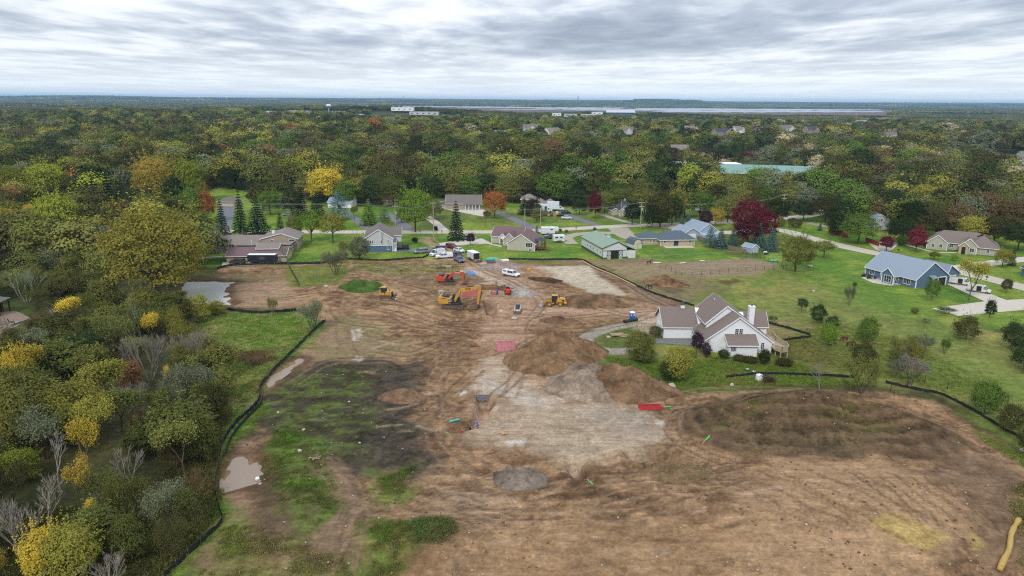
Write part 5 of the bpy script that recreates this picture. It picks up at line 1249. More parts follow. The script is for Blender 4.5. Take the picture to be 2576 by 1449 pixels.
def instancer(o, coll):
 ng = bpy.data.node_groups.new('spread', 'GeometryNodeTree')
 ng.interface.new_socket('Geometry', in_out='INPUT', socket_type='NodeSocketGeometry'); ng.interface.new_socket('Geometry', in_out='OUTPUT', socket_type='NodeSocketGeometry')
 gi = ng.nodes.new('NodeGroupInput'); go = ng.nodes.new('NodeGroupOutput')
 mp = ng.nodes.new('GeometryNodeMeshToPoints'); ng.links.new(gi.outputs[0], mp.inputs['Mesh'])
 ci = ng.nodes.new('GeometryNodeCollectionInfo'); ci.inputs['Collection'].default_value = coll; ci.inputs['Separate Children'].default_value = True; ci.inputs['Reset Children'].default_value = True
 ip = ng.nodes.new('GeometryNodeInstanceOnPoints'); ip.inputs['Pick Instance'].default_value = True
 ng.links.new(mp.outputs[0], ip.inputs['Points']); ng.links.new(ci.outputs[0], ip.inputs['Instance'])
 def na(n_, ty):
  x_ = ng.nodes.new('GeometryNodeInputNamedAttribute'); x_.data_type = ty; x_.inputs['Name'].default_value = n_; return [s_ for s_ in x_.outputs if s_.enabled][0]
 ng.links.new(na('ix', 'INT'), ip.inputs['Instance Index'])
 cx = ng.nodes.new('ShaderNodeCombineXYZ'); ng.links.new(na('rz', 'FLOAT'), cx.inputs[2]); ng.links.new(cx.outputs[0], ip.inputs['Rotation'])
 ng.links.new(na('sc', 'FLOAT_VECTOR'), ip.inputs['Scale'])
 ng.links.new(ip.outputs[0], go.inputs[0])
 md = o.modifiers.new('spread', 'NODES'); md.node_group = ng
instancer(wood, src)
print('woodland instances', len(pts_), 'sources', len(SRC))


# ------------------------------------------------------------------ building kit
MW = mat('white_siding', A(243, 244, 246), .75, var=.04, scale=2, stripe=('Z', .2, .02))
MTRIM = mat('white_trim', A(243, 244, 244), .6, var=.03)
MGLASS = mat('window_glass', (.03, .035, .045), .08, var=.3, scale=.7, spec=.8)
MROOFB = mat('brown_shingles', A(128, 114, 106), .95, var=.22, scale=5, bump=.03, stripe=None)
MROOFT = mat('taupe_shingles', A(138, 126, 120), .95, var=.14, scale=5, bump=.03)
MROOFM = mat('mauve_shingles', A(120, 96, 96), .95, var=.16, scale=5, bump=.03)
MROOFG = mat('green_metal_roof', A(136, 158, 138), .6, var=.06, scale=1.5, stripe=('X', .6, .04))
MROOFS = mat('slate_shingles', A(88, 100, 108), .95, var=.15, scale=5, bump=.03)
MROOFC = mat('charcoal_shingles', A(72, 72, 80), .95, var=.15, scale=5, bump=.03)
MROOFL = mat('light_blue_grey_shingles', A(146, 158, 172), .9, var=.10, scale=6, bump=.02)
MROOFO = mat('orange_brown_shingles', A(168, 122, 96), .95, var=.14, scale=5, bump=.03)
MROOFA = mat('aged_brown_shingles', A(118, 110, 104), .95, var=.18, scale=4, bump=.03)
MTAN = mat('tan_siding', A(168, 154, 134), .8, var=.06, stripe=('Z', .2, .02))
MTANL = mat('pale_tan_brick', A(192, 172, 142), .85, var=.10, scale=8)
MBEIGE = mat('beige_siding', A(186, 180, 166), .8, var=.05, stripe=('Z', .2, .02))
MLILAC = mat('pale_grey_siding', A(200, 200, 206), .8, var=.05, stripe=('Z', .2, .02))
MBLUEW = mat('blue_block_wall', A(84, 112, 142), .8, var=.1)
MBLUE = mat('slate_blue_siding', A(92, 116, 142), .8, var=.07, stripe=('Z', .2, .02))
MLBLUE = mat('pale_blue_siding', A(172, 186, 204), .8, var=.05, stripe=('Z', .2, .02))
MDBLUE = mat('dark_blue_siding', A(64, 74, 96), .8, var=.07)
MCREAM = mat('cream_siding', A(206, 198, 170), .8, var=.05)
MBRICKR = mat('dark_red_brick', A(92, 58, 50), .9, var=.2, scale=8)
MDGREEN = mat('dark_green_metal', A(70, 84, 74), .6, var=.1)
MBARNW = mat('white_metal_siding', A(212, 218, 212), .55, var=.04, stripe=('X', .3, .03))
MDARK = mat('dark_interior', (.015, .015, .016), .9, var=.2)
MWOOD = mat('weathered_wood', A(176, 162, 132), .85, var=.12, scale=4)
MFOUND = mat('concrete_foundation', A(176, 170, 160), .9, var=.1)
class House:
 def __init__(s, name, label, x, y, rot=0, z=0.0, group=None, cat='house'):
  s.o = thing(name, label, cat, (x, y, gz(x, y) + z), math.radians(rot), group)
 def part(s, name, mb_, m, par=None, label=None):
  o = mb_.build(name, m, par or s.o)
  if label: o['label'] = label
  return o
 def gable(s, x0, x1, y0, y1, z0, ze, zr, axis='x', wall=MW, roof=MROOFB, ridge=None, over=.45, hip=0.0, trim=MTRIM, ends=(.3, .3), hw=True, nowall=False):
  sw = axis == 'y'
  a0, a1, b0, b1 = (x0, x1, y0, y1) if not sw else (y0, y1, x0, x1)
  rb = ridge if ridge is not None else (b0 + b1) / 2
  tr = (lambda p: p) if not sw else (lambda p: (p[1], p[0], p[2]))
  w = MB()
  if not nowall:
   if hip: vs = [(a, b, z_) for z_ in (z0, ze) for a, b in ((a0, b0), (a1, b0), (a1, b1), (a0, b1))]; fs = [(0, 1, 2, 3), (4, 5, 6, 7), (0, 1, 5, 4), (1, 2, 6, 5), (2, 3, 7, 6), (3, 0, 4, 7)]
   else:
    pr = [(b0, z0), (b1, z0), (b1, ze), (rb, zr - .02), (b0, ze)]
    vs = [(a0, b, z_) for b, z_ in pr] + [(a1, b, z_) for b, z_ in pr]
    fs = [(0, 1, 2, 3, 4), (5, 6, 7, 8, 9)] + [(i, i + 5, (i + 1) % 5 + 5, (i + 1) % 5) for i in range(5)]
   w.add([tr(v) for v in vs], fs); s.part('wall', w, wall)
  r_ = MB(); th = .17
  k0 = (zr - ze) / (rb - b0); k1 = (zr - ze) / (b1 - rb)
  e0 = (b0 - over, ze - k0 * over); e1 = (b1 + over, ze - k1 * over)
  if hip:
   ov = over; i_ = hip
   c = [(a0 - ov, e0[0], e0[1]), (a1 + ov, e0[0], e0[1]), (a1 + ov, e1[0], e1[1]), (a0 - ov, e1[0], e1[1]), (a0 + i_, rb, zr), (a1 - i_, rb, zr)]
   c2 = [(p[0], p[1], p[2] + th) for p in c]
   r_.add([tr(v) for v in c2] + [tr(v) for v in c[:4]], [(0, 1, 5, 4), (1, 2, 5), (2, 3, 4, 5), (3, 0, 4), (0, 6, 7, 1), (1, 7, 8, 2), (2, 8, 9, 3), (3, 9, 6, 0), (6, 9, 8, 7)])
   s.part('roof', r_, roof)
   g = MB()
   z_ = e0[1]
   for p, q in ((0, 1), (1, 2), (2, 3), (3, 0)):
    g.bar(tr((c[p][0], c[p][1], z_ - .02)), tr((c[q][0], c[q][1], z_ - .02)), .08, .2)
   s.part('fascia', g, trim)
  else:
   aa0, aa1 = a0 - ends[0], a1 + ends[1]
   pr = [e0, (rb, zr), e1, (e1[0], e1[1] + th), (rb, zr + th), (e0[0], e0[1] + th)]
   vs = [(aa0, b, z_) for b, z_ in pr] + [(aa1, b, z_) for b, z_ in pr]
   fs = [(0, 1, 4, 5), (1, 2, 3, 4), (6, 11, 10, 7), (7, 10, 9, 8)] + [(i, (i + 1) % 6, (i + 1) % 6 + 6, i + 6) for i in range(6)]
   r_.add([tr(v) for v in vs], fs); s.part('roof', r_, roof)
   g = MB()
   for aa, sg in ((aa0, -1), (aa1, 1)):
    if (sg < 0 and ends[0] < 0) or (sg > 0 and ends[1] < 0): continue
    for (p, q) in ((e0, (rb, zr)), ((rb, zr), e1)):
     g.bar(tr((aa + sg * .03, p[0], p[1] + .04)), tr((aa + sg * .03, q[0], q[1] + .04)), .06, .24)
   for e_ in (e0, e1):
    g.bar(tr((aa0, e_[0], e_[1] + .02)), tr((aa1, e_[0], e_[1] + .02)), .1, .18)
   s.part('fascia', g, trim)
  return s
 def face(s, f, u, z_):
  """f = (axis, value, sign): point on that face"""
  ax, v, sg = f
  return (u, v, z_) if ax == 'y' else (v, u, z_)
 def win(s, f, u, z_, w=1.0, h=1.2, n=2, bars=1, trim=MTRIM, name='window', t=.12):
  ax, v, sg = f
  m = MB()
  def bx(u0, u1, z0, z1, d0, d1):
   a, b_ = sorted((v + sg * d0, v + sg * d1))
   if ax == 'y': m.box(u0, u1, a, b_, z0, z1)
   else: m.box(a, b_, u0, u1, z0, z1)
  bx(u - w / 2 - t, u + w / 2 + t, z_ + h, z_ + h + t, .0, .07); bx(u - w / 2 - t, u + w / 2 + t, z_ - t, z_, .0, .09)
  bx(u - w / 2 - t, u - w / 2, z_, z_ + h, .0, .07); bx(u + w / 2, u + w / 2 + t, z_, z_ + h, .0, .07)
  for i in range(1, n): bx(u - w / 2 + w * i / n - .03, u - w / 2 + w * i / n + .03, z_, z_ + h, .0, .06)
  for j in range(1, bars + 1):
   if bars: bx(u - w / 2, u + w / 2, z_ + h * j / (bars + 1) - .015, z_ + h * j / (bars + 1) + .015, .0, .055)
  o = s.part(name, m, trim)
  m = MB(); bx(u - w / 2, u + w / 2, z_, z_ + h, -.02, .035)
  s.part('pane', m, MGLASS, o)
  return o
 def door(s, f, u, z0, w=1.0, h=2.1, m_=None, name='door', panels=0):
  ax, v, sg = f; m = MB()
  def bx(u0, u1, za, zb, d0, d1):
   a, b_ = sorted((v + sg * d0, v + sg * d1))
   if ax == 'y': m.box(u0, u1, a, b_, za, zb)
   else: m.box(a, b_, u0, u1, za, zb)
  bx(u - w / 2, u + w / 2, z0, z0 + h, .0, .05)
  if panels:
   for j in range(panels): bx(u - w / 2 + .08, u + w / 2 - .08, z0 + h * j / panels + .05, z0 + h * (j + 1) / panels - .05, .05, .075)
  d_ = s.part(name, m, m_ or MTRIM)
  m = MB()
  bx(u - w / 2 - .12, u - w / 2, z0, z0 + h + .12, .0, .08); bx(u + w / 2, u + w / 2 + .12, z0, z0 + h + .12, .0, .08); bx(u - w / 2, u + w / 2, z0 + h, z0 + h + .12, .0, .08)
  s.part('door_frame', m, MTRIM, d_)
  return d_
 def corner(s, pts, z0, z1, m=MTRIM, w=.16):
  for x, y in pts: s.part('corner_board', MB().box(x - w / 2, x + w / 2, y - w / 2, y + w / 2, z0, z1), m)
 def box(s, name, x0, x1, y0, y1, z0, z1, m): return s.part(name, MB().box(x0, x1, y0, y1, z0, z1), m)

# ---- farmhouse
h = House('farmhouse', 'large white farmhouse with brown roofs and a side deck beside the building site', 41.15, 144.4, 0)
h.gable(.15, 14.6, 0, 9, -.4, 2.6, 7.9, 'y', ridge=7.3, ends=(.35, 0))
h.box('foundation', .05, 14.7, -.06, 9, -.6, -.02, MFOUND)
h.gable(1.75, 11.2, 4.8, 15.2, 2, 5.25, 9.0, 'y', ridge=5.95, ends=(.35, .35))
h.gable(-6.5, 2.2, 9.35, 18.0, -.3, 2.9, 6.0, 'x', ridge=13.9, ends=(.5, -1))
h.gable(10.4, 16.2, 7.9, 12.9, -.3, 3.7, 6.1, 'x', ridge=10.4, ends=(-1, .35))

# bump out with a lean-to roof
m = MB(); m.box(4.75, 10.65, -2.5, .02, -.3, 2.55); h.part('wall', m, MW)
h.box('foundation', 4.7, 10.7, -2.56, 0, -.75, -.28, MFOUND)
m = MB(); m.add([(4.35, -2.95, 2.42), (11.05, -2.95, 2.42), (11.05, .0, 4.02), (4.35, .0, 4.02), (4.35, -2.95, 2.58), (11.05, -2.95, 2.58), (11.05, .0, 4.2), (4.35, .0, 4.2)],
      [(0, 1, 2, 3), (4, 5, 6, 7), (0, 1, 5, 4), (1, 2, 6, 5), (3, 0, 4, 7), (2, 3, 7, 6)]); h.part('roof', m, MROOFB)
m = MB(); m.bar((4.35, -3.0, 2.48), (11.05, -3.0, 2.48), .06, .22); m.bar((4.32, -3, 2.45), (4.32, 0, 4.05), .06, .2); m.bar((11.08, -3, 2.45), (11.08, 0, 4.05), .06, .2); h.part('fascia', m, MTRIM)
F = ('y', 0, -1)
h.win(F, 6.95, 4.1, .68, 1.25, 2, 2); h.win(F, 7.85, 4.1, .68, 1.25, 2, 2); h.win(F, 12.75, .8, .62, 1.5, 2, 3)
h.win(('y', -2.5, -1), 5.45, 1.25, .5, 1.05, 2, 2); h.win(('y', -2.5, -1), 6.1, 1.25, .5, 1.05, 2, 2); h.win(('x', 14.6, 1), 1.4, .8, .7, 1.5, 2, 3); h.win(('x', 4.75, -1), -1.3, 1.0, .5, 1.3)
for u in (5.6, 6.35, 7.1, 7.85, 8.9, 9.65, 10.4, 11.15): h.win(('x', 1.75, -1), u, 3.75, .55, 1.05, 1, 1)
h.corner([(.15, 0), (14.6, 0), (4.75, -2.5), (10.65, -2.5), (-6.5, 9.35), (16.2, 7.9)], -.3, 2.5)
h.door(('x', -6.5, -1), 12.0, -.2, 2.4, 2.2, MTRIM, 'garage_door', 4); h.door(('x', -6.5, -1), 15.2, -.2, 2.4, 2.2, MTRIM, 'garage_door', 4)
m = MB(); m.box(11.7, 12.9, 7.0, 8.2, 2.5, 8.1); ch = h.part('chimney', m, MW)
m = MB(); m.box(11.62, 12.98, 6.92, 8.28, 8.1, 8.28); h.part('chimney_cap', m, MTRIM, ch); m = MB(); m.disc((12.3, 7.6, 8.6), .22, .6, 10, 'z'); h.part('flue', m, mat('galvanised', A(150, 154, 158), .4, .7), ch)
m = MB(); m.box(-2.0, -1.1, 13.4, 14.3, 5.9, 6.75); cu = h.part('cupola', m, MTRIM); m = MB(); m.add([(-2.2, 13.2, 6.75), (-.9, 13.2, 6.75), (-.9, 14.5, 6.75), (-2.2, 14.5, 6.75), (-1.55, 13.85, 7.35)], [(0, 1, 2, 3), (0, 1, 4), (1, 2, 4), (2, 3, 4), (3, 0, 4)]); h.part('cupola_roof', m, MROOFC, cu)
m = MB(); m.disc((5.2, 12, 8.4), .1, .6, 8, 'z'); h.part('vent_pipe', m, MTRIM)
# deck
dk = [(14.6, -2.2), (15.6, -3.6), (17.2, -3.0), (17.6, -.6), (16.8, 3.4), (17.2, 6.5), (16.2, 7.9), (14.6, 7.9)]
m = MB(); m.prism(dk, 1.35, 1.6, 'z'); d_ = h.part('deck', m, MWOOD)
m = MB()
for i in range(6):
 p, q = dk[i], dk[i + 1]
 m.bar((*p, 2.62), (*q, 2.62), .16, .08); m.bar((*p, 1.75), (*q, 1.75), .08, .08)
 L_ = math.hypot(q[0] - p[0], q[1] - p[1]); n_ = int(L_ / .16)
 for j in range(n_ + 1):
  t_ = j / max(n_, 1); m.box(p[0] + (q[0] - p[0]) * t_ - .05, p[0] + (q[0] - p[0]) * t_ + .05, p[1] + (q[1] - p[1]) * t_ - .03, p[1] + (q[1] - p[1]) * t_ + .03, 1.6, 2.6)
h.part('railing', m, MWOOD, d_)
for x_, y_ in ((15.5, -3.3), (17.1, -2.8), (17.3, -.6), (14.95, -1.8), (16.9, 3.4)):
 h.part('post', MB().box(x_ - .1, x_ + .1, y_ - .1, y_ + .1, -.4, 1.38), MWOOD, d_)
h.box('patio_slab', 14.0, 17.8, -4.6, 3, -.5, -.12, mat('grey_paving', A(150, 148, 150), .9))

# ---- tan split level
h = House('split_level_house', 'tan split level house with long brown roofs beside the pond', -104, 244, 6)
h.gable(0, 18.5, 1, 11, -.3, 2.9, 4.7, 'x', MTAN, MROOFT, over=.7); h.gable(15.5, 27.6, 1.0, 13, -.3, 4.3, 6.1, 'y', MTAN, MROOFT, ridge=22.4, over=.6)
h.gable(8.5, 27.5, -17.5, -7.5, -.3, 2.3, 4.1, 'x', MTANL, MROOFM, over=.6)
h.gable(17.6, 24.6, -14.6, -8.2, 2.0, 4.0, 5.0, 'x', MTANL, MROOFT, over=.5); m = MB(); m.box(9, 26.5, -7.6, 1.2, -.3, 2.6); h.part('wall', m, MTAN)
m = MB(); m.add([(8.4, -8, 3.7), (27.2, -8, 3.7), (27.2, 1.0, 3.3), (8.4, 1.0, 2.9), (8.4, -8, 3.85), (27.2, -8, 3.85), (27.2, 1.0, 3.45), (8.4, 1.0, 3.05)], [(0, 1, 2, 3), (4, 5, 6, 7), (0, 1, 5, 4), (1, 2, 6, 5), (3, 0, 4, 7), (2, 3, 7, 6)]); h.part('roof', m, MROOFT)
F = ('y', 1.0, -1)
for u in (1.8, 5.2, 8.0, 12.5, 16.5): h.win(F, u, 1.5, 1.8, .9, 2, 0)
h.win(F, 26.0, 2.1, 1.9, 1.9, 2, 0); h.win(F, 19.3, 3.2, .8, .8, 2, 0); h.win(('x', 27.6, 1), 4, 2, 1.8, 1.6, 2, 0)
h.door(('y', -17.5, -1), 19.4, -.2, .95, 2.0, mat('brown_door', A(110, 84, 60), .7)); h.win(('y', -17.5, -1), 24.5, .8, 1.0, .9)
h.part('chimney', MB().box(18.6, 19.3, 4.8, 5.6, 4, 6.4), MTRIM); h.corner([(27.6, 1), (8.5, -17.5), (27.5, -17.5)], 0, 2.2, MTAN)
m = MB(); m.tube([(14.5, -8, 3.6), (14.5, -8, 5.6)], .06, 6); h.part('vent_pipe', m, MTRIM)

# ---- white and blue house
h = House('two_storey_house', 'white two storey house with a blue basement wall and steep brown roof', -51.9, 245.4, 8)
h.gable(0, 9.6, 0, 15.5, 2.35, 5.0, 8.0, 'y', MLILAC, MROOFA, over=.5); h.box('basement_wall', .12, 9.48, .12, 15.3, -.3, 2.35, MBLUEW)
h.gable(6.8, 12.6, 6.5, 13.5, 2.3, 4.9, 7.2, 'x', MLILAC, MROOFA, over=.4)
m = MB(); m.box(-.02, 9.62, -.03, .0, 2.25, 2.45); h.part('fascia', m, MTRIM)
for u in (2.0, 2.75, 5.7, 8.1): h.win(('y', 0, -1), u, 3.15, .42, 1.05, 1, 1)
h.win(('y', .12, -1), 8.2, .9, .9, 1.3, 2, 0); h.corner([(0, 0), (9.6, 0)], 0, 5.0); h.win(('x', 9.6, 1), 1.0, 3.4, .6, 1.1, 1, 0)
m = MB()
for i in range(8): m.box(9.7, 10.9, .6 + i * .33, .93 + i * .33, 0, .3 + i * .29)
m.bar((10.9, .6, 1.2), (10.9, 3.2, 3.3), .07, .1); m.bar((10.9, 3.2, 3.3), (10.9, 4.8, 3.3), .07, .1); m.bar((9.75, .6, 1.2), (9.75, 3.2, 3.3), .07, .1); m.box(9.62, 10.95, 3.2, 4.9, 2.2, 2.4); h.part('stair', m, MTRIM)

# ---- mauve roofed ranch
h = House('ranch_house', 'beige ranch house with a mauve roof and white trim in the middle lawn', -1.6, 251.6, -14)
h.gable(0, 9.8, 0, 13, -.3, 2.7, 5.9, 'y', MBEIGE, MROOFM, over=.5); h.gable(-9.2, 2.5, 11, 22, -.3, 2.8, 5.6, 'x', MBEIGE, MROOFM, over=.4, ridge=16.5)
h.gable(-3.4, 1.2, 6.5, 14, -.3, 2.6, 4.8, 'y', MBEIGE, MROOFM, over=.4); h.gable(-5.6, -3.0, 9, 14, 2.2, 2.7, 4.1, 'y', MTRIM, MROOFM, over=.3)
F = ('y', 0, -1)
for i in range(4): h.win(F, 6.85 + i * .62, 1.45, .5, 1.5, 1, 0)
h.win(F, 8.3, .1, 1.0, .6, 2, 0, MTRIM); h.win(('y', 6.5, -1), -1.1, .9, 1.4, 1.3, 3, 1); h.win(('x', 0, -1), 3.5, .9, .8, 1.3, 1, 1); h.win(('x', 0, -1), 5.2, .9, .6, 1.3, 1, 1)
h.door(('x', -9.2, -1), 14.0, -.2, 2.6, 2.2, MTRIM, 'garage_door', 4); h.door(('x', -9.2, -1), 18.4, -.2, 2.6, 2.2, MTRIM, 'garage_door', 4)
for x_ in (-5.5, -3.1): h.part('porch_post', MB().box(x_ - .1, x_ + .1, 8.95, 9.15, -.2, 2.4), MTRIM)
h.door(('y', 11, -1), -4.2, 0, 1.0, 2.1, mat('dark_door', A(70, 74, 84), .6)); h.corner([(0, 0), (9.8, 0), (-3.4, 6.5), (-9.2, 11)], -.2, 2.6); h.box('stone_skirt', -3.5, 1.2, 6.35, 6.5, -.3, .6, MFOUND)

# ---- green roofed horse barn
h = House('horse_barn', 'long white horse barn with pale green metal roof and open cross braced doors', 30.7, 236.8, 14, cat='barn')
h.gable(0, 8.8, 0, 21.5, -.2, 3.9, 5.9, 'y', MBARNW, MROOFG, over=.35, trim=MDGREEN, ridge=5.6)
m = MB(); m.box(8.8, 12.3, 0.05, 18, -.2, 2.75); h.part('wall', m, MBARNW)
m = MB(); m.add([(8.7, -.3, 4.3), (12.7, -.3, 2.65), (12.7, 18.3, 2.65), (8.7, 18.3, 4.3), (8.7, -.3, 4.45), (12.7, -.3, 2.8), (12.7, 18.3, 2.8), (8.7, 18.3, 4.45)], [(0, 1, 2, 3), (4, 5, 6, 7), (0, 1, 5, 4), (1, 2, 6, 5), (3, 0, 4, 7), (2, 3, 7, 6)]); h.part('roof', m, MROOFG)
m = MB(); m.box(-.04, 0, -.03, 21.5, -.2, .85); m.box(-.04, 1.7, -.04, 0, -.2, .6); m.box(7.4, 9.3, -.04, 0, -.2, .6); h.part('wainscot', m, MDGREEN)
m = MB(); m.bar((0, -.06, 2.95), (9.2, -.06, 2.95), .1, .16); m.box(-.02, .14, -.08, 0, 0, 3.8); m.box(12.2, 12.34, -.0, .08, 0, 2.7); h.part('fascia', m, MDGREEN)
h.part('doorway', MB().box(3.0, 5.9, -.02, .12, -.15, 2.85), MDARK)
for x_ in (1.7, 5.95):
 d_ = h.part('barn_door', MB().box(x_, x_ + 1.35, -.16, -.08, -.15, 2.8), MBARNW)
 m = MB(); y_ = -.18
 for a, b_ in (((x_, -.1), (x_ + 1.35, -.1)), ((x_, 1.3), (x_ + 1.35, 1.3)), ((x_, 2.75), (x_ + 1.35, 2.75)), ((x_, -.1), (x_, 2.75)), ((x_ + 1.35, -.1), (x_ + 1.35, 2.75)), ((x_, 0), (x_ + 1.35, 1.25)), ((x_, 1.25), (x_ + 1.35, 0)), ((x_, 1.35), (x_ + 1.35, 2.7)), ((x_, 2.7), (x_ + 1.35, 1.35))):
  m.bar((a[0], y_, a[1]), (b_[0], y_, b_[1]), .04, .12)
 h.part('brace', m, MDGREEN, d_)
for u in (2.0, 4.5, 8.4, 11.8, 14.6): h.win(('x', 0, -1), u, 1.75, 1.0, .8, 2, 0, MTRIM, t=.06)
h.door(('y', .05, -1), 11.0, -.1, 1.7, 1.9, MBARNW, 'stall_door', 1)
m = MB(); m.box(5.1, 6.1, 8.6, 9.6, 5.7, 6.5); cu = h.part('cupola', m, MTRIM); m = MB(); m.add([(4.9, 8.4, 6.5), (6.3, 8.4, 6.5), (6.3, 9.8, 6.5), (4.9, 9.8, 6.5), (5.6, 9.1, 7.1)], [(0, 1, 2, 3), (0, 1, 4), (1, 2, 4), (2, 3, 4), (3, 0, 4)]); h.part('cupola_roof', m, MROOFG, cu)
h.part('light', MB().ball((5.6, -.2, 4.3), .15, .15, .15), MTRIM)

# ---- brick ranch with slate roof and gambrel shed
h = House('brick_ranch_house', 'low tan brick ranch house with a slate grey hip roof behind the fenced lawn', 50.8, 259.5, 6)
h.gable(4.5, 17.6, .5, 10, -.2, 2.7, 4.9, 'x', MTANL, MROOFS, hip=4, over=.7); h.gable(-2.5, 6, 3.5, 10.5, -.2, 2.7, 4.3, 'x', MTANL, MROOFS, hip=3, over=.6)
F = ('y', .5, -1)
h.win(F, 6.3, 1.3, 1.0, .8); h.door(F, 10.5, 0, 2.0, 2.1, MGLASS, 'patio_door'); h.win(F, 15.9, 1.2, .9, .9); h.win(('y', 3.5, -1), -1.2, 1.3, 1.0, .6); h.win(('y', 3.5, -1), 1.6, .9, .6, 1.1); h.win(('y', 3.5, -1), 2.9, .9, .6, 1.1); h.corner([(17.6, .5), (4.5, .5)], 0, 2.6, MTRIM, .12)
h.part('vent_pipe', MB().disc((7, 5, 5.0), .12, .6, 8, 'z'), MROOFC); h.box('patio_slab', 5.5, 16.5, -3.2, .5, -.2, .12, mconc)
h = House('garden_shed', 'cream gambrel roofed shed beside the slate roofed brick house', 44.2, 254.3, 24, cat='shed')
m = MB(); pr = [(0, 0), (3.6, 0), (3.6, 1.9), (3.0, 3.0), (1.8, 3.6), (.6, 3.0), (0, 1.9)]; m.prism(pr, 0, 5); h.part('wall', m, mat('cream_boards', A(212, 206, 184), .8))
m = MB(); q = [(-.15, 1.75), (.5, 3.05), (1.8, 3.7), (3.1, 3.05), (3.75, 1.75), (3.85, 1.85), (3.15, 3.2), (1.8, 3.88), (.45, 3.2), (-.25, 1.85)]; m.prism(q, -.15, 5.15); h.part('roof', m, MROOFS)
m = MB(); m.bar((0, -.03, 1.9), (3.6, -.03, 1.9), .06, .1); m.bar((1.8, -.03, 0), (1.8, -.03, 1.9), .06, .06); h.part('door_frame', m, MDGREEN)

# ---- white cape
h = House('cottage', 'small white cottage with a dark grey roof and two gable windows across the road', 50.2, 331, 4)
h.gable(0, 8.2, 0, 11, -.2, 2.8, 6.4, 'y', MBEIGE, MROOFC, over=.4); h.gable(-3, .5, 4, 11.5, -.2, 2.2, 3.3, 'y', MBEIGE, MROOFC, over=.3, ridge=-1)
m = MB(); m.add([(.1, -.05, 3.0), (8.1, -.05, 3.0), (4.1, -.05, 6.2)], [(0, 1, 2)]); h.part('gable_boards', m, MTRIM)
for u in (3.6, 4.8): h.win(('y', -.05, -1), u, 3.7, .8, .9)
h.win(('y', 0, -1), 2.0, .9, .7, 1.2); h.door(('y', 0, -1), 4.6, -.1, .9, 2.0, mat('red_brown_door', A(110, 60, 50), .7)); h.win(('y', 0, -1), 6.6, .9, .7, 1.2); h.part('chimney', MB().box(3.6, 4.3, 7, 7.7, 5, 7.4), MFOUND); h.win(('x', 0, -1), 2.0, 1, .7, 1.2); h.corner([(0, 0), (8.2, 0)], 0, 2.7)

# ---- pale blue shed
h = House('garden_shed', 'small pale blue shed at the corner of the paddock fence', 85.4, 248.6, 28, cat='shed')
h.gable(0, 3.4, 0, 4.6, 0, 2.0, 3.0, 'y', MLBLUE, MROOFL, over=.2, ends=(.2, .2)); h.door(('y', 0, -1), 1.7, .05, 1.4, 1.8, MLBLUE)
h = House('garage', 'pale blue grey garages half hidden behind the blue spruces', 67, 273, 18, cat='garage')
h.gable(0, 7, 0, 9, 0, 2.6, 4.6, 'y', MLBLUE, MROOFL, over=.3); h.gable(8, 16, 2, 14, 0, 2.9, 5.6, 'y', MLBLUE, MROOFL, over=.3); h.box('porch', 6.5, 15, -3, 2, 0, 2.2, MLBLUE); h.door(('y', 0, -1), 3.5, 0, 3, 2.2, MTRIM, 'garage_door', 4); h.win(('y', -3, -1), 10, .8, 1.2, .9)

# ---- slate blue house
h = House('blue_house', 'slate blue one storey house with a broad pale grey roof and an open garage', 110.8, 216.8, -67)
# local x runs along the long patio side, y away from the drone
h.gable(0, 17.6, 0, 13.6, -.2, 2.8, 7.2, 'x', MBLUE, MROOFL, over=.5, ridge=6.4); h.gable(8.1, 12.2, -2.6, 5, -.2, 2.8, 4.7, 'y', MBLUE, MROOFL, over=.35, ends=(.35, -1))
h.gable(11.5, 17.0, 12.4, 20.4, -.2, 2.8, 6.0, 'y', MBLUE, MROOFL, over=.4, ends=(-1, .4), ridge=14.2) if False else None
h.gable(9.5, 16.8, 13.5, 19.5, -.2, 2.8, 5.6, 'x', MBLUE, MROOFL, over=.4, ends=(.4, .4), ridge=14.8)
F = ('y', 0, -1)
h.win(F, 2.4, .8, 1.5, 1.5, 3, 0); h.door(F, 6.6, -.1, 2.0, 2.3, MGLASS, 'patio_door'); h.win(F, 14.6, .7, 2.2, 1.5, 4, 0); h.win(('y', -2.6, -1), 10.2, .4, 2.3, 2.0, 3, 1); h.win(('x', 12.2, 1), -1.3, .4, 1.2, 2.0, 2, 1); h.win(('x', 8.1, -1), -1.3, .4, 1.0, 2.0, 1, 0)
G_ = ('x', 17.6, 1)
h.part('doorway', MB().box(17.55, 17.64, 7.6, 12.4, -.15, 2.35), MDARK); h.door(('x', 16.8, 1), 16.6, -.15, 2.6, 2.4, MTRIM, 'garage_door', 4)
m = MB(); m.box(17.6, 17.75, 7.3, 7.6, 0, 2.6); m.box(17.6, 17.75, 12.4, 12.7, 0, 2.6); m.box(17.6, 17.75, 7.3, 12.7, 2.4, 2.65); h.part('door_frame', m, MTRIM)
m = MB(); m.add([(17.6, 5.0, 3.2), (19.1, 5.0, 2.7), (19.1, 7.4, 2.7), (17.6, 7.4, 3.2), (17.6, 5, 3.35), (19.1, 5, 2.82), (19.1, 7.4, 2.82), (17.6, 7.4, 3.35)], [(0, 1, 2, 3), (4, 5, 6, 7), (0, 1, 5, 4), (1, 2, 6, 5), (3, 0, 4, 7), (2, 3, 7, 6)]); h.part('canopy', m, MROOFL)
for y_ in (5.1, 7.3): h.part('post', MB().box(18.85, 19.05, y_ - .1, y_ + .1, 0, 2.7), MTRIM)
h.corner([(0, 0), (17.6, 0), (8.1, -2.6), (12.2, -2.6)], -.1, 2.7, MTRIM, .22)

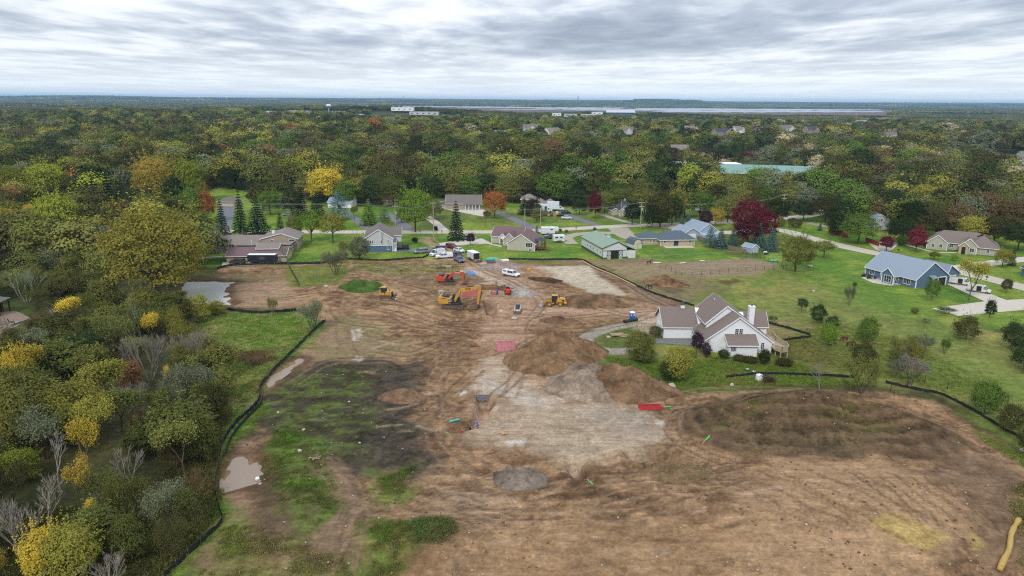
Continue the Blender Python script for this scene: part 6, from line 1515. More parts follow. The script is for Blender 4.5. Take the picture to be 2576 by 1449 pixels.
# ---- beige hip house, right edge blue house, white house with red fence
h = House('hip_roofed_house', 'beige brick house with a large brown hip roof and arched entry', 156, 262, -30)
h.gable(0, 20, 0, 10, -.2, 2.9, 6.2, 'x', MBEIGE, MROOFB, hip=4.5, over=.6); h.gable(-.5, 6, -3, 5, -.2, 2.9, 5.4, 'y', MBEIGE, MROOFB, over=.5); h.gable(12.5, 21.5, -5, 7, -.2, 2.9, 6.4, 'x', MBEIGE, MROOFB, hip=5.0, over=.6)
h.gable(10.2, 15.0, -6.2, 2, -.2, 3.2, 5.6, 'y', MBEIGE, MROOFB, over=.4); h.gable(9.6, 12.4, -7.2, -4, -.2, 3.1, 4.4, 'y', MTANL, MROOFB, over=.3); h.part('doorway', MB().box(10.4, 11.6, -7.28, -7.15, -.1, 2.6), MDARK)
for u in (1.5, 4.0): h.win(('y', -3, -1), u, .9, .9, 1.3)
h.win(('y', 0, -1), 7.4, 1.0, 1.2, 1.1); h.win(('y', -6.2, -1), 13.6, .9, 1.3, 1.3); h.win(('y', -5, -1), 18.5, .9, .8, 1.3); h.corner([(-.5, -3), (6, -3), (10.2, -6.2), (15, -6.2)], -.1, 2.8, MTRIM, .2)
h = House('blue_house', 'second slate blue house cut by the picture edge near the concrete drive', 166, 206, 0)
h.gable(0, 12, 0, 10, -.2, 3.0, 6.0, 'x', MDBLUE if False else MBLUE, MROOFC, over=.5); h.gable(-5.5, 3, 3, 12, -.2, 2.9, 5.6, 'y', MBLUE, MROOFC, over=.5); h.win(('y', 0, -1), 3, .9, 1.4, 1.4, 3, 0); h.win(('y', 3, -1), -2, 1, 1.2, 1.2); h.box('stone_skirt', -.1, 12, -.12, 0, -.2, .7, MFOUND)
h = House('white_house', 'white house with a sloping grey roof half hidden behind the large green tree', 155.5, 299.5, 10)
h.gable(-2, 7.5, 0, 10, -.2, 2.7, 6.6, 'y', MLILAC, MROOFL, over=.4, ridge=1.0); h.win(('y', 0, -1), 1.6, 3.6, .8, 1.1, 1, 1); h.win(('y', 0, -1), 1.2, 1.1, .8, .6, 1, 0); h.win(('y', 0, -1), 6.2, 1.1, .8, .8, 1, 0)

# ---- across the road
h = House('garage', 'pale garage with a brown hip roof at the top of the wide asphalt drive', -147.3, 354, -8, cat='garage')
h.gable(0, 8.2, 0, 8, -.2, 2.6, 4.2, 'x', mat('cream_garage', A(206, 192, 160), .8), MROOFA, hip=3.4, over=.7); h.door(('y', 0, -1), 4.2, -.1, 5.4, 2.1, mat('cream_door', A(214, 200, 168), .7), 'garage_door', 4)
h = House('house', 'white house with an orange brown roof peeping between trees behind the pickup', -117, 351, -5)
h.gable(0, 6.6, 0, 10, -.2, 2.7, 5.4, 'y', MLILAC, MROOFO, over=.5); h.gable(-10, 0, 3, 11, -.2, 2.6, 4.6, 'x', MTAN, MROOFO, over=.5); h.win(('y', 0, -1), 2, .9, 1.2, 1.1); h.door(('y', 0, -1), 5, 0, .9, 2, MDARK)
h = House('house', 'pale house with a blue grey roof buried in the spruces across the road', -92, 352, -6)
h.gable(0, 12, 0, 9, -.2, 2.7, 4.6, 'x', MTRIM, MROOFL, over=.5); h.win(('y', 0, -1), 3, 1, 1.4, 1.0); h.win(('y', 0, -1), 8, 1, 1.4, 1.0); h.part('garage_door', MB().box(5, 7, -.06, 0, 0, 2.1), MDARK)
h = House('house', 'low house with a salmon brown roof hidden behind the bright green maple', -66, 362, -8); h.gable(0, 14, 0, 9, -.2, 2.7, 4.8, 'x', MTAN, MROOFO, over=.5); h.win(('y', 0, -1), 3, 1, 1.4, 1.0)
h = House('porch_house', 'tan house with a brown roof and a pillared porch above a wide concrete apron', -33, 349, 2)
h.gable(0, 17.5, 0, 13, -.2, 3.0, 6.3, 'x', MTAN, MROOFA, over=.6, ridge=7); h.part('recess', MB().box(9.6, 16.5, -.05, .02, 0, 2.5), MTAN)
for i in range(5): h.part('porch_post', MB().box(9.6 + i * 1.7, 9.85 + i * 1.7, -1.3, -1.05, -.2, 2.5), MTRIM)
for u in (11.2, 13.2, 15.2): h.win(('y', -.05, -1), u, .4, 1.0, 1.7, 2, 0)
m = MB(); m.add([(9, -1.6, 2.45), (17.4, -1.6, 2.45), (17.4, .2, 3.3), (9, .2, 3.3), (9, -1.6, 2.6), (17.4, -1.6, 2.6), (17.4, .2, 3.45), (9, .2, 3.45)], [(0, 1, 2, 3), (4, 5, 6, 7), (0, 1, 5, 4), (3, 0, 4, 7), (1, 2, 6, 5), (2, 3, 7, 6)]); h.part('roof', m, MROOFA)
h = House('cream_house', 'cream house with a blue grey roof and a wide garage behind the orange maple', 3, 398, -12); h.gable(0, 6, 0, 11, -.2, 3.2, 6.4, 'y', MCREAM, MROOFL, over=.5); h.gable(4, 13, 2, 12, -.2, 3.0, 6.4, 'x', MCREAM, MROOFL, over=.5); h.door(('y', 0, -1), 3, 0, 4.4, 2.3, mat('grey_door', A(150, 146, 142), .7), 'garage_door', 4); h.win(('y', 2, -1), 8.5, 1, 1.6, 1.4, 3, 1)
h = House('beige_house', 'beige split level house with brown hip roofs behind the orange portable toilet', 4, 352, -4)
h.gable(0, 7.5, 3, 11, -.2, 4.6, 6.6, 'x', MTAN, MROOFT, hip=3, over=.5); h.gable(7, 12, 2, 10, -.2, 3.0, 4.8, 'x', MTAN, MROOFT, hip=2.5, over=.5); h.gable(11.5, 17.5, -1, 7, -.2, 2.8, 5.0, 'x', mat('pinkish_siding', A(190, 172, 164), .8), MROOFT, hip=2.9, over=.5)
h.gable(1.5, 7.5, -1.0, 3.2, -.2, 2.5, 3.6, 'x', MTAN, MROOFT, hip=1.8, over=.4); h.win(('y', -1, -1), 3.5, .9, 1.8, 1.2, 3, 0); h.win(('y', 3, -1), 1.5, 3.2, .8, 1.0); h.door(('y', -1, -1), 14.5, 0, 4, 2.2, mat('pink_door', A(196, 178, 172), .7), 'garage_door', 4); h.win(('y', 3, -1), 5.5, 3.2, .8, 1.0)
h = House('house', 'house with red brick walls and a grey roof beside the broad amber tree', -238, 318, -14); h.gable(0, 12, 0, 9, -.2, 2.8, 5.4, 'x', MBRICKR, MROOFL, over=.5); h.win(('y', 0, -1), 9.0, .8, 2.6, 1.4, 3, 0); h.win(('y', 0, -1), 2.5, 1, 1.0, 1.2); h.part('chimney', MB().box(8, 8.8, 4, 4.8, 4.5, 6.6), MBRICKR)
h = House('dark_blue_house', 'dark blue house with slate roofs half buried in distant trees', *D(520, 425), 12); h.gable(0, 14, 0, 10, -.2, 5.6, 9.5, 'x', MDBLUE, MROOFC, over=.6); h.gable(9, 16, -6, 4, -.2, 5.2, 8.4, 'y', MDBLUE, MROOFC, over=.5); h.gable(16, 22, -8, 2, -.2, 3.0, 5.6, 'y', MTRIM, MROOFC, over=.5); h.win(('y', -6, -1), 12.5, 3.6, 1.3, 1.5); h.win(('y', -6, -1), 12.5, .8, 1.3, 1.5)
h = House('garage', 'small green roofed garage among trees beyond the road bend', *D(1730, 528), 0, cat='garage'); h.gable(0, 7, 0, 6, -.2, 2.6, 4.2, 'x', MBEIGE, MROOFG, over=.3); h.win(('y', 0, -1), 3, 1, .7, 1)
for lab, x_, y_, rot, w_, dp, wm, rm, k in (
 ('distant tan house under tan roofs beside a crimson maple', 1075, 421, -5, 20, 13, MTAN, MROOFT, 1), ('distant beige house with a pyramid roof between two crimson maples', 1150, 408, 8, 14, 12, MBEIGE, MROOFA, 1), ('distant grey roofed house with a white gable over the lime trees', 1275, 428, -6, 22, 14, MLBLUE, MROOFL, 1),
 ('distant low house with a tan roof behind the road woods', 1380, 417, 0, 22, 12, MTAN, MROOFT, 1), ('distant house with a brown roof right of a far meadow', 1205, 421, 4, 13, 12, MBEIGE, MROOFM, 1), ('distant tall white house behind the golden maple', 795, 440, -20, 10, 9, MBEIGE, MROOFA, 1), ('distant pale barn with a metal roof in the woods', 1528, 381, -12, 32, 16, MLILAC, MROOFL, 0),
 ('distant light blue house deep in the woods', 1612, 362, 0, 26, 12, MLBLUE, MROOFL, 1), ('distant house with dormers beside the curving drive', 2520, 432, 0, 24, 14, MDBLUE, MROOFL, 1), ('distant brick house at the far edge of the woods', 2576, 402, 0, 20, 14, MBEIGE, MROOFA, 1), ('distant grey house beyond the bare field', 1690, 384, 0, 18, 12, MTAN, MROOFT, 1)):
 p = G(x_, y_); h = House('house', lab, p.x, p.y, rot); h.gable(0, w_, 0, dp, -.2, 3.4, 8.0 if k else 6.5, 'x', wm, rm, over=.6, hip=3 if 'pyramid' in lab else 0)
 if k: h.gable(w_ * .55, w_ * .85, -3, 6, -.2, 3.2, 6.4, 'y', wm, rm, over=.5)
 for u in (w_ * .15, w_ * .38): h.win(('y', 0, -1), u, 1.0, 1.8, 1.4, 2, 0, t=.2)
for i, (x_, y_) in enumerate([(a, b_) for a, b_, c_ in HSE]):
 p = G(x_, y_); rm = (MROOFL, MROOFA, MROOFC, MROOFT)[i % 4]; h = House('house', '%s roofed distant house %s' % (('pale grey', 'brown', 'charcoal', 'taupe')[i % 4], ('standing alone in the woods', 'half sunk among tree crowns')[i % 2]) + ', ' + ('first row', 'second row', 'third row', 'fourth row', 'last row')[i // 4] + ' up', p.x, p.y, -30 + 23 * (i % 4), 1.5)
 w_ = 17 + 3 * (i % 3); h.gable(0, w_, 0, 12, -.2, 5.0, 9.5, 'x', (MBEIGE, MLILAC, MTAN, MTRIM)[i % 4], rm, over=.6); h.gable(w_ * .5, w_ * .9, -4, 6, -.2, 4.4, 8.0, 'y', (MBEIGE, MLILAC, MTAN, MTRIM)[i % 4], rm, over=.5); h.win(('y', 0, -1), w_ * .25, 1.5, 2, 1.6, 2, 0, t=.2)
# long low buildings beyond the woods
def flat(lab, x_, y_, w_, dp, hh, m_, rm=None, z_=0, name='flat_roofed_building', rot=0):
 p = G(x_, y_); h = House(name, lab, p.x, p.y, rot, z_, cat='building'); h.box('wall', 0, w_, 0, dp, -.5, hh, m_); h.box('roof', -.3, w_ + .3, -.3, dp + .3, hh, hh + .5, rm or MTRIM)
 n_ = max(2, int(w_ / 14))
 for i in range(n_): h.part('window', MB().box(w_ * (i + .25) / n_, w_ * (i + .6) / n_, -.1, 0, hh * .35, hh * .6), MGLASS)
 return h
flat('long white building near the road of pylons', 1690, 436, 52, 16, 7, MTRIM, MTRIM); flat('white metal building joined to the green roofed one', 1748, 440, 34, 18, 7, MLILAC, MTRIM)
p = G(1800, 447); h = House('office_building', 'long low office building with a pale green metal roof and covered walk', p.x, p.y, -14, cat='building'); h.gable(0, 66, 0, 20, -.3, 4.2, 9.0, 'x', MTANL, mat('teal_metal_roof', A(126, 160, 152), .5, var=.06), over=1.5)
for i in range(7): h.part('window', MB().box(2 + i * 3.4, 4.6 + i * 3.4, -.1, 0, 1.2, 3.4), MGLASS)
p = G(1525, 299); h = House('arena', 'big distant hall with a pale low pitched roof near the marsh', p.x, p.y, 0, cat='building'); h.gable(0, 90, 0, 50, -1, 9, 15, 'x', MBLUEW, MLILAC, over=3)
fr2 = random.Random(9); MGPALE = mat('pale_grey_roofing', A(176, 178, 180), .9, var=.1, scale=.2)
for i, (x_, y_, w_, hh, m_) in enumerate(((590, 301, 90, 9, MTRIM), (618, 303, 60, 8, MBEIGE), (648, 300, 70, 11, MTRIM), (676, 303, 120, 9, MTRIM), (722, 299, 60, 10, MTAN), (742, 302, 60, 13, MBEIGE), (762, 304, 110, 8, MTRIM), (800, 303, 90, 9, MTAN), (836, 301, 60, 10, MTRIM), (858, 304, 90, 9, MTRIM), (880, 306, 50, 8, MBEIGE),
         (985, 299, 120, 10, MTRIM), (1030, 301, 150, 8, MLILAC), (1085, 304, 60, 8, MTRIM), (1105, 309, 100, 9, MLILAC), (1060, 306, 90, 7, MTAN), (1390, 300, 50, 8, MTRIM), (1420, 302, 70, 8, MLILAC), (1462, 303, 80, 8, MTAN), (1490, 301, 60, 9, MTRIM))):
 tag(flat(None, x_, y_, w_ * .5, 30, hh * .9, m_, fr2.choice((MGPALE, MBEIGE, MTRIM)), 4).o, 'distant low pale building in the row beyond the woods', None, 'distant commercial buildings')
# water tower and far stacks
p = D(829, 309); o = thing('water_tower', 'white ball shaped water tower rising over the far woods', 'water tower', (p[0], p[1], 0)); k = 1.0
dpt = p[1]; ht = CAM_H + (ray(829, 262).z) * dpt / ray(829, 262).y
MB().tube([(0, 0, 0), (0, 0, 2), (0, 0, ht * .62), (0, 0, ht * .78), (0, 0, ht * .86)], [3.4, 1.7, 1.5, 1.9, 3.4], 12).build('stem', mat('tower_blue', A(134, 156, 188), .6), o)
MB().ball((0, 0, ht * .92), 6.4, 6.4, ht * .085, 20, 10).build('tank', mat('tower_white', A(222, 226, 230), .5, var=.03), o, smooth=True)
for i, (x_, yt) in enumerate(((503, 243), (571, 242))):
 r_ = ray(x_, 250); t_ = 9500 / r_.y; zb = gz(r_.x * t_, 9500); r2 = ray(x_, yt); zt = CAM_H + r2.z * 9500 / r2.y
 o = thing('water_tower', 'tiny hazy water tower on the horizon, ' + ('first from the lime trees side' if i == 0 else 'second along the skyline'), 'water tower', (r_.x * t_, 9500, zb)); hh = zt - zb
 MB().tube([(0, 0, 0), (0, 0, hh * .7)], 4, 6).build('stem', MTRIM, o); MB().tube([(0, 0, hh * .7), (0, 0, hh * .8), (0, 0, hh)], [4, 12, 9], 10).build('tank', MTRIM, o)
for x_, yt, lab, w_ in ((955, 246, 'thin chimney stack on the horizon with faint steam, the slimmer one', 5), (1015, 243, 'chimney stack on the horizon between steam plumes', 6), (1454, 245, 'lattice tower on the horizon over the marsh', 9)):
 Yd = 13000; r_ = ray(x_, 255); zb = gz(r_.x * Yd / r_.y, Yd); zt = CAM_H + ray(x_, yt).z * Yd / ray(x_, yt).y
 o = MB().tube([(0, 0, 0), (0, 0, zt - zb + 20)], [w_, w_ * .8], 6).build('chimney_stack' if w_ < 8 else 'lattice_tower', mat('stack_grey', A(150, 160, 176), .8), None, loc=(r_.x * Yd / r_.y, Yd, zb)); tag(o, lab, 'tower')
# patio pavilion at the edge of the thicket
p = D(-2, 790); o = thing('pavilion', 'brown timber pavilion with a brick fireplace on the stone patio', 'pavilion', (p[0] - 1, p[1], 0), .1)
MB().box(-4.2, 2.6, -2.4, 2.4, 3.2, 3.5).build('roof', MROOFA, o); MB().add([(-4.4, -2.6, 3.5), (2.8, -2.6, 3.5), (2.8, 2.6, 3.5), (-4.4, 2.6, 3.5), (-.8, 0, 4.8)], [(0, 1, 4), (1, 2, 4), (2, 3, 4), (3, 0, 4)]).build('roof', MROOFA, o)
for x_, y_ in ((-4, -2.2), (2.3, -2.2), (2.3, 2.2)): MB().box(x_ - .14, x_ + .14, y_ - .14, y_ + .14, 0, 3.2).build('post', mat('brown_timber', A(90, 64, 48), .8), o)
MB().box(-1.8, .8, 1.6, 2.3, 0, 2.6).build('fireplace', MBRICKR, o)
a, b_ = D(25, 822), D(75, 806); o = MB().bar((a[0], a[1], .28), (b_[0], b_[1], .28), .5, .56).build('garden_wall', mat('grey_stone', A(150, 146, 138), .9, var=.25, scale=3)); tag(o, 'low grey stone seat wall edging the stone patio', 'wall')
p = D(28, 815); o = thing('garden_chair', 'dark blue garden chair on the stone patio', 'chair', (p[0] - .5, p[1] + .5, .02), 2); cm = mat('navy_plastic', A(52, 58, 76), .5)
MB().box(-.3, .3, -.3, .3, .35, .42).build('seat', cm, o); MB().obox((0, .34, .75), (.3, 0, 0), (0, .03, .01), (0, .12, .4)).build('backrest', cm, o)
for x_ in (-.27, .27):
 for y_ in (-.27, .27): MB().box(x_ - .03, x_ + .03, y_ - .03, y_ + .03, 0, .36).build('leg', cm, o)


# ------------------------------------------------------------------ vehicles
MTYRE = mat('tyre_rubber', (.02, .02, .02), .9, var=.1); MRIM = mat('wheel_rim', A(150, 152, 156), .35, .8); MBLK = mat('black_plastic', (.02, .02, .022), .6, var=.2)
MLAMP = mat('lamp_glass', A(225, 228, 230), .2); MRED = mat('tail_lamp', A(150, 30, 30), .3)
MCARGL = mat('car_glass', (.025, .03, .035), .06, var=.2, spec=.8)
def paintm(nm, r, g, b, metal=.0, dirt=0.0): return mat('car_paint_' + nm, A(r, g, b), .28, metal, var=.03, scale=1.5, dirt=dirt)
PC = dict(white=paintm('white', 236, 238, 242), silver=paintm('silver', 168, 176, 186, .3), maroon=paintm('maroon', 122, 34, 52), black=paintm('black', 26, 28, 34), blueg=paintm('blue_grey', 106, 122, 148, .2), dkblue=paintm('dark_blue', 44, 54, 76),
          grey=paintm('grey', 120, 122, 126, .3), charcoal=paintm('charcoal', 56, 58, 66, .1), brown=paintm('brown', 70, 54, 50), dwhite=paintm('dull_white', 218, 216, 206))
CARS = dict(sedan=(4.7, 1.8, [(-2.35, .3), (-2.38, .75), (-2.2, .92), (-1.6, .96), (1.0, .95), (2.0, .80), (2.3, .62), (2.32, .3)], .93, (-1.75, 1.15), (-1.05, .45), 1.42),
   suv=(4.8, 1.9, [(-2.4, .35), (-2.42, .8), (-2.35, 1.02), (1.1, 1.04), (2.15, .95), (2.38, .75), (2.38, .35)], 1.02, (-2.35, 1.25), (-2.05, .55), 1.72),
   minivan=(5.0, 1.95, [(-2.5, .33), (-2.5, .95), (1.4, .98), (2.2, .84), (2.48, .6), (2.48, .33)], .96, (-2.45, 1.75), (-2.2, .75), 1.76),
   pickup=(5.8, 1.98, [(-2.9, .5), (-2.9, 1.15), (1.4, 1.15), (2.55, 1.10), (2.85, .95), (2.88, .45)], 1.13, (-.75, 1.6), (-.55, .95), 1.86),
   cappickup=(5.8, 2.0, [(-2.9, .5), (-2.9, 1.15), (1.4, 1.15), (2.6, 1.12), (2.9, .95), (2.9, .45)], 1.13, (-.85, 1.6), (-.6, .95), 1.92),
   van=(5.9, 2.0, [(-2.95, .4), (-2.95, 1.15), (1.7, 1.15), (2.5, 1.0), (2.9, .8), (2.92, .4)], 1.13, (1.0, 2.05), (1.0, 1.45), 2.1))
def vehicle(kind, label, loc, hd, c, wheel=.36, group=None, nm=None, cat=None, z=0):
 L, Wd, prof, belt, (gb, gf), (tb, tf), top = CARS[kind]; m = PC[c]
 o = thing(nm or {'sedan': 'parked_car', 'suv': 'parked_car', 'minivan': 'minivan', 'pickup': 'pickup_truck', 'cappickup': 'pickup_truck', 'van': 'cargo_van'}[kind], label, cat or {'sedan': 'car', 'suv': 'car', 'minivan': 'minivan', 'pickup': 'pickup', 'cappickup': 'pickup', 'van': 'van'}[kind],
              (loc[0], loc[1], gz(loc[0], loc[1]) + .04 + z), hd, group)
 hw = Wd / 2
 MB().prism(prof, -hw, hw).build('body', m, o, bevel=.07)
 def green(x0, x1, t0, t1, z0, z1, w0, w1, name, mt):
  return MB().add([(x0, -w0, z0), (x1, -w0, z0), (x1, w0, z0), (x0, w0, z0), (t0, -w1, z1), (t1, -w1, z1), (t1, w1, z1), (t0, w1, z1)],
      [(0, 3, 2, 1), (4, 5, 6, 7), (0, 1, 5, 4), (1, 2, 6, 5), (2, 3, 7, 6), (3, 0, 4, 7)]).build(name, mt, o)
 w0, w1 = hw * .95, hw * .80
 green(gb, gf, tb, tf, belt - .02, top - .05, w0, w1, 'window', MCARGL)
 mr = MB(); mr.add([(tb - .05, -w1 - .03, top - .06), (tf + .05, -w1 - .03, top - .06), (tf + .05, w1 + .03, top - .06), (tb - .05, w1 + .03, top - .06), (tb + .05, -w1 + .06, top), (tf - .1, -w1 + .06, top), (tf - .1, w1 - .06, top), (tb + .05, w1 - .06, top)],
                      [(0, 3, 2, 1), (4, 5, 6, 7), (0, 1, 5, 4), (1, 2, 6, 5), (2, 3, 7, 6), (3, 0, 4, 7)])
 for sg in (-1, 1):
  mr.bar((gb, sg * w0, belt), (tb, sg * w1, top - .04), .1); mr.bar((gf, sg * w0, belt), (tf, sg * w1, top - .04), .08)
  mx_ = (gb + gf) / 2 - .05; mt_ = (tb + tf) / 2; mr.bar((mx_, sg * (w0 + .005), belt), (mt_, sg * (w1 + .005), top - .04), .1)
 mr.build('roof', m, o)
 wx = L / 2 - .95
 for sx in (-1, 1):
  for sy in (-1, 1):
   t_ = MB().disc((0, 0, 0), wheel, .24, 14).build('wheel', MTYRE, o, loc=(sx * wx, sy * (hw - .10), wheel - .02)); MB().disc((0, sy * .02, 0), wheel * .6, .24, 10).build('rim', MRIM, t_)
 fx = prof[-1][0]; bx_ = prof[0][0]
 for sy in (-1, 1):
  MB().box(fx - .06, fx + .03, sy * hw * .72 - .18, sy * hw * .72 + .18, .62, .80).build('headlight', MLAMP, o); MB().box(bx_ - .03, bx_ + .05, sy * hw * .86 - .1, sy * hw * .86 + .1, .7, .95).build('tail_light', MRED, o)
 MB().box(fx - .04, fx + .04, -hw * .5, hw * .5, .5, .72).build('grille', MBLK, o); MB().box(fx - .1, fx + .08, -hw * .95, hw * .95, .3, .48).build('bumper', MBLK if c != 'white' or kind == 'cappickup' else m, o); MB().box(bx_ - .08, bx_ + .1, -hw * .95, hw * .95, .35, .5).build('bumper', MBLK, o)
 for sy in (-1, 1): MB().box(gf - .35, gf - .2, sy * (hw + .02), sy * (hw + .17), belt, belt + .13).build('mirror', m, o) if sy > 0 else MB().box(gf - .35, gf - .2, -hw - .17, -hw - .02, belt, belt + .13).build('mirror', m, o)
 if kind == 'pickup':
  MB().box(-2.75, -.95, -hw + .1, hw - .1, 1.151, 1.16).build('cargo_bed', MBLK, o)
 if kind == 'cappickup':
  green(-2.88, -.95, -2.75, -.95, 1.13, 1.86, hw * .94, hw * .82, 'topper', m)
  for sy in (-1, 1): MB().box(-2.5, -1.2, sy * hw * .90 - .015, sy * hw * .90 + .015, 1.35, 1.7).build('window', MCARGL, o)
 if kind == 'van':
  green(-2.93, 1.05, -2.85, 1.05, 1.13, 2.12, hw * .97, hw * .88, 'cargo_box', m)
  for k in (-.5, .5): MB().bar((-2.6, k, 2.25), (.9, k, 2.25), .06).build('roof_rack', MRIM, o)
  for x_ in (-2.4, -1.2, 0, .8): MB().bar((x_, -.8, 2.2), (x_, .8, 2.2), .05).build('rack_bar', MRIM, o)
 return o
def at(x, y): v = G(x, y); return (v.x, v.y)
def hdg(a, b): p, q = D(*a), D(*b); return math.atan2(q[1] - p[1], q[0] - p[0])
def n3(x, y): return ((1300 + x / 3.22) / 1.5528, (800 + y / 3.22) / 1.5528)
vehicle('van', 'white cargo van with a roof rack on the grass behind the service truck', (-26.0, 241.5), math.radians(228), 'white')
o = vehicle('pickup', 'white service truck with utility body and ladder rack in front of the white van', (-23.2, 236.6), math.radians(196), 'white', nm='service_truck', cat='truck')
MB().box(-2.9, -.95, -1.02, 1.02, .75, 1.75).build('utility_box', PC['white'], o)
for k in (-.7, .7): MB().bar((-2.9, k, 2.1), (1.2, k, 2.1), .07).build('rack_rail', PC['white'], o)
vehicle('suv', 'grey car mostly hidden behind the white service truck', (-19.9, 239.6), math.radians(200), 'grey')
vehicle('suv', 'dark car behind the white van at the drive mouth', (-26.3, 249.6), math.radians(190), 'dkblue')
vehicle('suv', 'maroon minivan like car parked on the verge of the haul road', (-22.1, 254.0), math.radians(-42), 'maroon')
vehicle('sedan', 'white sedan parked on the verge below the maroon car', (-18.9, 247.6), math.radians(-48), 'white')
vehicle('minivan', 'silver minivan on the lawn beside the asphalt drive', (-32.1, 244.9), math.radians(202), 'silver')
o = vehicle('pickup', 'blue grey pickup truck with people at its tailgate on the haul road', (-17.8, 231.8), math.radians(-66), 'blueg')
vehicle('cappickup', 'white pickup truck with a topper parked alone on the reddish haul road', (-.3, 211.8), math.radians(-38), 'white')
vehicle('cappickup', 'black pickup truck with a topper beside the blue basement house', (-40.0, 249.8), math.radians(182), 'black')
vehicle('suv', 'silver car on the concrete drive behind the dark purple tree', at(1183, 602), math.radians(8), 'silver')
vehicle('pickup', 'white pickup with its door open at the end of the tan house', at(536, 636), math.radians(-12), 'white')
vehicle('suv', 'dark brown old station wagon parked before the tan house', at(597, 663), math.radians(184), 'brown')
vehicle('suv', 'pale pickup in front of the orange roofed house across the road', at(723, 545 - 2), math.radians(178), 'silver')
vehicle('sedan', 'white sedan with its hood up on the grass by the dark drive', at(1425, 551), math.radians(4), 'white')
vehicle('sedan', 'black low car behind the white sedan on the dark drive', at(1412, 545), math.radians(10), 'black')
vehicle('suv', 'dark green car topmost on the dark drive by the orange toilet', at(1424, 538), math.radians(-10), 'charcoal')
vehicle('sedan', 'dark car on the grass before the small green roofed garage', at(1768, 535), math.radians(10), 'dkblue'); vehicle('sedan', 'black car on the lawn near the golden tree', at(1826, 549), math.radians(170), 'black')
vehicle('sedan', 'dark car parked beyond the road pole in the tree shade', at(1965, 528), math.radians(2), 'black'); vehicle('suv', 'silver blue car on a pale pad beside the large green tree', at(2105, 566), math.radians(-20), 'silver')
vehicle('sedan', 'pale car on a far drive beside the spruces', at(964, 549), math.radians(0), 'silver'); vehicle('sedan', 'brown car at the far verge of the bending road', at(1995, 556), math.radians(0), 'brown')
vehicle('suv', 'grey pickup at the front of the slate roofed house', at(1590, 622), math.radians(150), 'grey'); vehicle('pickup', 'grey pickup between the camper and the horse trailer', at(1388, 598 + 1), math.radians(188), 'grey')
vehicle('suv', 'white car inside the open garage of the blue house', (120.6, 206.8), math.radians(-67), 'white') if False else None
for lab, x_, y_ in (('white service van nearer the blue garage, side door open', 2415, 716), ('white service van lower on the concrete drive, side door open', 2462, 735)):
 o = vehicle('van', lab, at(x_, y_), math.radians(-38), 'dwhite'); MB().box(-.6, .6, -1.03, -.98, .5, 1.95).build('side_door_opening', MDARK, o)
 MB().box(-2.2, -.7, -1.06, -.99, .55, 1.95).build('sliding_door', PC['dwhite'], o)
# enclosed trailers
def trailer(lab, loc, hd, L, w, hh, c, roofm=None, open_=False, nm='enclosed_trailer', axles=2, stripes=None):
 o = thing(nm, lab, 'trailer', (loc[0], loc[1], gz(*loc) + .04), hd)
 MB().box(-L / 2, L / 2, -w / 2, w / 2, .5, hh).build('body', c, o, bevel=.06); MB().box(-L / 2 + .02, L / 2 - .02, -w / 2 + .02, w / 2 - .02, hh, hh + .07).build('roof', roofm or MTRIM, o)
 for k in range(axles):
  for sy in (-1, 1): t_ = MB().disc((0, 0, 0), .34, .22, 12).build('wheel', MTYRE, o, loc=(-.3 + k * .85, sy * (w / 2 - .02), .34)); MB().disc((0, sy * .02, 0), .2, .22, 8).build('rim', MRIM, t_)
 MB().bar((L / 2, 0, .5), (L / 2 + 1.3, 0, .5), .1).build('tongue', MBLK, o)
 for sy in (-1, 1): MB().box(-.8, 1.1, sy * (w / 2 + .02) - .06, sy * (w / 2 + .02) + .06, .72, .8).build('fender', MBLK, o)
 if open_:
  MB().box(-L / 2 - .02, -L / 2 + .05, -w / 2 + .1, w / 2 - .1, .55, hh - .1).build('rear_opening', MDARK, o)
  MB().add([(-L / 2, -w / 2 + .1, .5), (-L / 2, w / 2 - .1, .5), (-L / 2 - 2, w / 2 - .1, .05), (-L / 2 - 2, -w / 2 + .1, .05), (-L / 2, -w / 2 + .1, .42), (-L / 2, w / 2 - .1, .42), (-L / 2 - 2, w / 2 - .1, .0), (-L / 2 - 2, -w / 2 + .1, .0)],
                 [(0, 1, 2, 3), (4, 5, 6, 7), (0, 3, 7, 4), (1, 2, 6, 5), (2, 3, 7, 6)]).build('ramp', mat('ramp_wood', A(170, 132, 112), .85), o)
 return o
o = trailer('long black enclosed trailer with a white roof beside the tan house', at(661, 661), math.radians(2), 9.0, 2.4, 2.8, mat('black_trailer', (.02, .022, .03), .35)); MB().box(-.6, 1.1, -1.23, -1.2, 1.3, 2.3).build('side_hatch', mat('hatch_grey', A(70, 74, 84), .5), o)
o = trailer('white enclosed trailer with its rear ramp down at the haul road', (-13.2, 235.0), math.radians(118), 5.2, 2.4, 2.7, mat('trailer_white', A(214, 212, 210), .5, dirt=.3), open_=True)
MB().box(-1.6, 1.2, 1.2, 1.23, 1.5, 1.75).build('lettering', mat('dark_print', A(70, 72, 84), .6), o) if False else None
o = trailer('white horse trailer with dark windows near the barn', at(1405, 609), math.radians(8), 4.4, 2.1, 2.7, mat('horse_trailer_white', A(224, 228, 234), .4), nm='horse_trailer')
MB().box(-1.5, -.4, -1.07, -1.04, 1.7, 2.2).build('window', MCARGL, o); MB().box(.4, 1.3, -1.07, -1.04, 1.7, 2.2).build('window', MCARGL, o); MB().box(-2.2, 2.2, -1.07, -1.05, 1.35, 1.45).build('stripe', mat('grey_stripe', A(110, 112, 120), .5), o)
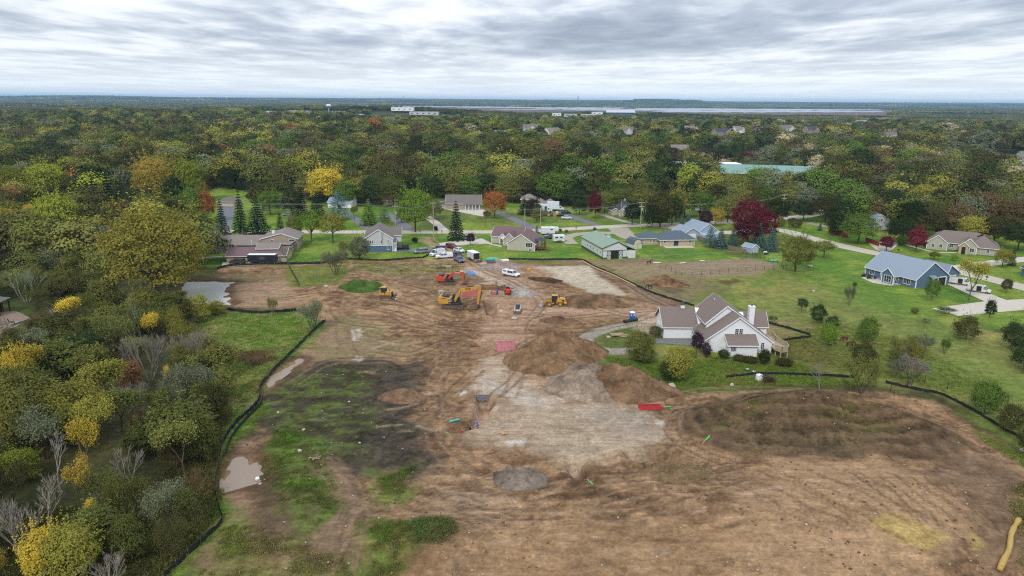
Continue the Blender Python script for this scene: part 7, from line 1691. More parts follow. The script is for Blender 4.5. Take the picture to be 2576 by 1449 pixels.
o = trailer('white camper with an overhanging nose behind the grey pickup', at(1378, 590), math.radians(8), 5.5, 2.3, 3.0, mat('camper_white', A(226, 228, 232), .4), nm='camper_trailer'); MB().box(2.7, 4.2, -1.1, 1.1, 1.9, 3.0).build('nose', mat('camper_white', (0, 0, 0)), o); MB().box(.8, 1.8, -1.18, -1.15, 2.0, 2.4).build('window', MCARGL, o)
o = trailer('small flatbed trailer loaded with junk beside the grey pickup', at(1381 + 8, 601), math.radians(8), 3.2, 1.9, 1.0, mat('junk_brown', A(96, 84, 76), .9, var=.4, scale=3), MBLK, nm='utility_trailer', axles=1)
p = at(1384, 534)
for lab, dx, dy, hh, nmx in (('white box truck with blue lettering at the beige split level house', 0, 0, 3.0, 1), ('second taller white truck box parked behind the first box truck', 6.0, 5, 3.6, 0)):
 o = thing('box_truck', lab, 'truck', (p[0] - 4 + dx, p[1] + dy, .04), math.radians(-2)); tw = mat('truck_white', A(224, 230, 236), .4)
 MB().box(-3.2, 2.6, -1.25, 1.25, .9, hh + .9).build('cargo_box', tw, o, bevel=.05)
 MB().prism([(2.7, .5), (2.7, 2.4), (3.5, 2.35), (4.1, 1.5), (5.0, 1.35), (5.05, .5)], -1.1, 1.1).build('cab', tw, o, bevel=.05); MB().box(2.9, 3.5, -1.13, 1.13, 1.5, 2.2).build('window', MCARGL, o)
 for x_ in (-2.0, 4.1):
  for sy in (-1, 1): MB().disc((0, 0, 0), .45, .3, 12).build('wheel', MTYRE, o, loc=(x_, sy * 1.05, .45))
 if nmx: MB().box(-2.7, -.2, -1.285, -1.255, 2.7, 3.2).build('lettering', mat('blue_print', A(60, 140, 200), .5), o); MB().box(-3.0, .9, -1.28, -1.25, 1.2, 1.3).build('stripe', mat('blue_print', (0, 0, 0)), o); MB().box(1.3, 2.3, -1.29, -1.25, 1.0, 3.0).build('side_door', MDARK, o)
p = at(1372, 544); o = thing('dumpster', 'long dark red dumpster below the white box truck', 'dumpster', (p[0], p[1], .04), math.radians(-3)); MB().prism([(-3.4, .2), (-3.6, 1.5), (3.6, 1.5), (3.4, .2)], -1.1, 1.1).build('bin', mat('dark_red_steel', A(72, 34, 34), .7, dirt=.3), o)
for k in range(8): MB().box(-3.2 + k * .9, -3.1 + k * .9, -1.18, -1.1, .25, 1.45).build('rib', mat('dark_red_steel', (0, 0, 0)), o)
MB().box(1.0, 2.2, -1.2, -1.12, .5, 1.2).build('sign', mat('yellow_sign', A(206, 180, 60), .6), o); MB().box(-3.4, 3.4, -1.0, 1.0, 1.3, 1.52).build('rubbish', mat('rubbish', A(120, 110, 100), .9, var=.5, scale=3), o)
def toilet(lab, x_, y_, col, roofc, s=1.0):
 p = G(x_, y_); o = thing('portable_toilet', lab, 'portable toilet', p + Vector((0, 0, .02)), .05); c = mat('toilet_' + lab[:4], col, .4, var=.05)
 MB().box(-.58, .58, -.58, .58, .1, 2.1).build('cabin', c, o, bevel=.04); MB().add([(-.62, -.62, 2.1), (.62, -.62, 2.1), (.62, .62, 2.1), (-.62, .62, 2.1), (-.4, -.4, 2.38), (.4, -.4, 2.38), (.4, .4, 2.38), (-.4, .4, 2.38)], [(0, 1, 5, 4), (1, 2, 6, 5), (2, 3, 7, 6), (3, 0, 4, 7), (4, 5, 6, 7)]).build('roof', roofc, o)
 MB().box(-.62, .62, -.62, .62, 0, .12).build('skid', MBLK, o); MB().box(-.45, .45, -.61, -.58, .2, 1.95).build('door', c, o)
 for k in (-.33, .33): MB().box(k - .14, k + .14, -.625, -.60, 1.5, 1.75).build('vent', MTRIM, o)
 for k in (-.58, .5): MB().box(k, k + .08, -.61, -.585, .15, 2.05).build('corner_post', c, o)
toilet('blue portable toilet with a white roof by the farmhouse drive', 1590, 807, A(24, 108, 190), MTRIM); toilet('orange portable toilet next to the dark red dumpster', 1403 - 2, 545, A(236, 108, 50), mat('toilet_roof', A(230, 226, 220), .5))

# ------------------------------------------------------------------ machines
YEL = mat('machine_yellow', A(204, 154, 46), .5, var=.08, scale=2, dirt=.55); ORG = mat('machine_orange', A(206, 76, 40), .45, var=.08, scale=2, dirt=.3); STEEL = mat('worn_steel', A(120, 104, 92), .55, .4, var=.2, dirt=.5); MTRK = mat('muddy_track', A(104, 88, 72), .9, var=.3, scale=4, bump=.03); MCYL = mat('chrome_rod', A(190, 190, 194), .2, .9); DGR = mat('machine_dark', (.025, .026, .03), .6, var=.2)
WHT = mat('machine_white', A(206, 206, 204), .45, dirt=.2); REDM = mat('machine_red', A(222, 52, 38), .4, dirt=.05)
def obround(L, r, n=8, z0=0.0):
 pts = [(L / 2 - r + r * math.cos(a), z0 + r + r * math.sin(a)) for a in [(-PI / 2 + PI * i / n) for i in range(n + 1)]]
 return pts + [(-L / 2 + r + r * math.cos(a), z0 + r + r * math.sin(a)) for a in [(PI / 2 + PI * i / n) for i in range(n + 1)]]
def crawler(o, L, r, w, gauge):
 for sy in (-1, 1):
  y0_, y1_ = sy * gauge / 2 - w / 2, sy * gauge / 2 + w / 2
  out = obround(L, r); inn = obround(L - .24, r - .12, z0=.12); n = len(out); m = MB()
  for y_ in (y0_, y1_): pass
  vs = [(a, y0_, b) for a, b in out] + [(a, y1_, b) for a, b in out] + [(a, y0_, b) for a, b in inn] + [(a, y1_, b) for a, b in inn]; fs = []
  for i in range(n):
   j = (i + 1) % n; fs += [(i, j, j + n, i + n), (2 * n + i, 3 * n + i, 3 * n + j, 2 * n + j), (i, i + 2 * n, j + 2 * n, j), (i + n, j + n, j + 3 * n, i + 3 * n)]
  m.add(vs, fs)
  k = 0
  for i in range(int(L / .22)):
   x_ = -L / 2 + r + i * .22
   if x_ > L / 2 - r: break
   m.box(x_ - .04, x_ + .04, y0_, y1_, 2 * r, 2 * r + .04); m.box(x_ - .04, x_ + .04, y0_, y1_, -.03, .01)
  t_ = m.build('track', MTRK, o)
  MB().box(-L / 2 + r, L / 2 - r, y0_ + .12, y1_ - .12, r * .45, r * 1.5).build('track_frame', STEEL, t_)
  for x_ in (-L / 2 + r, L / 2 - r): MB().disc((x_, (y0_ + y1_) / 2, r), r * .74, w * .7, 12).build('sprocket', STEEL, t_)
  for i in range(5): MB().disc((-L / 2 + r + (i + .8) * (L - 2 * r) / 5.6, (y0_ + y1_) / 2, r * .38), r * .26, w * .75, 8).build('roller', STEEL, t_)
def ribbon(pts, ths, y0_, y1_):
 """plate structure along a path in x,z with varying thickness"""
 up, dn = [], []
 for i, (x_, z_) in enumerate(pts):
  a = pts[max(i - 1, 0)]; b_ = pts[min(i + 1, len(pts) - 1)]; dx, dz = b_[0] - a[0], b_[1] - a[1]; n_ = math.hypot(dx, dz)
  up.append((x_ - dz / n_ * ths[i] / 2, z_ + dx / n_ * ths[i] / 2)); dn.append((x_ + dz / n_ * ths[i] / 2, z_ - dx / n_ * ths[i] / 2))
 m = MB(); n = len(pts)
 for y_ in (y0_, y1_): m.v += [(a, y_, b) for a, b in up] + [(a, y_, b) for a, b in dn]
 for i in range(n - 1):
  m.f += [(i, i + 1, n + i + 1, n + i), (2 * n + i, 3 * n + i, 3 * n + i + 1, 2 * n + i + 1), (i, 2 * n + i, 2 * n + i + 1, i + 1), (n + i, n + i + 1, 3 * n + i + 1, 3 * n + i)]
 m.f += [(0, n, 3 * n, 2 * n), (n - 1, 3 * n - 1, 4 * n - 1, 2 * n - 1)]; m.m = [0] * len(m.f); return m
def text(parent, s, size, loc, rot, m, name='lettering'):
 c = bpy.data.curves.new(name, 'FONT'); c.body = s; c.size = size; c.extrude = .006; c.align_x = 'CENTER'; c.align_y = 'CENTER'; c.offset = .012; c.materials.append(m)
 q = bpy.data.objects.new(name, c); COL.objects.link(q); me = bpy.data.meshes.new_from_object(q.evaluated_get(bpy.context.evaluated_depsgraph_get())); bpy.data.objects.remove(q)
 return link(name, me, parent, loc, rot)
def excavator(lab, loc, rot, PM, boom, bth, stick, bucket, s=1.0, body_letters=None, boom_letters=None, dig=.0, swing=0, Lt=5.5, lw=DGR):
 o = thing('excavator', lab, 'excavator', (loc[0], loc[1], gz(*loc)), math.radians(rot)); o.scale = (s, s, s)
 crawler(o, Lt, .52, .62, 2.7); MB().box(-1.3, 1.3, -1.1, 1.1, .5, .95).build('undercarriage', STEEL, o); MB().disc((0, 0, 1.08), .85, .28, 16, 'z').build('slew_ring', DGR, o)
 b_ = MB(); b_.prism([(-3.5, 1.5), (-3.75, 2.0), (-3.6, 3.0), (-2.9, 3.1), (-.7, 2.6), (-.4, 1.25), (-3.0, 1.25)], -1.45, 1.45); b_.build('house', PM, o, bevel=.06)
 MB().box(-.6, 1.6, -1.4, 1.4, 1.2, 1.55).build('platform', DGR, o); MB().prism([(-3.78, 1.5), (-3.95, 2.1), (-3.8, 2.95), (-3.3, 3.0), (-3.3, 1.3)], -1.42, 1.42).build('counterweight', PM, o, bevel=.08)
 MB().box(-3.1, -1.2, -1.0, 1.1, 3.0, 3.3).build('engine_cover', DGR, o, bevel=.05); MB().disc((-1.5, -.6, 3.5), .09, .5, 8, 'z').build('exhaust', DGR, o); MB().box(-.95, .25, -1.45, -.7, 1.5, 2.3).build('tool_box', DGR, o)
 cb = MB(); cb.prism([(-.45, 1.5), (-.45, 3.2), (.9, 3.25), (1.35, 2.4), (1.35, 1.5)], .45, 1.4); cb = cb.build('cab', DGR, o, bevel=.05)
 MB().box(-.35, .85, .43, .46, 2.1, 3.05).build('window', MCARGL, cb); MB().add([(.95, .5, 3.15), (.95, 1.35, 3.15), (1.4, 1.35, 2.35), (1.4, .5, 2.35)], [(0, 1, 2, 3)]).build('windscreen', MCARGL, cb); MB().box(-.5, 1.0, .4, 1.45, 3.25, 3.36).build('cab_roof', PM if s < .95 else DGR, cb)
 bm_ = ribbon(boom, bth, -.28, .28).build('boom', PM, o)
 MB().tube([(.9, -.42, 1.55), (.5 * (boom[2][0]) + .6, -.42, boom[2][1] * .55 + .5)], .12, 8).build('boom_cylinder', DGR, bm_); MB().tube([(.5 * boom[2][0] + .6, -.42, boom[2][1] * .55 + .5), (boom[2][0], -.42, boom[2][1])], .07, 8).build('cylinder_rod', MCYL, bm_)
 c0 = (boom[3][0] - .3, 0, boom[3][1] + .52); c1 = (stick[0][0] - .1, 0, stick[0][1] + .05); mid = tuple(c0[i] * .42 + c1[i] * .58 for i in range(3))
 MB().tube([c0, mid], .12, 8).build('stick_cylinder', DGR, bm_); MB().tube([mid, c1], .065, 8).build('cylinder_rod', MCYL, bm_)
 st = ribbon(stick, [.45, .75, .6, .4], -.2, .2).build('stick', PM, o); MB().tube([(stick[1][0] + .55, 0, stick[1][1] - .3), (stick[2][0] + .45, 0, stick[2][1] + .1)], .10, 8).build('bucket_cylinder', DGR, st); MB().bar((stick[2][0] + .45, 0, stick[2][1] + .1), (stick[3][0] + .35, 0, stick[3][1] + .1), .14).build('linkage', STEEL, st)
 bx0, bz = bucket; pr = [(0, 0), (.45, .1), (.55, -.4), (.3, -1.1), (-.4, -1.5), (-1.35, -1.35), (-1.3, -1.25), (-.4, -1.2), (.05, -.85), (.1, -.3)]
 bk = MB(); n = len(pr)
 bk.prism([(bx0 + a, bz + b) for a, b in pr], -.75, .75); bk = bk.build('bucket', STEEL, o)
 for sy in (-.75, .73): MB().prism([(bx0 + a, bz + b) for a, b in ((0, 0), (.45, .1), (.55, -.4), (.3, -1.1), (-.4, -1.5), (-1.35, -1.35), (-.3, -.5))], sy, sy + .04).build('side_plate', STEEL, bk)
 for k in range(5): MB().obox((bx0 - 1.45, -.62 + k * .31, bz - 1.36), (.14, 0, 0), (0, .05, 0), (0, 0, .04)).build('tooth', STEEL, bk)
 return o, bm_
LB = mat('black_lettering', (.01, .01, .01), .6); LWt = mat('white_lettering', A(236, 236, 236), .6)
o, bm_ = excavator('large yellow excavator with raised boom and bucket resting on the ground', (-14.9, 175.7), -9, YEL, [(.2, 1.6), (.8, 3.1), (1.9, 4.55), (3.6, 5.1), (5.3, 5.35), (6.5, 5.75)], [.55, .8, 1.0, 1.0, .8, .5], [(6.75, 6.15), (6.75, 4.9), (6.4, 2.4), (6.3, 1.2)], (6.2, 1.25))
text(bm_, 'VCR', .75, (3.75, -.30, 5.1), (PI / 2, -.12, 0), LB)
pl_ = MB().box(-1.15, -.25, -1.49, -1.455, 1.45, 2.45).build('side_panel', DGR, o); text(pl_, 'CAT', .42, (-.7, -1.5, 2.05), (PI / 2, 0, 0), LWt)
MB().box(-2.75, -1.75, -1.47, -1.455, 2.6, 2.78).build('vent', DGR, o)
o, bm_ = excavator('orange excavator with its arm hooked over the pink trench shield', (-18.7, 201.1), -8, ORG, [(.1, 1.5), (.6, 2.5), (1.5, 3.7), (2.8, 4.1), (4.0, 4.05), (5.0, 4.1)], [.5, .7, .8, .8, .7, .5], [(5.2, 4.5), (5.1, 3.6), (5.25, 1.9), (5.35, .8)], (5.1, .75), s=.88, Lt=5.2)
text(bm_, 'HITACHI', .42, (3.3, -.30, 4.1), (PI / 2, -.02, 0), LWt)
# dozer
o = thing('bulldozer', 'yellow bulldozer beside the green hump at the site edge', 'bulldozer', (-33.8, 184.6, gz(-33.8, 184.6)), math.radians(-11))
crawler(o, 3.5, .40, .5, 2.0); MB().prism([(-1.4, .6), (-1.5, 1.6), (-.2, 1.65), (.2, 1.7), (1.5, 1.75), (1.6, .7)], -.55, .55).build('hood', YEL, o, bevel=.05); MB().box(-1.6, -.3, -.85, .85, .7, 1.45).build('fender', YEL, o, bevel=.05)
c_ = MB().box(-1.35, -.1, -.75, .75, 1.45, 2.75).build('cab', DGR, o, bevel=.06); MB().box(-1.2, -.25, -.77, -.75, 1.75, 2.6).build('window', MCARGL, c_); MB().box(-1.5, 0.05, -.85, .85, 2.75, 2.95).build('cab_roof', YEL, c_, bevel=.04); MB().disc((-1.6, -.4, 2.7), .2, .3, 8, 'x').build('lamp', YEL, c_)
MB().disc((.9, -.2, 2.0), .07, .6, 8, 'z').build('exhaust', DGR, o); MB().box(1.62, 1.68, -.5, .5, .8, 1.7).build('grille', DGR, o)
bl = MB(); bl.prism([(2.45, .0), (2.25, .45), (2.35, 1.0), (2.45, 1.02), (2.35, .45), (2.55, .0)], -1.35, 1.35); bl.build('blade', STEEL, o)
for sy in (-1, 1): MB().bar((0, sy * .68, .45), (2.3, sy * .68, .35), .16).build('push_arm', STEEL, o)
# wheel loader
def wheel(o, x_, y_, r, w):
 t_ = MB().disc((0, 0, 0), r, w, 18).build('wheel', MTRK, o, loc=(x_, y_, r)); MB().disc((0, 0, 0), r * .52, w + .04, 12).build('rim', YEL, t_)
o = thing('wheel_loader', 'yellow wheel loader with a muddy bucket facing the haul road', 'loader', (11.2, 178.7, gz(11.2, 178.7)), math.radians(181)); o.scale = (.93, .93, .93)
for x_ in (-1.5, 1.6):
 for y_ in (-.95, .95): wheel(o, x_, y_, .68, .5)
MB().prism([(-3.1, .9), (-3.2, 1.3), (-2.9, 2.2), (-1.9, 2.35), (-.5, 2.1), (-.4, .8)], -.75, .75).build('engine_cover', YEL, o, bevel=.07); MB().box(-3.3, -2.6, -1.1, 1.1, .75, 1.2).build('counterweight', YEL, o, bevel=.06); MB().box(-2.3, -.6, -1.2, 1.2, 1.35, 1.5).build('fender', YEL, o)
MB().box(-2.6, -1.9, .752, .78, 1.3, 1.9).build('grille', DGR, o); MB().disc((-1.3, .3, 2.7), .06, .7, 8, 'z').build('exhaust', DGR, o)
c_ = MB().prism([(-.7, 1.2), (-.7, 3.0), (.7, 3.0), (.85, 1.2)], -.7, .7).build('cab', DGR, o); MB().prism([(-.55, 1.5), (-.55, 2.9), (.6, 2.9), (.7, 1.5)], .7, .72).build('window', MCARGL, c_); MB().box(-.85, .95, -.82, .82, 3.0, 3.2).build('cab_roof', YEL, c_, bevel=.05); MB().box(.86, .9, -.6, .6, 1.5, 2.9).build('windscreen', MCARGL, c_)
MB().box(.2, 2.0, -.45, .45, .6, 1.35).build('front_frame', YEL, o);
for y_ in (-.4, .4): ribbon([(.9, 1.6), (2.0, 1.75), (2.9, 1.1), (3.3, .4)], [.35, .42, .35, .3], y_ - .08, y_ + .08).build('lift_arm', YEL, o)
MB().tube([(1.2, 0, 1.9), (2.4, 0, 1.9)], .09, 8).build('tilt_cylinder', DGR, o); MB().bar((2.4, 0, 1.9), (3.2, 0, 1.0), .14).build('linkage', YEL, o)
MB().prism([(3.3, .1), (3.15, .6), (3.4, 1.15), (3.75, 1.25), (3.5, .95), (3.35, .55), (3.55, .2), (4.4, .05), (4.4, -.0), (3.45, -.0)], -1.3, 1.3).build('bucket', mat('muddy_steel', A(168, 160, 152), .5, .3, dirt=.5), o)
# skid steers
def skid(lab, loc, rot, BM, rear=False):
 o = thing('skid_steer_loader', lab, 'loader', (loc[0], loc[1], gz(*loc)), math.radians(rot)); crawler(o, 2.0, .30, .36, 1.4)
 MB().prism([(-1.5, .45), (-1.6, .9), (-1.4, 1.6), (-.7, 1.65), (-.6, 1.2), (.9, .9), (1.0, .5)], -.52, .52).build('body', BM, o, bevel=.05); MB().box(-1.63, -1.55, -.42, .42, .7, 1.35).build('rear_grille', BM if rear else DGR, o)
 c_ = MB().prism([(-.75, 1.0), (-.7, 2.2), (.45, 2.2), (.65, 1.1), (.65, .7)], -.48, .48).build('cab', DGR, o); MB().box(-.8, .55, -.55, .55, 2.2, 2.3).build('cab_roof', mat('grey_roof', A(120, 126, 128), .6), c_); MB().add([(.47, -.4, 2.15), (.47, .4, 2.15), (.68, .4, 1.1), (.68, -.4, 1.1)], [(0, 1, 2, 3)]).build('windscreen', MCARGL, c_)
 for y_ in (-.68, .68): ribbon([(-1.5, 1.5), (-.5, 1.75), (.7, 1.2), (1.4, .5)], [.22, .26, .26, .2], y_ - .07, y_ + .07).build('lift_arm', BM, o)
 MB().prism([(1.4, .05), (1.35, .6), (1.5, .75), (1.5, .15), (2.1, .0), (1.45, .0)], -.95, .95).build('bucket', STEEL, o); MB().disc((-1.2, -.35, 1.75), .05, .35, 6, 'z').build('exhaust', DGR, o)
 return o
skid('white and black tracked skid steer facing the drone near the deep pit', (1.5, 173.1), -96, WHT); skid('bright red skid steer seen from behind at the gravel heap', (-1.2, 189.1), 92, REDM, True)


# ------------------------------------------------------------------ people and animals (skinned skeletons)
def skinned(name, verts, edges, radii, mats, zones, parent, sub=1):
 me = bpy.data.meshes.new(name); me.from_pydata(verts, edges, []); me.update()
 o = bpy.data.objects.new(name, me); COL.objects.link(o)
 md = o.modifiers.new('s', 'SKIN'); md.use_smooth_shade = True
 for i, r_ in enumerate(radii): me.skin_vertices[0].data[i].radius = (r_, r_)
 me.skin_vertices[0].data[0].use_root = True
 s_ = o.modifiers.new('u', 'SUBSURF'); s_.levels = s_.render_levels = sub
 dg = bpy.context.evaluated_depsgraph_get(); me2 = bpy.data.meshes.new_from_object(o.evaluated_get(dg)); bpy.data.objects.remove(o)
 for m in mats: me2.materials.append(m)
 for p in me2.polygons: p.material_index = zones(p.center)
 return link(name, me2, parent)
def skm(n, c): return mat(n, A(*c), .8, var=.1, scale=8)
SKIN = skm('skin', (196, 150, 126)); HAIR = skm('dark_hair', (60, 44, 34)); BOOT = skm('boots', (70, 56, 44))
def person(lab, x, y, z_, rot, shirt, trousers, helmet=None, bend=0.0, crouch=0.0, arms='down'):
 o = thing('person', lab, 'person', (x, y, z_), rot); h0 = .92 - crouch * .35
 b = bend; sh = (b * .48, 0, h0 + .52 * math.cos(b * .9)); nk = (sh[0] + b * .12, 0, sh[2] + .10); hd = (nk[0] + .06 + b * .08, 0, nk[2] + .16)
 V_ = [(0, 0, h0), (b * .22, 0, h0 + .26), sh, nk, hd]; E = [(0, 1), (1, 2), (2, 3), (3, 4)]; R_ = [.125, .115, .13, .055, .095]
 V_.append((hd[0] + .02, 0, hd[2] + .09)); E.append((4, 5)); R_.append(.07); V_.append((hd[0] + .11, 0, hd[2] - .02)); E.append((4, 6)); R_.append(.018)
 for s_ in (-1, 1):
  i = len(V_); V_ += [(0, s_ * .10, h0 - .06), (.06 + crouch * .35, s_ * .12, h0 * .53), (-.02, s_ * .13, .09), (.16, s_ * .14, .04)]; R_ += [.095, .065, .045, .04]; E += [(0, i), (i, i + 1), (i + 1, i + 2), (i + 2, i + 3)]
  i = len(V_)
  el = (sh[0] + (.10 if arms == 'down' else .22), s_ * .27, sh[2] - .27); wr = (el[0] + (.06 if arms == 'down' else .2), s_ * (.27 if arms == 'down' else .12), el[2] - (.25 if arms == 'down' else -.04))
  V_ += [(sh[0], s_ * .19, sh[2] - .01), el, wr]; R_ += [.055, .042, .03]; E += [(2, i), (i, i + 1), (i + 1, i + 2)]
  d = Vector(wr) - Vector(el); d.normalize(); j = len(V_); pm = Vector(wr) + d * .07; V_.append(tuple(pm)); R_.append(.03); E.append((i + 2, j))
  for k, L_ in enumerate((.07, .085, .08, .06)):
   q = pm + Vector((0, (k - 1.5) * .021, 0)) + d * L_ * .5; q2 = q + d * L_ * .5 + Vector((-.01, 0, -.01)); V_ += [tuple(q), tuple(q2)]; R_ += [.009, .008]; n_ = len(V_); E += [(j, n_ - 2), (n_ - 2, n_ - 1)]
  q = Vector(wr) + d * .04 + Vector((.03, -s_ * .03, 0)); q2 = q + d * .04; V_ += [tuple(q), tuple(q2)]; R_ += [.011, .009]; n_ = len(V_); E += [(j, n_ - 2), (n_ - 2, n_ - 1)]
 ms = [skm('shirt_%d_%d_%d' % shirt, shirt), skm('cloth_%d_%d_%d' % trousers, trousers), SKIN, BOOT]
 wz = nk[2] - .02
 skinned('body', V_, E, R_, ms, lambda c: 3 if c[2] < .11 else 1 if c[2] < h0 + .02 and abs(c[1]) < .22 else 2 if (c[2] > wz and abs(c[1]) < .12) or (abs(c[1]) > .2 and c[2] < sh[2] - .40) else 0, o)
 if helmet: MB().ball((hd[0], 0, hd[2] + .09), .15, .13, .12, 10, 6).build('helmet', mat('helmet_%d' % helmet[2], A(*helmet), .35), o, smooth=True)
 else: MB().ball((hd[0] - .02, 0, hd[2] + .07), .115, .105, .10, 8, 5).build('hair', HAIR, o, smooth=True)
 for s_ in (-1, 1): MB().ball((hd[0] + .088, s_ * .035, hd[2] + .02), .014, .014, .014, 5, 3).build('eye', MBLK, o)
 return o
v = G(1248, 717); person('person in a white helmet and grey shirt standing on the pale gravel', v.x, v.y, v.z, 4.7, (150, 156, 146), (44, 50, 74), (240, 240, 240), arms='front')
v = G(1160, 1085); person('person in a red shirt and black trousers at the trench edge', v.x, v.y, v.z + .02, .6, (190, 40, 48), (26, 28, 34), None, .5)
v = G(1183, 1076); person('person in a dark blue jacket bending over in the trench', v.x, v.y, v.z + .02, 4.2, (40, 48, 84), (34, 40, 52), None, .8, arms='front')
v = G(1203, 1079); person('person in bright blue crouching on the gravel beside the trench', v.x, v.y, v.z + .02, 2.4, (36, 96, 200), (60, 70, 96), None, .9, .8, arms='front')
v = G(1137, 648); person('person in dark clothes at the door of the blue grey pickup', v.x, v.y, v.z + .02, 1, (36, 30, 44), (40, 40, 50)); v = G(1148, 647); person('second person in black at the bed of the blue grey pickup', v.x, v.y, v.z + .02, 2, (24, 24, 30), (38, 38, 46), None, .3)
def horse(lab, x, y, rot, col, graze=True, s=1.0):
 v = G(x, y); o = thing('horse', lab, 'horse', v, rot); o.scale = (s, s, s)
 V_ = [(-.45, 0, 1.12), (-.1, 0, 1.08), (.35, 0, 1.12), (.58, 0, 1.28)]; R_ = [.27, .29, .27, .19]; E = [(0, 1), (1, 2), (2, 3)]
 nk = [(.85, 0, 1.15), (1.12, 0, .72), (1.22, 0, .42), (1.18, 0, .16)] if graze else [(.82, 0, 1.52), (1.0, 0, 1.78), (1.22, 0, 1.66), (1.45, 0, 1.46)]
 V_ += nk; R_ += [.14, .11, .10, .065]; E += [(3, 4), (4, 5), (5, 6), (6, 7)]; hi = 6 if graze else 5
 for s_ in (-1, 1):
  i = len(V_); q = nk[2] if graze else nk[1]; V_.append((q[0] - (.0 if graze else .02), s_ * .07, q[2] + .16)); R_.append(.025); E.append((6 if graze else 5, i))
  st = rnh.uniform(-.15, .15)
  i = len(V_); V_ += [(.42, s_ * .14, .85), (.42 + st * .5, s_ * .15, .5), (.40 + st, s_ * .15, .14), (.45 + st, s_ * .15, .04)]; R_ += [.11, .06, .042, .055]; E += [(2, i), (i, i + 1), (i + 1, i + 2), (i + 2, i + 3)]
  i = len(V_); V_ += [(-.55, s_ * .15, .92), (-.42 - st * .4, s_ * .16, .74), (-.68 - st * .5, s_ * .16, .48), (-.62 - st, s_ * .16, .12), (-.56 - st, s_ * .16, .04)]; R_ += [.17, .10, .055, .042, .055]; E += [(0, i), (i, i + 1), (i + 1, i + 2), (i + 2, i + 3), (i + 3, i + 4)]
 c = mat('coat_%d' % col[0], A(*col), .6, var=.15); b = skinned('body', V_, E, R_, [c], lambda c_: 0, o)
 MB().tube([(-.68, 0, 1.2), (-.82, 0, 1.0), (-.84, 0, .5)], [.05, .07, .03], 6).build('tail', HAIR, o); m_ = ribbon([(p[0], p[2] + .1) for p in [(.58, 0, 1.36)] + nk[:2]], [.12] * 3, -.03, .03).build('mane', HAIR, o)
rnh = random.Random(5)
horse('reddish brown horse grazing nearest the bright green bush, the one behind', 2124, 859, .3 + PI, (104, 56, 40)); horse('dark brown horse grazing in front of the reddish one', 2138, 872, -.15, (74, 42, 32)); horse('dark bay horse standing by the rail fence under the barn', 1633, 665, .2, (84, 48, 36), False); horse('blackish brown horse grazing along the silt fence', 1634, 727, PI - .1, (48, 34, 30))

# ------------------------------------------------------------------ fences, poles, wires
MSILT = mat('black_silt_fabric', (.012, .013, .014), .75, var=.4, scale=2); MSTK = mat('stake_wood', A(128, 110, 86), .9); MPOST = mat('dark_post', A(70, 64, 54), .9)
def along(pts, step):
 L = smooth_line([tuple(G(x, y))[:2] for x, y in pts], 8); out = [L[0]]; acc = 0
 for a, b in zip(L, L[1:]):
  d = math.hypot(b[0] - a[0], b[1] - a[1])
  while acc + d >= step:
   t_ = (step - acc) / d; a = (a[0] + (b[0] - a[0]) * t_, a[1] + (b[1] - a[1]) * t_); out.append(a); d = math.hypot(b[0] - a[0], b[1] - a[1]); acc = 0
  acc += d
 return out
stake_me = MB().box(-.025, .025, -.025, .025, 0, 1.0).mesh('stake', MSTK)
def silt(lab, pts, hh=.6, posts=True, seed=1):
 r_ = random.Random(seed); P_ = along(pts, .7); o = thing('silt_fence', lab, 'silt fence', (P_[0][0], P_[0][1], gz(*P_[0]))); ox, oy, oz = o.location; m = MB(); vs = []
 for i, (x, y) in enumerate(P_):
  q = P_[min(i + 1, len(P_) - 1)]; w = P_[max(i - 1, 0)]; n_ = Vector((-(q[1] - w[1]), q[0] - w[0], 0)).normalized(); j = r_.uniform(-.10, .10); z = gz(x, y) - oz; h = hh * r_.uniform(.78, 1.08) * (1 if i % 3 else 1.1)
  for a, b in ((-.015, -.1), (.015, -.1), (.015, h), (-.015, h)): vs.append((x - ox + n_.x * (a + j), y - oy + n_.y * (a + j), z + b))
 m.add(vs, [f for i in range(len(P_) - 1) for f in ((4 * i, 4 * i + 4, 4 * i + 7, 4 * i + 3), (4 * i + 1, 4 * i + 2, 4 * i + 6, 4 * i + 5), (4 * i + 3, 4 * i + 7, 4 * i + 6, 4 * i + 2))]); m.build('fabric', MSILT, o)
 if posts:
  for (x, y) in P_[::3]: link('stake', stake_me, o, (x - ox, y - oy, gz(x, y) - oz))
silt('long black silt fence snaking between the thicket and the site', [(412, 1456), (470, 1400), (530, 1345), (558, 1312), (550, 1270), (541, 1225), (548, 1180), (556, 1130), (572, 1095), (598, 1062), (640, 1024), (654, 1000), (655, 975), (685, 938), (735, 888), (775, 848), (800, 823), (822, 806)], .8)
silt('second black silt fence doubling the long one at its bend', [(566, 1148), (580, 1110), (600, 1078), (630, 1046), (655, 1020), (662, 1000)], .7)
silt('black silt fence under the pond', [(500, 770), (554, 776), (600, 784), (644, 789), (700, 786), (752, 782)], .75); silt('black silt fence behind the tan house concrete', [(545, 678), (572, 671), (640, 667), (701, 665), (760, 665), (811, 663), (871, 653)], .8)
silt('black silt fence across rough grass below the blue basement house', [(871, 652), (957, 656), (1017, 652), (1050, 650), (1067, 648), (1083, 639)]); silt('short black silt fence beside the white sedan', [(1155, 624), (1164, 630), (1178, 638)]); silt('black silt fence running under the horse barn and down the pasture edge', [(1278, 653), (1354, 654), (1417, 654), (1464, 655), (1498, 673), (1551, 695), (1604, 721), (1644, 739), (1700, 757), (1746, 771)])
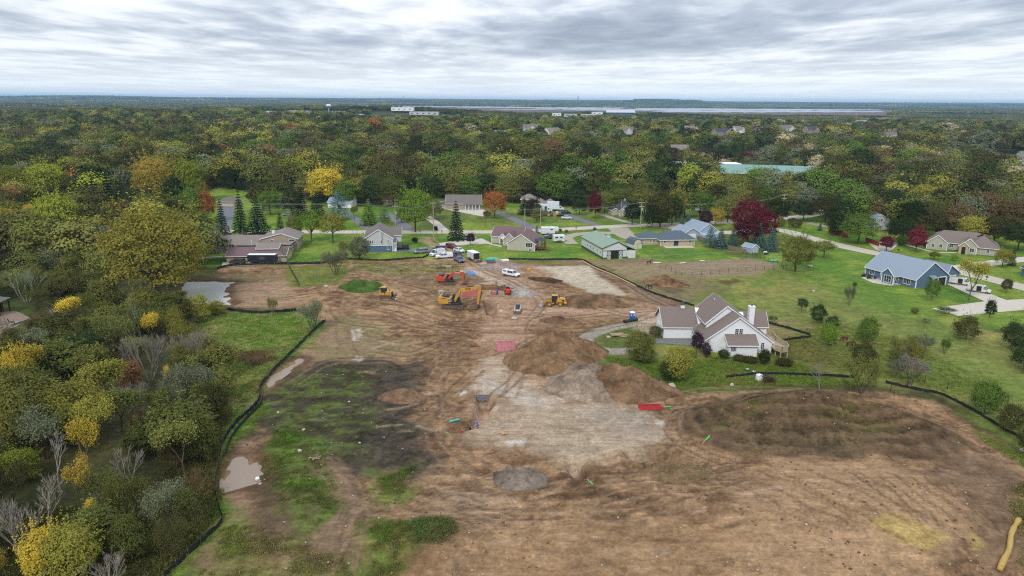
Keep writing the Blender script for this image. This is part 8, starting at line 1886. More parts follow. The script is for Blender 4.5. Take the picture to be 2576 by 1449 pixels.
silt('black silt fence meeting in a point behind the farmhouse deck', [(1933, 814), (1985, 828), (2040, 846), (2005, 853), (1957, 860)]); silt('black silt fence in the grass below the farmhouse', [(1826, 951), (1866, 947), (1926, 942), (2041, 946), (2100, 948), (2154, 951)]); silt('black silt fence curving along the far edge of the stockpile', [(2228, 964), (2308, 982), (2366, 993), (2421, 1020), (2474, 1050), (2529, 1084), (2580, 1110), (2660, 1165)])
silt('short black fence crossing the old pasture strip', [(728, 672), (738, 690), (750, 712), (752, 722)], .5)
# tan erosion sock along the diagonal fence and straw wattle at the corner
P_ = along([(1464, 657), (1500, 676), (1553, 698), (1600, 722)], 1.2); tag(MB().tube([(x, y, gz(x, y) + .2) for x, y in P_], .22, 6).build('erosion_sock', mat('straw_sock', A(188, 164, 108), .95, var=.25, scale=4)), 'tan erosion sock laid along the diagonal silt fence', 'erosion sock')
P_ = along([(2562, 1312), (2544, 1345), (2538, 1385), (2524, 1415), (2510, 1445)], .7); rnw = random.Random(2); o = MB().tube([(x, y, gz(x, y) + .3) for x, y in P_], [rnw.uniform(.25, .36) for _ in P_], 10).build('straw_wattle', mat('straw', A(186, 156, 84), .95, var=.3, scale=3, bump=.05), smooth=True); tag(o, 'thick yellow straw wattle lying at the corner of the graded dirt', 'straw wattle')
def postline(lab, pts, step, hh, m=None, rails=(), rm=None, nm='fence', wr=.03, panel=None, pw=.1):
 P_ = along(pts, step); o = thing(nm, lab, 'fence', (P_[0][0], P_[0][1], gz(*P_[0]))); ox, oy, oz = o.location; pm = MB().box(-pw / 2, pw / 2, -pw / 2, pw / 2, 0, hh).mesh('post', m or MPOST)
 for x, y in P_: link('post', pm, o, (x - ox, y - oy, gz(x, y) - oz))
 for z in rails:
  for (a, b) in zip(P_, P_[1:]):
   if wr > .05: MB().bar((a[0] - ox, a[1] - oy, z), (b[0] - ox, b[1] - oy, z), .05, wr).build('rail', rm or m or MPOST, o)
  if wr <= .05: MB().tube([(x - ox, y - oy, z) for x, y in P_], wr, 4).build('wire', rm or MPOST, o)
 if panel:
  for a, b in zip(P_, P_[1:]): MB().bar((a[0] - ox, a[1] - oy, hh * .5), (b[0] - ox, b[1] - oy, hh * .5), .04, hh * .9).build('panel', panel, o)
pz = lambda x, y: ((2500 + x / 3.22) / 1.5528, (750 + y / 3.22) / 1.5528)
MGREY = mat('weathered_grey_wood', A(130, 120, 104), .9, var=.2); MGRN = mat('green_grey_rail', A(140, 156, 108), .8)
postline('post and wire fence round the near side of the paddock', [pz(250, 940), pz(400, 1000), pz(535, 1060), pz(900, 1035), pz(1260, 1000), pz(1640, 975), pz(1860, 965)], 3.4, 1.3, MPOST, (.6, 1.2), wr=.02)
postline('green wire fence between the paddock and the willow lawn', [pz(1410, 800), pz(1640, 880), pz(1860, 960)], 2.4, 1.4, mat('green_post', A(52, 84, 66), .8), (.5, .9, 1.3), mat('green_post', (0, 0, 0)), wr=.025); postline('pale green rail fence along the far side of the paddock', [pz(150, 850), pz(440, 835), pz(740, 815), pz(1060, 800), pz(1390, 778)], 5, 1.4, MGREY, (1.3,), MGRN, wr=.14)
postline('short grey picket fence before the slate roofed house', [pz(265, 745), pz(380, 800), pz(440, 835)], 1.0, 1.1, MGREY, (.3, .9), wr=.08); postline('weathered grey board fence dividing the two lawns', [pz(665, 580), pz(850, 640), pz(1100, 715), pz(1390, 785)], 2.4, 1.6, MGREY, panel=MGREY)
pr6 = lambda x, y: ((3200 + x / 3.22) / 1.5528, (750 + y / 3.22) / 1.5528)
MREDF = mat('red_stained_boards', A(150, 66, 48), .85, var=.15)
postline('red stained board fence beyond the road, the part before the white house', [pr6(120, 515), pr6(250, 550), pr6(390, 590)], 2.4, 1.9, MREDF, panel=MREDF); postline('red stained board fence behind the smaller crimson maple', [pr6(580, 625), pr6(680, 660), pr6(760, 690)], 2.4, 1.9, MREDF, panel=MREDF); postline('red stained fence behind the round green bushes', [pr6(1400, 500), pr6(1480, 540), pr6(1560, 555)], 2.4, 1.9, MREDF, panel=MREDF)
postline('thin black wire fence behind the tan house lawn', [(705, 660), (760, 660), (830, 658)], 2.6, 1.4, MPOST, (1.2,), wr=.015); postline('wire fence with leaning posts below the silt fence corner', [(2240, 985), (2330, 962), (2370, 975), (2440, 1000), (2560, 1020)], 5, 1.5, MPOST, (.8, 1.3), wr=.012)
MPOLE = mat('pole_wood', A(172, 162, 144), .9, var=.12)
def pole(lab, x, yb, yt, arms=1, tr=False, far=False, group=None):
 v = G(x, yb); h = height_at(v, x, yt); o = thing('utility_pole', lab, 'utility pole', v, math.radians(4), group); k = 1.6 if far else 1
 MB().tube([(0, 0, -.3), (0, 0, h)], [.2 * k, .13 * k], 8).build('pole', MPOLE, o)
 for i in range(arms): c = MB().box(-1.2, 1.2, -.07, .07, h - .6 - i * 1.7, h - .45 - i * 1.7).build('cross_arm', MPOLE, o); [MB().disc((q, 0, h - .35 - i * 1.7), .06, .2, 6, 'z').build('insulator', MTRIM, c) for q in (-1.1, -.5, .5, 1.1)]
 if tr: MB().disc((.4, 0, h - 3.2), .3, .9, 10, 'z').build('transformer', mat('transformer_grey', A(170, 176, 178), .5), o)
 return v, h
PL = [pole('bare utility pole behind the blue basement house', 930, 561, 512, 0), pole('utility pole with transformer between the two asphalt drives', 996, 590, 516, 1, True), pole('utility pole at the road junction', 1091, 597, 508, 1), pole('slim pole on the lawn before the beige split level house', 1359, 566, 524, 0), pole('tall cross armed pole with a transformer at the barn drive', 1611, 574, 507, 2, True)]
P2 = [pole('slim pole at the curving concrete drive', 1320, 569, 524, 0), pole('slim pole in front of the small white cottage', 1562, 550, 509, 0), pole('utility pole partly behind the tallest crimson maple', 1846, 552, 505, 1), pole('tall cross armed pole beyond the big crimson maple', 1968, 546, 488, 2)]
PF = [pole('distant pole in the woods, ' + w, x, b, t_, 0, far=True) for w, x, b, t_ in (('the first from the water tower', 1143, 348, 318), ('second from the water tower', 1298, 358, 320), ('third, over the olive crowns', 1454, 368, 336), ('by the bare field', 1725, 412, 360), ('beside the white long building', 1774, 415, 386), ('over the dark green trees past the bend', 2181, 430, 402))]
MWIRE = mat('wire_metal', A(150, 152, 150), .5, .5)
def wires(lab, A_, offs, drops, sagk=1.0):
 o = thing('power_line', lab, 'power line', (0, 0, 0))
 for dx, dz in zip(offs, drops):
  pts = []
  for (v0, h0), (v1, h1) in zip(A_, A_[1:]):
   for k in range(9):
    t_ = k / 8; q = v0.lerp(v1, t_); pts.append((q.x + dx * .2, q.y + dx, q.z + h0 + (h1 - h0) * t_ + dz - 4 * t_ * (1 - t_) * sagk))
  MB().tube(pts, .028, 4, False).build('wire', MWIRE, o)
endL = (Vector((-330, PL[0][0].y - 10, 0)), 12.5)
wires('power lines strung along the road on the near poles', [endL, PL[0], PL[1], PL[2], PL[3], PL[4]], (-1.1, 0, 1.1, .2, .2), (-.3, -.3, -.3, -2.6, -3.4), 1.3); wires('power lines continuing past the crimson maple', [PL[4], P2[2], P2[3], (Vector((235, 318, 0)), 12)], (-1.1, 0, 1.1, .2), (-.3, -.3, -.3, -3), 1.2)
wires('single service line crossing the lawns', [P2[0], PL[3], P2[1], PL[4]], (0,), (-.5,), .8)

# ------------------------------------------------------------------ spoil heaps, boulders, stores
def heap(lab, x, y, rx, ry, hh, c1, c2, rot=0.0, seed=0, name='dirt_pile', rough=.5, ridge=1.0, green=0.0):
 v = G(x, y); n = 64; u = np.linspace(-1.15, 1.15, n); UX, UY = np.meshgrid(u, u); ux, uy = UX.ravel(), UY.ravel()
 wu = (fbm(ux * 1.5 + seed, uy * 1.5, 4, seed, .6) - .5) * .42; wv = (fbm(ux * 1.5, uy * 1.5 + seed, 4, seed + 5, .6) - .5) * .42
 r_ = np.sqrt((ux + wu) ** 2 + (uy + wv) ** 2) * (.92 + .2 * vn(ux * 2.1 + seed, uy * 2.1 + 5, seed)); prof = np.clip(1 - r_, 0, 1) ** .9 * .8; rp = random.Random(seed)
 for k in range(9):
  a = rp.uniform(0, 6.28); d_ = rp.uniform(0, .5); q_ = 1.0 - np.hypot(ux + wu - math.cos(a) * d_, uy + wv - math.sin(a) * d_) / rp.uniform(.42, .62); prof = np.maximum(prof, sstep(0, 1, q_) * rp.uniform(.6, .95) * np.clip((1 - r_) * 3, 0, 1))
 wx_, wy_ = ux * rx, uy * ry; z = hh * prof * (.78 + .44 * fbm(ux * 1.6 + seed * 3, uy * 1.6, 4, seed + 2)); ed = sstep(0, .25, 1 - r_)
 z += ed * ((fbm(wx_ * .9, wy_ * .9, 4, seed + 4, .65) - .5) * rough + (vn(wx_ * 2.7, wy_ * 2.7, seed) - .5) * rough * .35); z[r_ > 1.0] = -.6
 ca_, sa_ = math.cos(rot), math.sin(rot); X_ = v.x + wx_ * ca_ - wy_ * sa_; Y_ = v.y + wx_ * sa_ + wy_ * ca_; Zg = H(X_, Y_)
 V_ = np.column_stack([X_ - v.x, Y_ - v.y, z + Zg - v.z + .03 + np.clip(z, 0, 1) * .1]); idx = np.arange(n * n).reshape(n, n); F_ = np.column_stack([idx[:-1, :-1].ravel(), idx[:-1, 1:].ravel(), idx[1:, 1:].ravel(), idx[1:, :-1].ravel()]); keep = (r_[F_] < 1.08).any(1); F_ = F_[keep]
 me = bpy.data.meshes.new(name); me.from_pydata(V_.tolist(), [], F_.tolist()); me.update(); me.polygons.foreach_set('use_smooth', [True] * len(me.polygons))
 t_ = np.clip(fbm(wx_ * .35, wy_ * .35, 4, seed + 7, .6) * 1.9 - .45 + .25 * (vn(wx_ * 2, wy_ * 2, 3) - .5), 0, 1); col = mixc(c1, c2, t_) * 1.04 * (.74 + .52 * fbm(wx_ * 1.7, wy_ * 1.7, 3, seed + 9, .7))[:, None]
 if green:
  g_ = sstep(.5, .62, fbm(wx_ * .5, wy_ * .5, 3, seed + 12)) * green; col = col * (1 - g_)[:, None] + np.outer(g_, np.array(A(92, 104, 48)))
 a_ = me.color_attributes.new('soil', 'FLOAT_COLOR', 'POINT'); a_.data.foreach_set('color', np.column_stack([np.clip(col, .005, .9), np.ones(n * n)]).astype(np.float32).ravel()); me.materials.append(gm)
 return tag(link(name, me, None, v), lab, 'dirt pile')
B1, B2, GY1, GY2 = A(100, 76, 54), A(144, 114, 84), A(116, 100, 84), A(158, 140, 122)
heap('tall brown spoil heap with a grey crown next to the red trench box', 1385, 905, 9.5, 9, 6.6, B1, B2, .5, 1, rough=.9); heap('brown ridge joining the tall heap to the farmhouse loop', 1440, 885, 8, 7, 4.2, B1, B2, -.4, 2, rough=.8); heap('grey faced spoil heap in the middle of the long mound', 1480, 972, 9.5, 7.5, 4.4, GY1, GY2, -.3, 3, rough=.7)
heap('long brown spoil heap ending near the yellowing bush', 1552, 978, 12, 6.2, 4.8, B1, A(140, 112, 86), -.12, 4, rough=1.0); heap('low brown spoil heap end with a boulder at its tip', 1606, 978, 7, 4.6, 3.2, B1, B2, -.2, 5, rough=.8)
heap('round grey gravel heap alone in the lower dirt', 1306, 1208, 4.3, 3.2, 1.8, A(100, 86, 74), A(150, 136, 122), 0, 6, rough=.6, name='gravel_pile'); heap('low weedy mound just past the round pit', 1700, 1190, 5, 3.2, 1.0, A(104, 84, 60), A(142, 116, 86), 0, 7, rough=.8, green=.25); heap('small red brown heap right of the dark topsoil pad', 1010, 1000, 4.5, 3, 1.5, A(96, 74, 56), A(140, 112, 88), 0, 8, rough=.6)
heap('pink grey gravel heap before the stored pipes', 1265, 672, 7, 5, 1.7, A(140, 122, 112), A(170, 152, 142), 0, 9, rough=.3, name='gravel_pile'); heap('grey gravel heap behind the red skid steer', 1312, 736, 4.5, 5, 1.6, A(146, 136, 128), A(176, 166, 156), 0, 10, rough=.3, name='gravel_pile'); heap('brown cut bank behind the steel steps', 1236, 729, 8, 3.2, 1.7, B1, B2, 0, 11, rough=.6)
heap('brown earth bank behind the wheel loader', 1480, 762, 13, 4.5, 2.0, A(96, 78, 58), B2, -.05, 12, rough=.7); heap('manure heap in the paddock corner', 1672, 712, 7.5, 5, 2.0, A(98, 70, 50), A(150, 116, 84), -.6, 13, rough=.7, green=.2); heap('brown heap behind the orange excavator', 1110, 703, 14, 8, 1.8, A(112, 90, 68), A(150, 122, 96), .1, 14, rough=.5, green=.15)
heap('dark wet earth beside the pale dried pond', 1372, 704, 6, 3, .8, A(66, 48, 36), A(100, 76, 56), -.3, 15, rough=.5); heap('low clod heap in front of the wheel loader', 1405, 806, 5, 2.4, .9, A(88, 66, 48), A(132, 102, 76), 0, 16, rough=.6)
heap('green overgrown spoil hump next to the bulldozer', 912, 728, 6.5, 4, 1.7, A(56, 84, 34), A(80, 104, 44), 0, 17, rough=.7)
rb = random.Random(12); MROCK = mat('pale_rock', A(186, 176, 160), .9, var=.2, scale=3, bump=.05)
def rock(lab, x, y, s, group=None, z=0):
 v = G(x, y); m = MB().ball((0, 0, 0), s, s * .75, s * .6, 9, 6, .18, rb); o = m.build('boulder', MROCK, None, loc=v + Vector((0, 0, s * .35 + z)), rot=(rb.uniform(-.3, .3), rb.uniform(-.3, .3), rb.uniform(0, 6))); tag(o, lab, 'boulder', group)
for lab, x, y, s in (('pale round boulder in the green weeds of the topsoil pad', 754, 1136, .42), ('small pale boulder above it in the dark weeds', 764, 1082, .28), ('pale boulder near the old pasture strip', 820, 722, .7), ('pair of white rocks, upper, right of the bulldozer', 997, 748, .4), ('pair of white rocks, lower, right of the bulldozer', 996, 754, .4), ('white flat boulder below the white skid steer', 1295, 804, .8),
                     ('white boulder in the brown patch before the wheel loader', 1368, 789, .5), ('big pale boulder at the tip of the spoil heap', 1688, 962 + 14, 1.0), ('pale boulder in the grass below the brush pile', 1841, 986 - 16, .5), ('white boulder at the start of the gravel loop', 1457, 864 - 2, .75), ('white boulder by the loop drive log pile', 1531, 850, .5),
                     ('pale stone at the dark edge of the topsoil pad', 700, 1039, .3), ('white stone on the dark topsoil', 878, 1012, .25), ('white stone low on the fan', 2028, 1321, .2), ('white stone in the pasture', 3178 / 1.5528, 1139 / 1.5528, .5), ('pale stones at the edge of the gravel pad', 1115, 735, .3), ('lone pale stone near the right edge', 2572, 1136, .5),
                     ('pale stone beside the small gravel trench', 1296, 1118, .35), ('small pale stone on the pasture strip edge', 905, 1115, .22), ('pale stone by the puddle', 655, 1220, .25)): rock(lab, x, y, s)
rb2 = random.Random(8); SITE_W = DP(SITE)
me_s = MB();
for k in range(420):
 x = rb2.uniform(560, 2500); y = rb2.uniform(700, 1449); v = G(x, y)
 if poly_sdf(np.array([v.x]), np.array([v.y]), SITE_W)[0] > 0: continue
 s = rb2.uniform(.05, .17); me_s.ball((v.x, v.y, v.z + s * .3), s, s * .8, s * .6, 5, 3, .2, rb2)
me_d = MB()
for k in range(1300):
 x = rb2.uniform(620, 2500); y = rb2.uniform(700, 1449); q = D(x, y)
 if poly_sdf(np.array([q[0]]), np.array([q[1]]), SITE_W)[0] > 0 or vn(q[0] * .12, q[1] * .12, 4) < .45 or (1150 < x < 1680 and 880 < y < 1190): continue
 s = rb2.uniform(.08, .24); me_d.ball((q[0], q[1], gz(*q) + s * .2), s, s * .8, s * .55, 5, 3, .3, rb2)
tag(me_d.build('dirt_clods', mat('clod_soil', A(106, 80, 56), .95, var=.3)), 'dark soil clods strewn over the graded dirt', None, None, 'stuff')
tag(me_s.build('gravel_stones', MROCK), 'scattered pale stones over the graded dirt', None, None, 'stuff')
def pipe(lab, a, b, r, m, name='pipe', z=0):
 v, w = G(*a), G(*b); tag(MB().tube([v + Vector((0, 0, r + .02 + z)), w + Vector((0, 0, r + .02 + z))], r, 10).build(name, m, smooth=False), lab, 'pipe')
TEAL = mat('teal_plastic', A(86, 196, 176), .45); LGR = mat('bright_green_plastic', A(58, 206, 78), .45); BLUP = mat('bright_blue_plastic', A(60, 150, 226), .4); PIPEW = mat('pale_plank', A(178, 160, 134), .8)
pipe('teal plastic pipe lying left of the trench', (1131, 1075), (1155, 1057), .16, TEAL); pipe('thin light green pipe near the red shirted worker', (1124, 1090), (1138, 1082), .1, LGR)
for lab, a, b in (('stake with a bright green end on the stockpile', (1766, 1118), (1785, 1102)), ('stake with a bright green end beside the red trench frame', (1668, 1025), (1688, 1024)), ('stake with a bright green end under the narrow pit', (1478, 1208), (1491, 1221))):
 v, w = G(*a), G(*b); md_ = v.lerp(w, .45); o = thing('survey_stake', lab, 'stake', v); MB().tube([Vector((0, 0, .1)), md_ - v + Vector((0, 0, .1))], .07, 6).build('shaft', PIPEW, o); MB().tube([md_ - v + Vector((0, 0, .1)), w - v + Vector((0, 0, .1))], .13, 6).build('painted_end', LGR, o)
for i, (dx, dy) in enumerate(((0, 0), (5, 1), (9, 0), (13, 2), (16, 0), (18, 3), (7, 4))): pipe('bright blue pipe in the bundle above the orange excavator', (1172 + dx, 683 + dy), (1180 + dx, 692 + dy * .6), .16, BLUP); tag([o_ for o_ in COL.objects if o_.name.startswith('pipe')][-1], None, None, 'bundle of blue pipes')
for i, (dy, m) in enumerate(((0, TEAL), (2, LGR), (4, BLUP))): pipe(('teal', 'green', 'blue')[i] + ' pipe lying with the stored materials behind the trailer', (1224, 652 + dy), (1250 + i * 4, 650 + dy), .22, m)
for i, (x, y, w_, c) in enumerate(((1256, 657, 2.6, PIPEW), (1270, 657, 2.4, MTRIM), (1216, 665, 2.2, mat('wrapped_blocks', A(186, 176, 168), .8, var=.3)), (1205, 660, 1.8, mat('junk_brown', (0, 0, 0))), (1235, 662, 3.0, mat('junk_brown', (0, 0, 0))), (1124, 672, 3, PIPEW), (1110, 676, 2.4, mat('junk_brown', (0, 0, 0))))):
 v = G(x, y); o = thing('pallet_stack', ('pale planks pile behind the trailer', 'white boards stack behind the trailer', 'wrapped block stack at the trailer ramp', 'brown scrap nearest the trailer ramp', 'long brown timber pile among stored materials', 'pale planks above the blue pipes', 'brown scrap above the blue pipes')[i], 'materials', v, rb.uniform(-.4, .4))
 for k in range(5): MB().box(-w_ / 2 + rb.uniform(-.2, .2), w_ / 2 + rb.uniform(-.2, .2), -.8 + k * .32, -.52 + k * .32, .12 + (k % 2) * .06, .35 + rb.uniform(0, .3)).build('plank', c, o)
 MB().box(-w_ / 2, w_ / 2, -.8, .8, 0, .12).build('pallet', MSTK, o)
# trench shields
PINK = mat('faded_pink_steel', A(196, 104, 116), .6, var=.15, scale=1.5, dirt=.45); PINK2 = mat('pink_red_steel', A(214, 142, 148), .6, var=.25, scale=1.2, dirt=.5); RDS = mat('red_steel', A(200, 52, 62), .5, dirt=.25)
def shield(lab, x, y, L, w_, hh, m, rot=0.0, z=0.0, bars=2):
 v = G(x, y); o = thing('trench_box', lab, 'trench box', v + Vector((0, 0, z)), rot)
 for sy in (-1, 1):
  p_ = MB().box(-L / 2, L / 2, sy * w_ / 2 - .06, sy * w_ / 2 + .06, 0, hh).build('side_wall', m, o, bevel=.02)
  for k in range(int(L / .8) + 1): MB().box(-L / 2 + k * .8 - .04, -L / 2 + k * .8 + .04, sy * w_ / 2 - .085, sy * w_ / 2 + .085, .14, hh - .14).build('rib', m, p_)
  for a, b in ((0, .14), (hh - .14, hh)): MB().box(-L / 2 - .03, L / 2 + .03, sy * w_ / 2 - .1, sy * w_ / 2 + .1, a, b).build('edge_rail', m, p_)
 for sx in (-1, 1):
  for k in range(bars): MB().bar((sx * (L / 2 - .25), -w_ / 2, hh * (.25 + .55 * k)), (sx * (L / 2 - .25), w_ / 2, hh * (.25 + .55 * k)), .16).build('spreader', m, o)
shield('faded pink and red trench box standing in the middle of the site', 1273, 879, 4.0, 1.6, 2.1, PINK2, math.radians(4)); shield('large pink trench box behind the boom of the yellow excavator', 1187, 744, 5.2, 1.4, 2.3, PINK, math.radians(-3)); shield('long low bright red trench box at the corner of the gravel pad', 1635, 1027, 3.9, 1.1, .55, RDS, math.radians(3), bars=1)
shield('small aluminium trench frame over the gravel trench', 1216, 988, 2.2, .8, .7, mat('aluminium', A(158, 164, 172), .35, .6), 0, .5, 1)
v = G(1218, 884); o = thing('wooden_ladder', 'wooden ladder frame rising out of the trench beside the red box', 'ladder', v, 0)
for k in (-.45, .45): MB().bar((k, .2, -.9), (k, .8, 2.0), .1).build('side_rail', mat('ladder_wood', A(150, 128, 98), .85), o)
for k in range(6): MB().bar((-.45, .28 + k * .1, -.5 + k * .46), (.45, .28 + k * .1, -.5 + k * .46), .07).build('rung', mat('ladder_wood', (0, 0, 0)), o)
v = G(1242, 744); o = thing('steel_steps', 'pinkish steel steps with blue and yellow bundles at either side', 'steps', v, 0)
for k in range(3): MB().box(-.6, .6, -.2 + k * .25, .05 + k * .25, .1 + k * .42, .28 + k * .42).build('step', PINK, o)
for k in (-.68, .62): MB().box(k, k + .08, -.3, .6, 0, 1.35).build('side_rail', PINK, o)
MB().ball((-.95, .2, .75), .28, .28, .5, 7, 5, .15, rb).build('bundle', mat('yellow_wrap', A(196, 190, 110), .7), o); MB().ball((1.0, .2, .75), .26, .3, .75, 7, 5, .1, rb).build('bundle', mat('blue_wrap', A(72, 72, 168), .5), o)
v = G(1109, 741); o = thing('concrete_manhole', 'square grey concrete block between the two excavators', 'manhole', v, .05); MB().box(-.6, .6, -.6, .6, .12, 1.15).build('block', MFOUND, o, bevel=.04); MB().box(-.7, .7, -.7, .7, 0, .12).build('pallet', MSTK, o); MB().disc((0, -.62, .7), .3, .06, 14, 'y').build('knockout', mat('dull_concrete', A(140, 140, 120), .9), o)
v = G(1330, 684); o = MB().box(-.5, .5, -.4, .4, 0, 1.1).build('plate_compactor', YEL, None, bevel=.1, loc=v); tag(o, 'small yellow compactor at the edge of the pale dried pond', 'machine'); v = G(1239, 781); o = MB().tube([(0, 0, -1.5), (.1, 0, .6)], [.32, .28], 8).build('black_pipe_end', MBLK, None, loc=v); tag(o, 'upright black pipe end standing in the deep pit', 'pipe'); v = G(1268, 776); tag(MB().tube([(0, 0, -.8), (0, 0, .6)], .16, 8).build('pipe_riser', MBLK, None, loc=v), 'short black riser beside the deep pit', 'pipe')
a, b = G(1570, 813), G(1602, 807); tag(MB().tube([a + Vector((0, 0, .42)), b + Vector((0, 0, .42))], .42, 14).build('culvert_pipe', mat('black_hdpe', (.02, .02, .022), .5)), 'fat black culvert pipe in front of the blue toilet', 'pipe')
def brush(lab, x, y, n, L, r, m, nm, flat=.3, cat='pile'):
 v = G(x, y); o = thing(nm, lab, cat, v)
 for k in range(n):
  a = rb.gauss(.1, flat); c = Vector((rb.uniform(-L * .3, L * .3), rb.uniform(-.6, .6), .15 + k * .03)); d = Vector((math.cos(a), math.sin(a), rb.uniform(-.08, .08))) * L * rb.uniform(.3, .5); MB().tube([c - d, c + d], r * rb.uniform(.7, 1.3), 6).build('log' if r > .1 else 'branch', m, o)
brush('pile of pale cut logs inside the gravel loop', 1553, 846, 14, 3.4, .16, mat('pale_bark', A(172, 148, 118), .9), 'log_pile'); brush('dark brush pile beside the white plastic tank', 1935, 962, 40, 2.6, .05, mat('brush_bark', A(84, 66, 54), .95), 'brush_pile', 1.5); brush('few bright planks on the gravel pad', 1272, 1092, 4, 1.4, .09, mat('new_wood', A(206, 160, 120), .8), 'plank_pile'); brush('dead branches lying in the weeds', 790, 1152, 5, 2.0, .04, PIPEW, 'branch_pile', 1.2)
v = G(1909, 957); o = thing('plastic_tank', 'white cube tank tipped over beside the brush pile', 'tank', v, .3); MB().box(-.5, .5, -.5, .5, .25, 1.25).build('tank', MTRIM, o, bevel=.1); MB().box(-.55, .55, -.55, .55, 0, .25).build('frame', MFOUND, o)
for lab, x, y in (('round well cover in the grass below the farmhouse, larger', 1880, 936 - 4), ('smaller round well cover in the grass below the farmhouse', 1896, 938)): v = G(x, y); o = thing('well_cover', lab, 'well cover', v); MB().disc((0, 0, .15), .45, .3, 14, 'z').build('ring', MBLK, o); MB().disc((0, 0, .32), .36, .06, 14, 'z').build('lid', mat('lid_grey', A(170, 172, 176), .6), o)
v = G(648, 1209); tag(MB().ball((0, 0, .25), .4, .3, .3, 7, 5, .3, rb).build('white_bag', MTRIM, None, loc=v), 'crumpled white bag on the bank of the muddy puddle', 'bag'); v = G(1649, 963 - 5); tag(MB().ball((0, 0, .2), .5, .3, .25, 7, 5, .3, rb).build('purple_tarp', mat('purple_cloth', A(96, 70, 150), .7), None, loc=v), 'crumpled purple cloth at the spoil heap edge', 'tarp')
# yard things
v = G(983, 633); o = thing('basketball_hoop', 'basketball hoop on a dark pole beside the asphalt drive', 'hoop', v, .4); MB().tube([(0, 0, 0), (0, 0, 3.0)], .07, 6).build('pole', MBLK, o); MB().box(-.85, .85, -.25, -.2, 2.6, 3.7).build('backboard', mat('backboard', A(200, 208, 214), .2), o); MB().tube([(.2 * math.cos(a) * 1.1, -.5 + .22 * math.sin(a), 2.9) for a in [i * PI / 6 for i in range(13)]], .02, 4).build('rim', ORG, o)
v = G(1361, 628); o = thing('gazebo', 'weathered log gazebo with a grey roof beside the mauve roofed house', 'gazebo', v, .1); LW = mat('log_wood', A(126, 82, 58), .9, var=.2)
for a, b in ((-1.5, -1.5), (1.5, -1.5), (1.5, 1.5), (-1.5, 1.5), (0, -1.5)): MB().box(a - .12, a + .12, b - .12, b + .12, 0, 3.6).build('post', LW, o)
for z in (.9, 1.5, 2.1): MB().bar((-1.5, -1.5, z), (1.5, -1.5, z), .12).build('rail', LW, o); MB().bar((1.5, -1.5, z), (1.5, 1.5, z), .12).build('rail', LW, o)
MB().box(-1.7, 1.7, -1.7, 1.7, .55, .7).build('floor_boards', LW, o); MB().add([(-2, -2, 3.6), (2, -2, 3.6), (2, 2, 3.6), (-2, 2, 3.6), (0, 0, 4.7)], [(0, 1, 4), (1, 2, 4), (2, 3, 4), (3, 0, 4), (0, 3, 2, 1)]).build('roof', MROOFC, o); MB().add([(1.5, -1.4, .7), (1.5, -.6, .7), (4.4, -2.4, 0), (4.2, -3.0, 0)], [(0, 1, 2, 3)]).build('slide', LW, o)
for lab, x, y in (('mailbox at the haul road mouth', 1057, 588), ('dark mailbox at the dark drive', 1371 / 3.22 / 1.5528 + 837.2, 588), ('low dark sign on the verge before the white sedan lawn', 1449, 579), ('mailbox on the verge above the blue house', 3508 / 1.5528, 988 / 1.5528), ('mailbox by the lower road', 3853 / 1.5528, 1096 / 1.5528)):
 v = G(x, y); o = thing('mailbox', lab, 'mailbox', v); MB().box(-.05, .05, -.05, .05, 0, 1.0).build('post', MPOST, o); MB().box(-.25, .25, -.3, .3, 1.0, 1.35).build('box', MBLK, o)
v = G(1097, 594); o = thing('road_sign', 'pale yellow green sign at the foot of the junction pole', 'sign', v); MB().tube([(0, -.3, 0), (0, -.3, 1.9)], .04, 5).build('post', MRIM, o); MB().prism([(-.4, 1.3), (0, .95), (.4, 1.3), (.4, 1.8), (-.4, 1.8)], -.36, -.33).build('plate', mat('sign_green', A(196, 214, 120), .5), o)
for lab, x, y in (('flower bed kettle of garden furniture on the blue house patio', 2178, 697), ('second dark furniture group on the blue house patio', 2192, 702)): v = G(x, y); o = thing('patio_furniture', lab, 'furniture', v); MB().disc((0, 0, .7), .6, .06, 12, 'z').build('table_top', MBLK, o); [MB().box(a - .25, a + .25, b - .25, b + .25, .1, .85).build('seat', MBLK, o) for a, b in ((-1.1, 0), (1.1, 0), (0, 1.1))]; MB().tube([(0, 0, 0), (0, 0, .7)], .06, 6).build('leg', MBLK, o)
for lab, x, y, sx, c in (('white and green junk heap along the green wire fence', 3020 / 1.5528, 1022 / 1.5528, 1.2, TEAL), ('dark tarp pile beside the pale blue shed', 2992 / 1.5528, 993 / 1.5528, 1.0, MBLK), ('white cover over something beside the pale blue shed', 2990 / 1.5528, 989 / 1.5528, .7, MTRIM), ('round fire pit on pale stones beyond the willow', 3165 / 1.5528, 1042 / 1.5528, 1.0, MROCK)): v = G(x, y); tag(MB().ball((0, 0, .3), sx, sx * .7, .4, 8, 5, .25, rb).build('yard_heap', c, None, loc=v), lab, 'yard clutter')
for i, (a, b) in enumerate((((1643, 1024 / 1.5528), (1662, 1024 / 1.5528)), ((1710, 1027 / 1.5528), (1724, 1024 / 1.5528)), ((1760, 1018 / 1.5528), (1772, 1017 / 1.5528)))): pipe(('first', 'second', 'third')[i] + ' white jump pole lying in the paddock counted from the horse', (a[0], a[1] + 2), (b[0], b[1] + 2), .14, MTRIM, 'jump_pole')
o = None
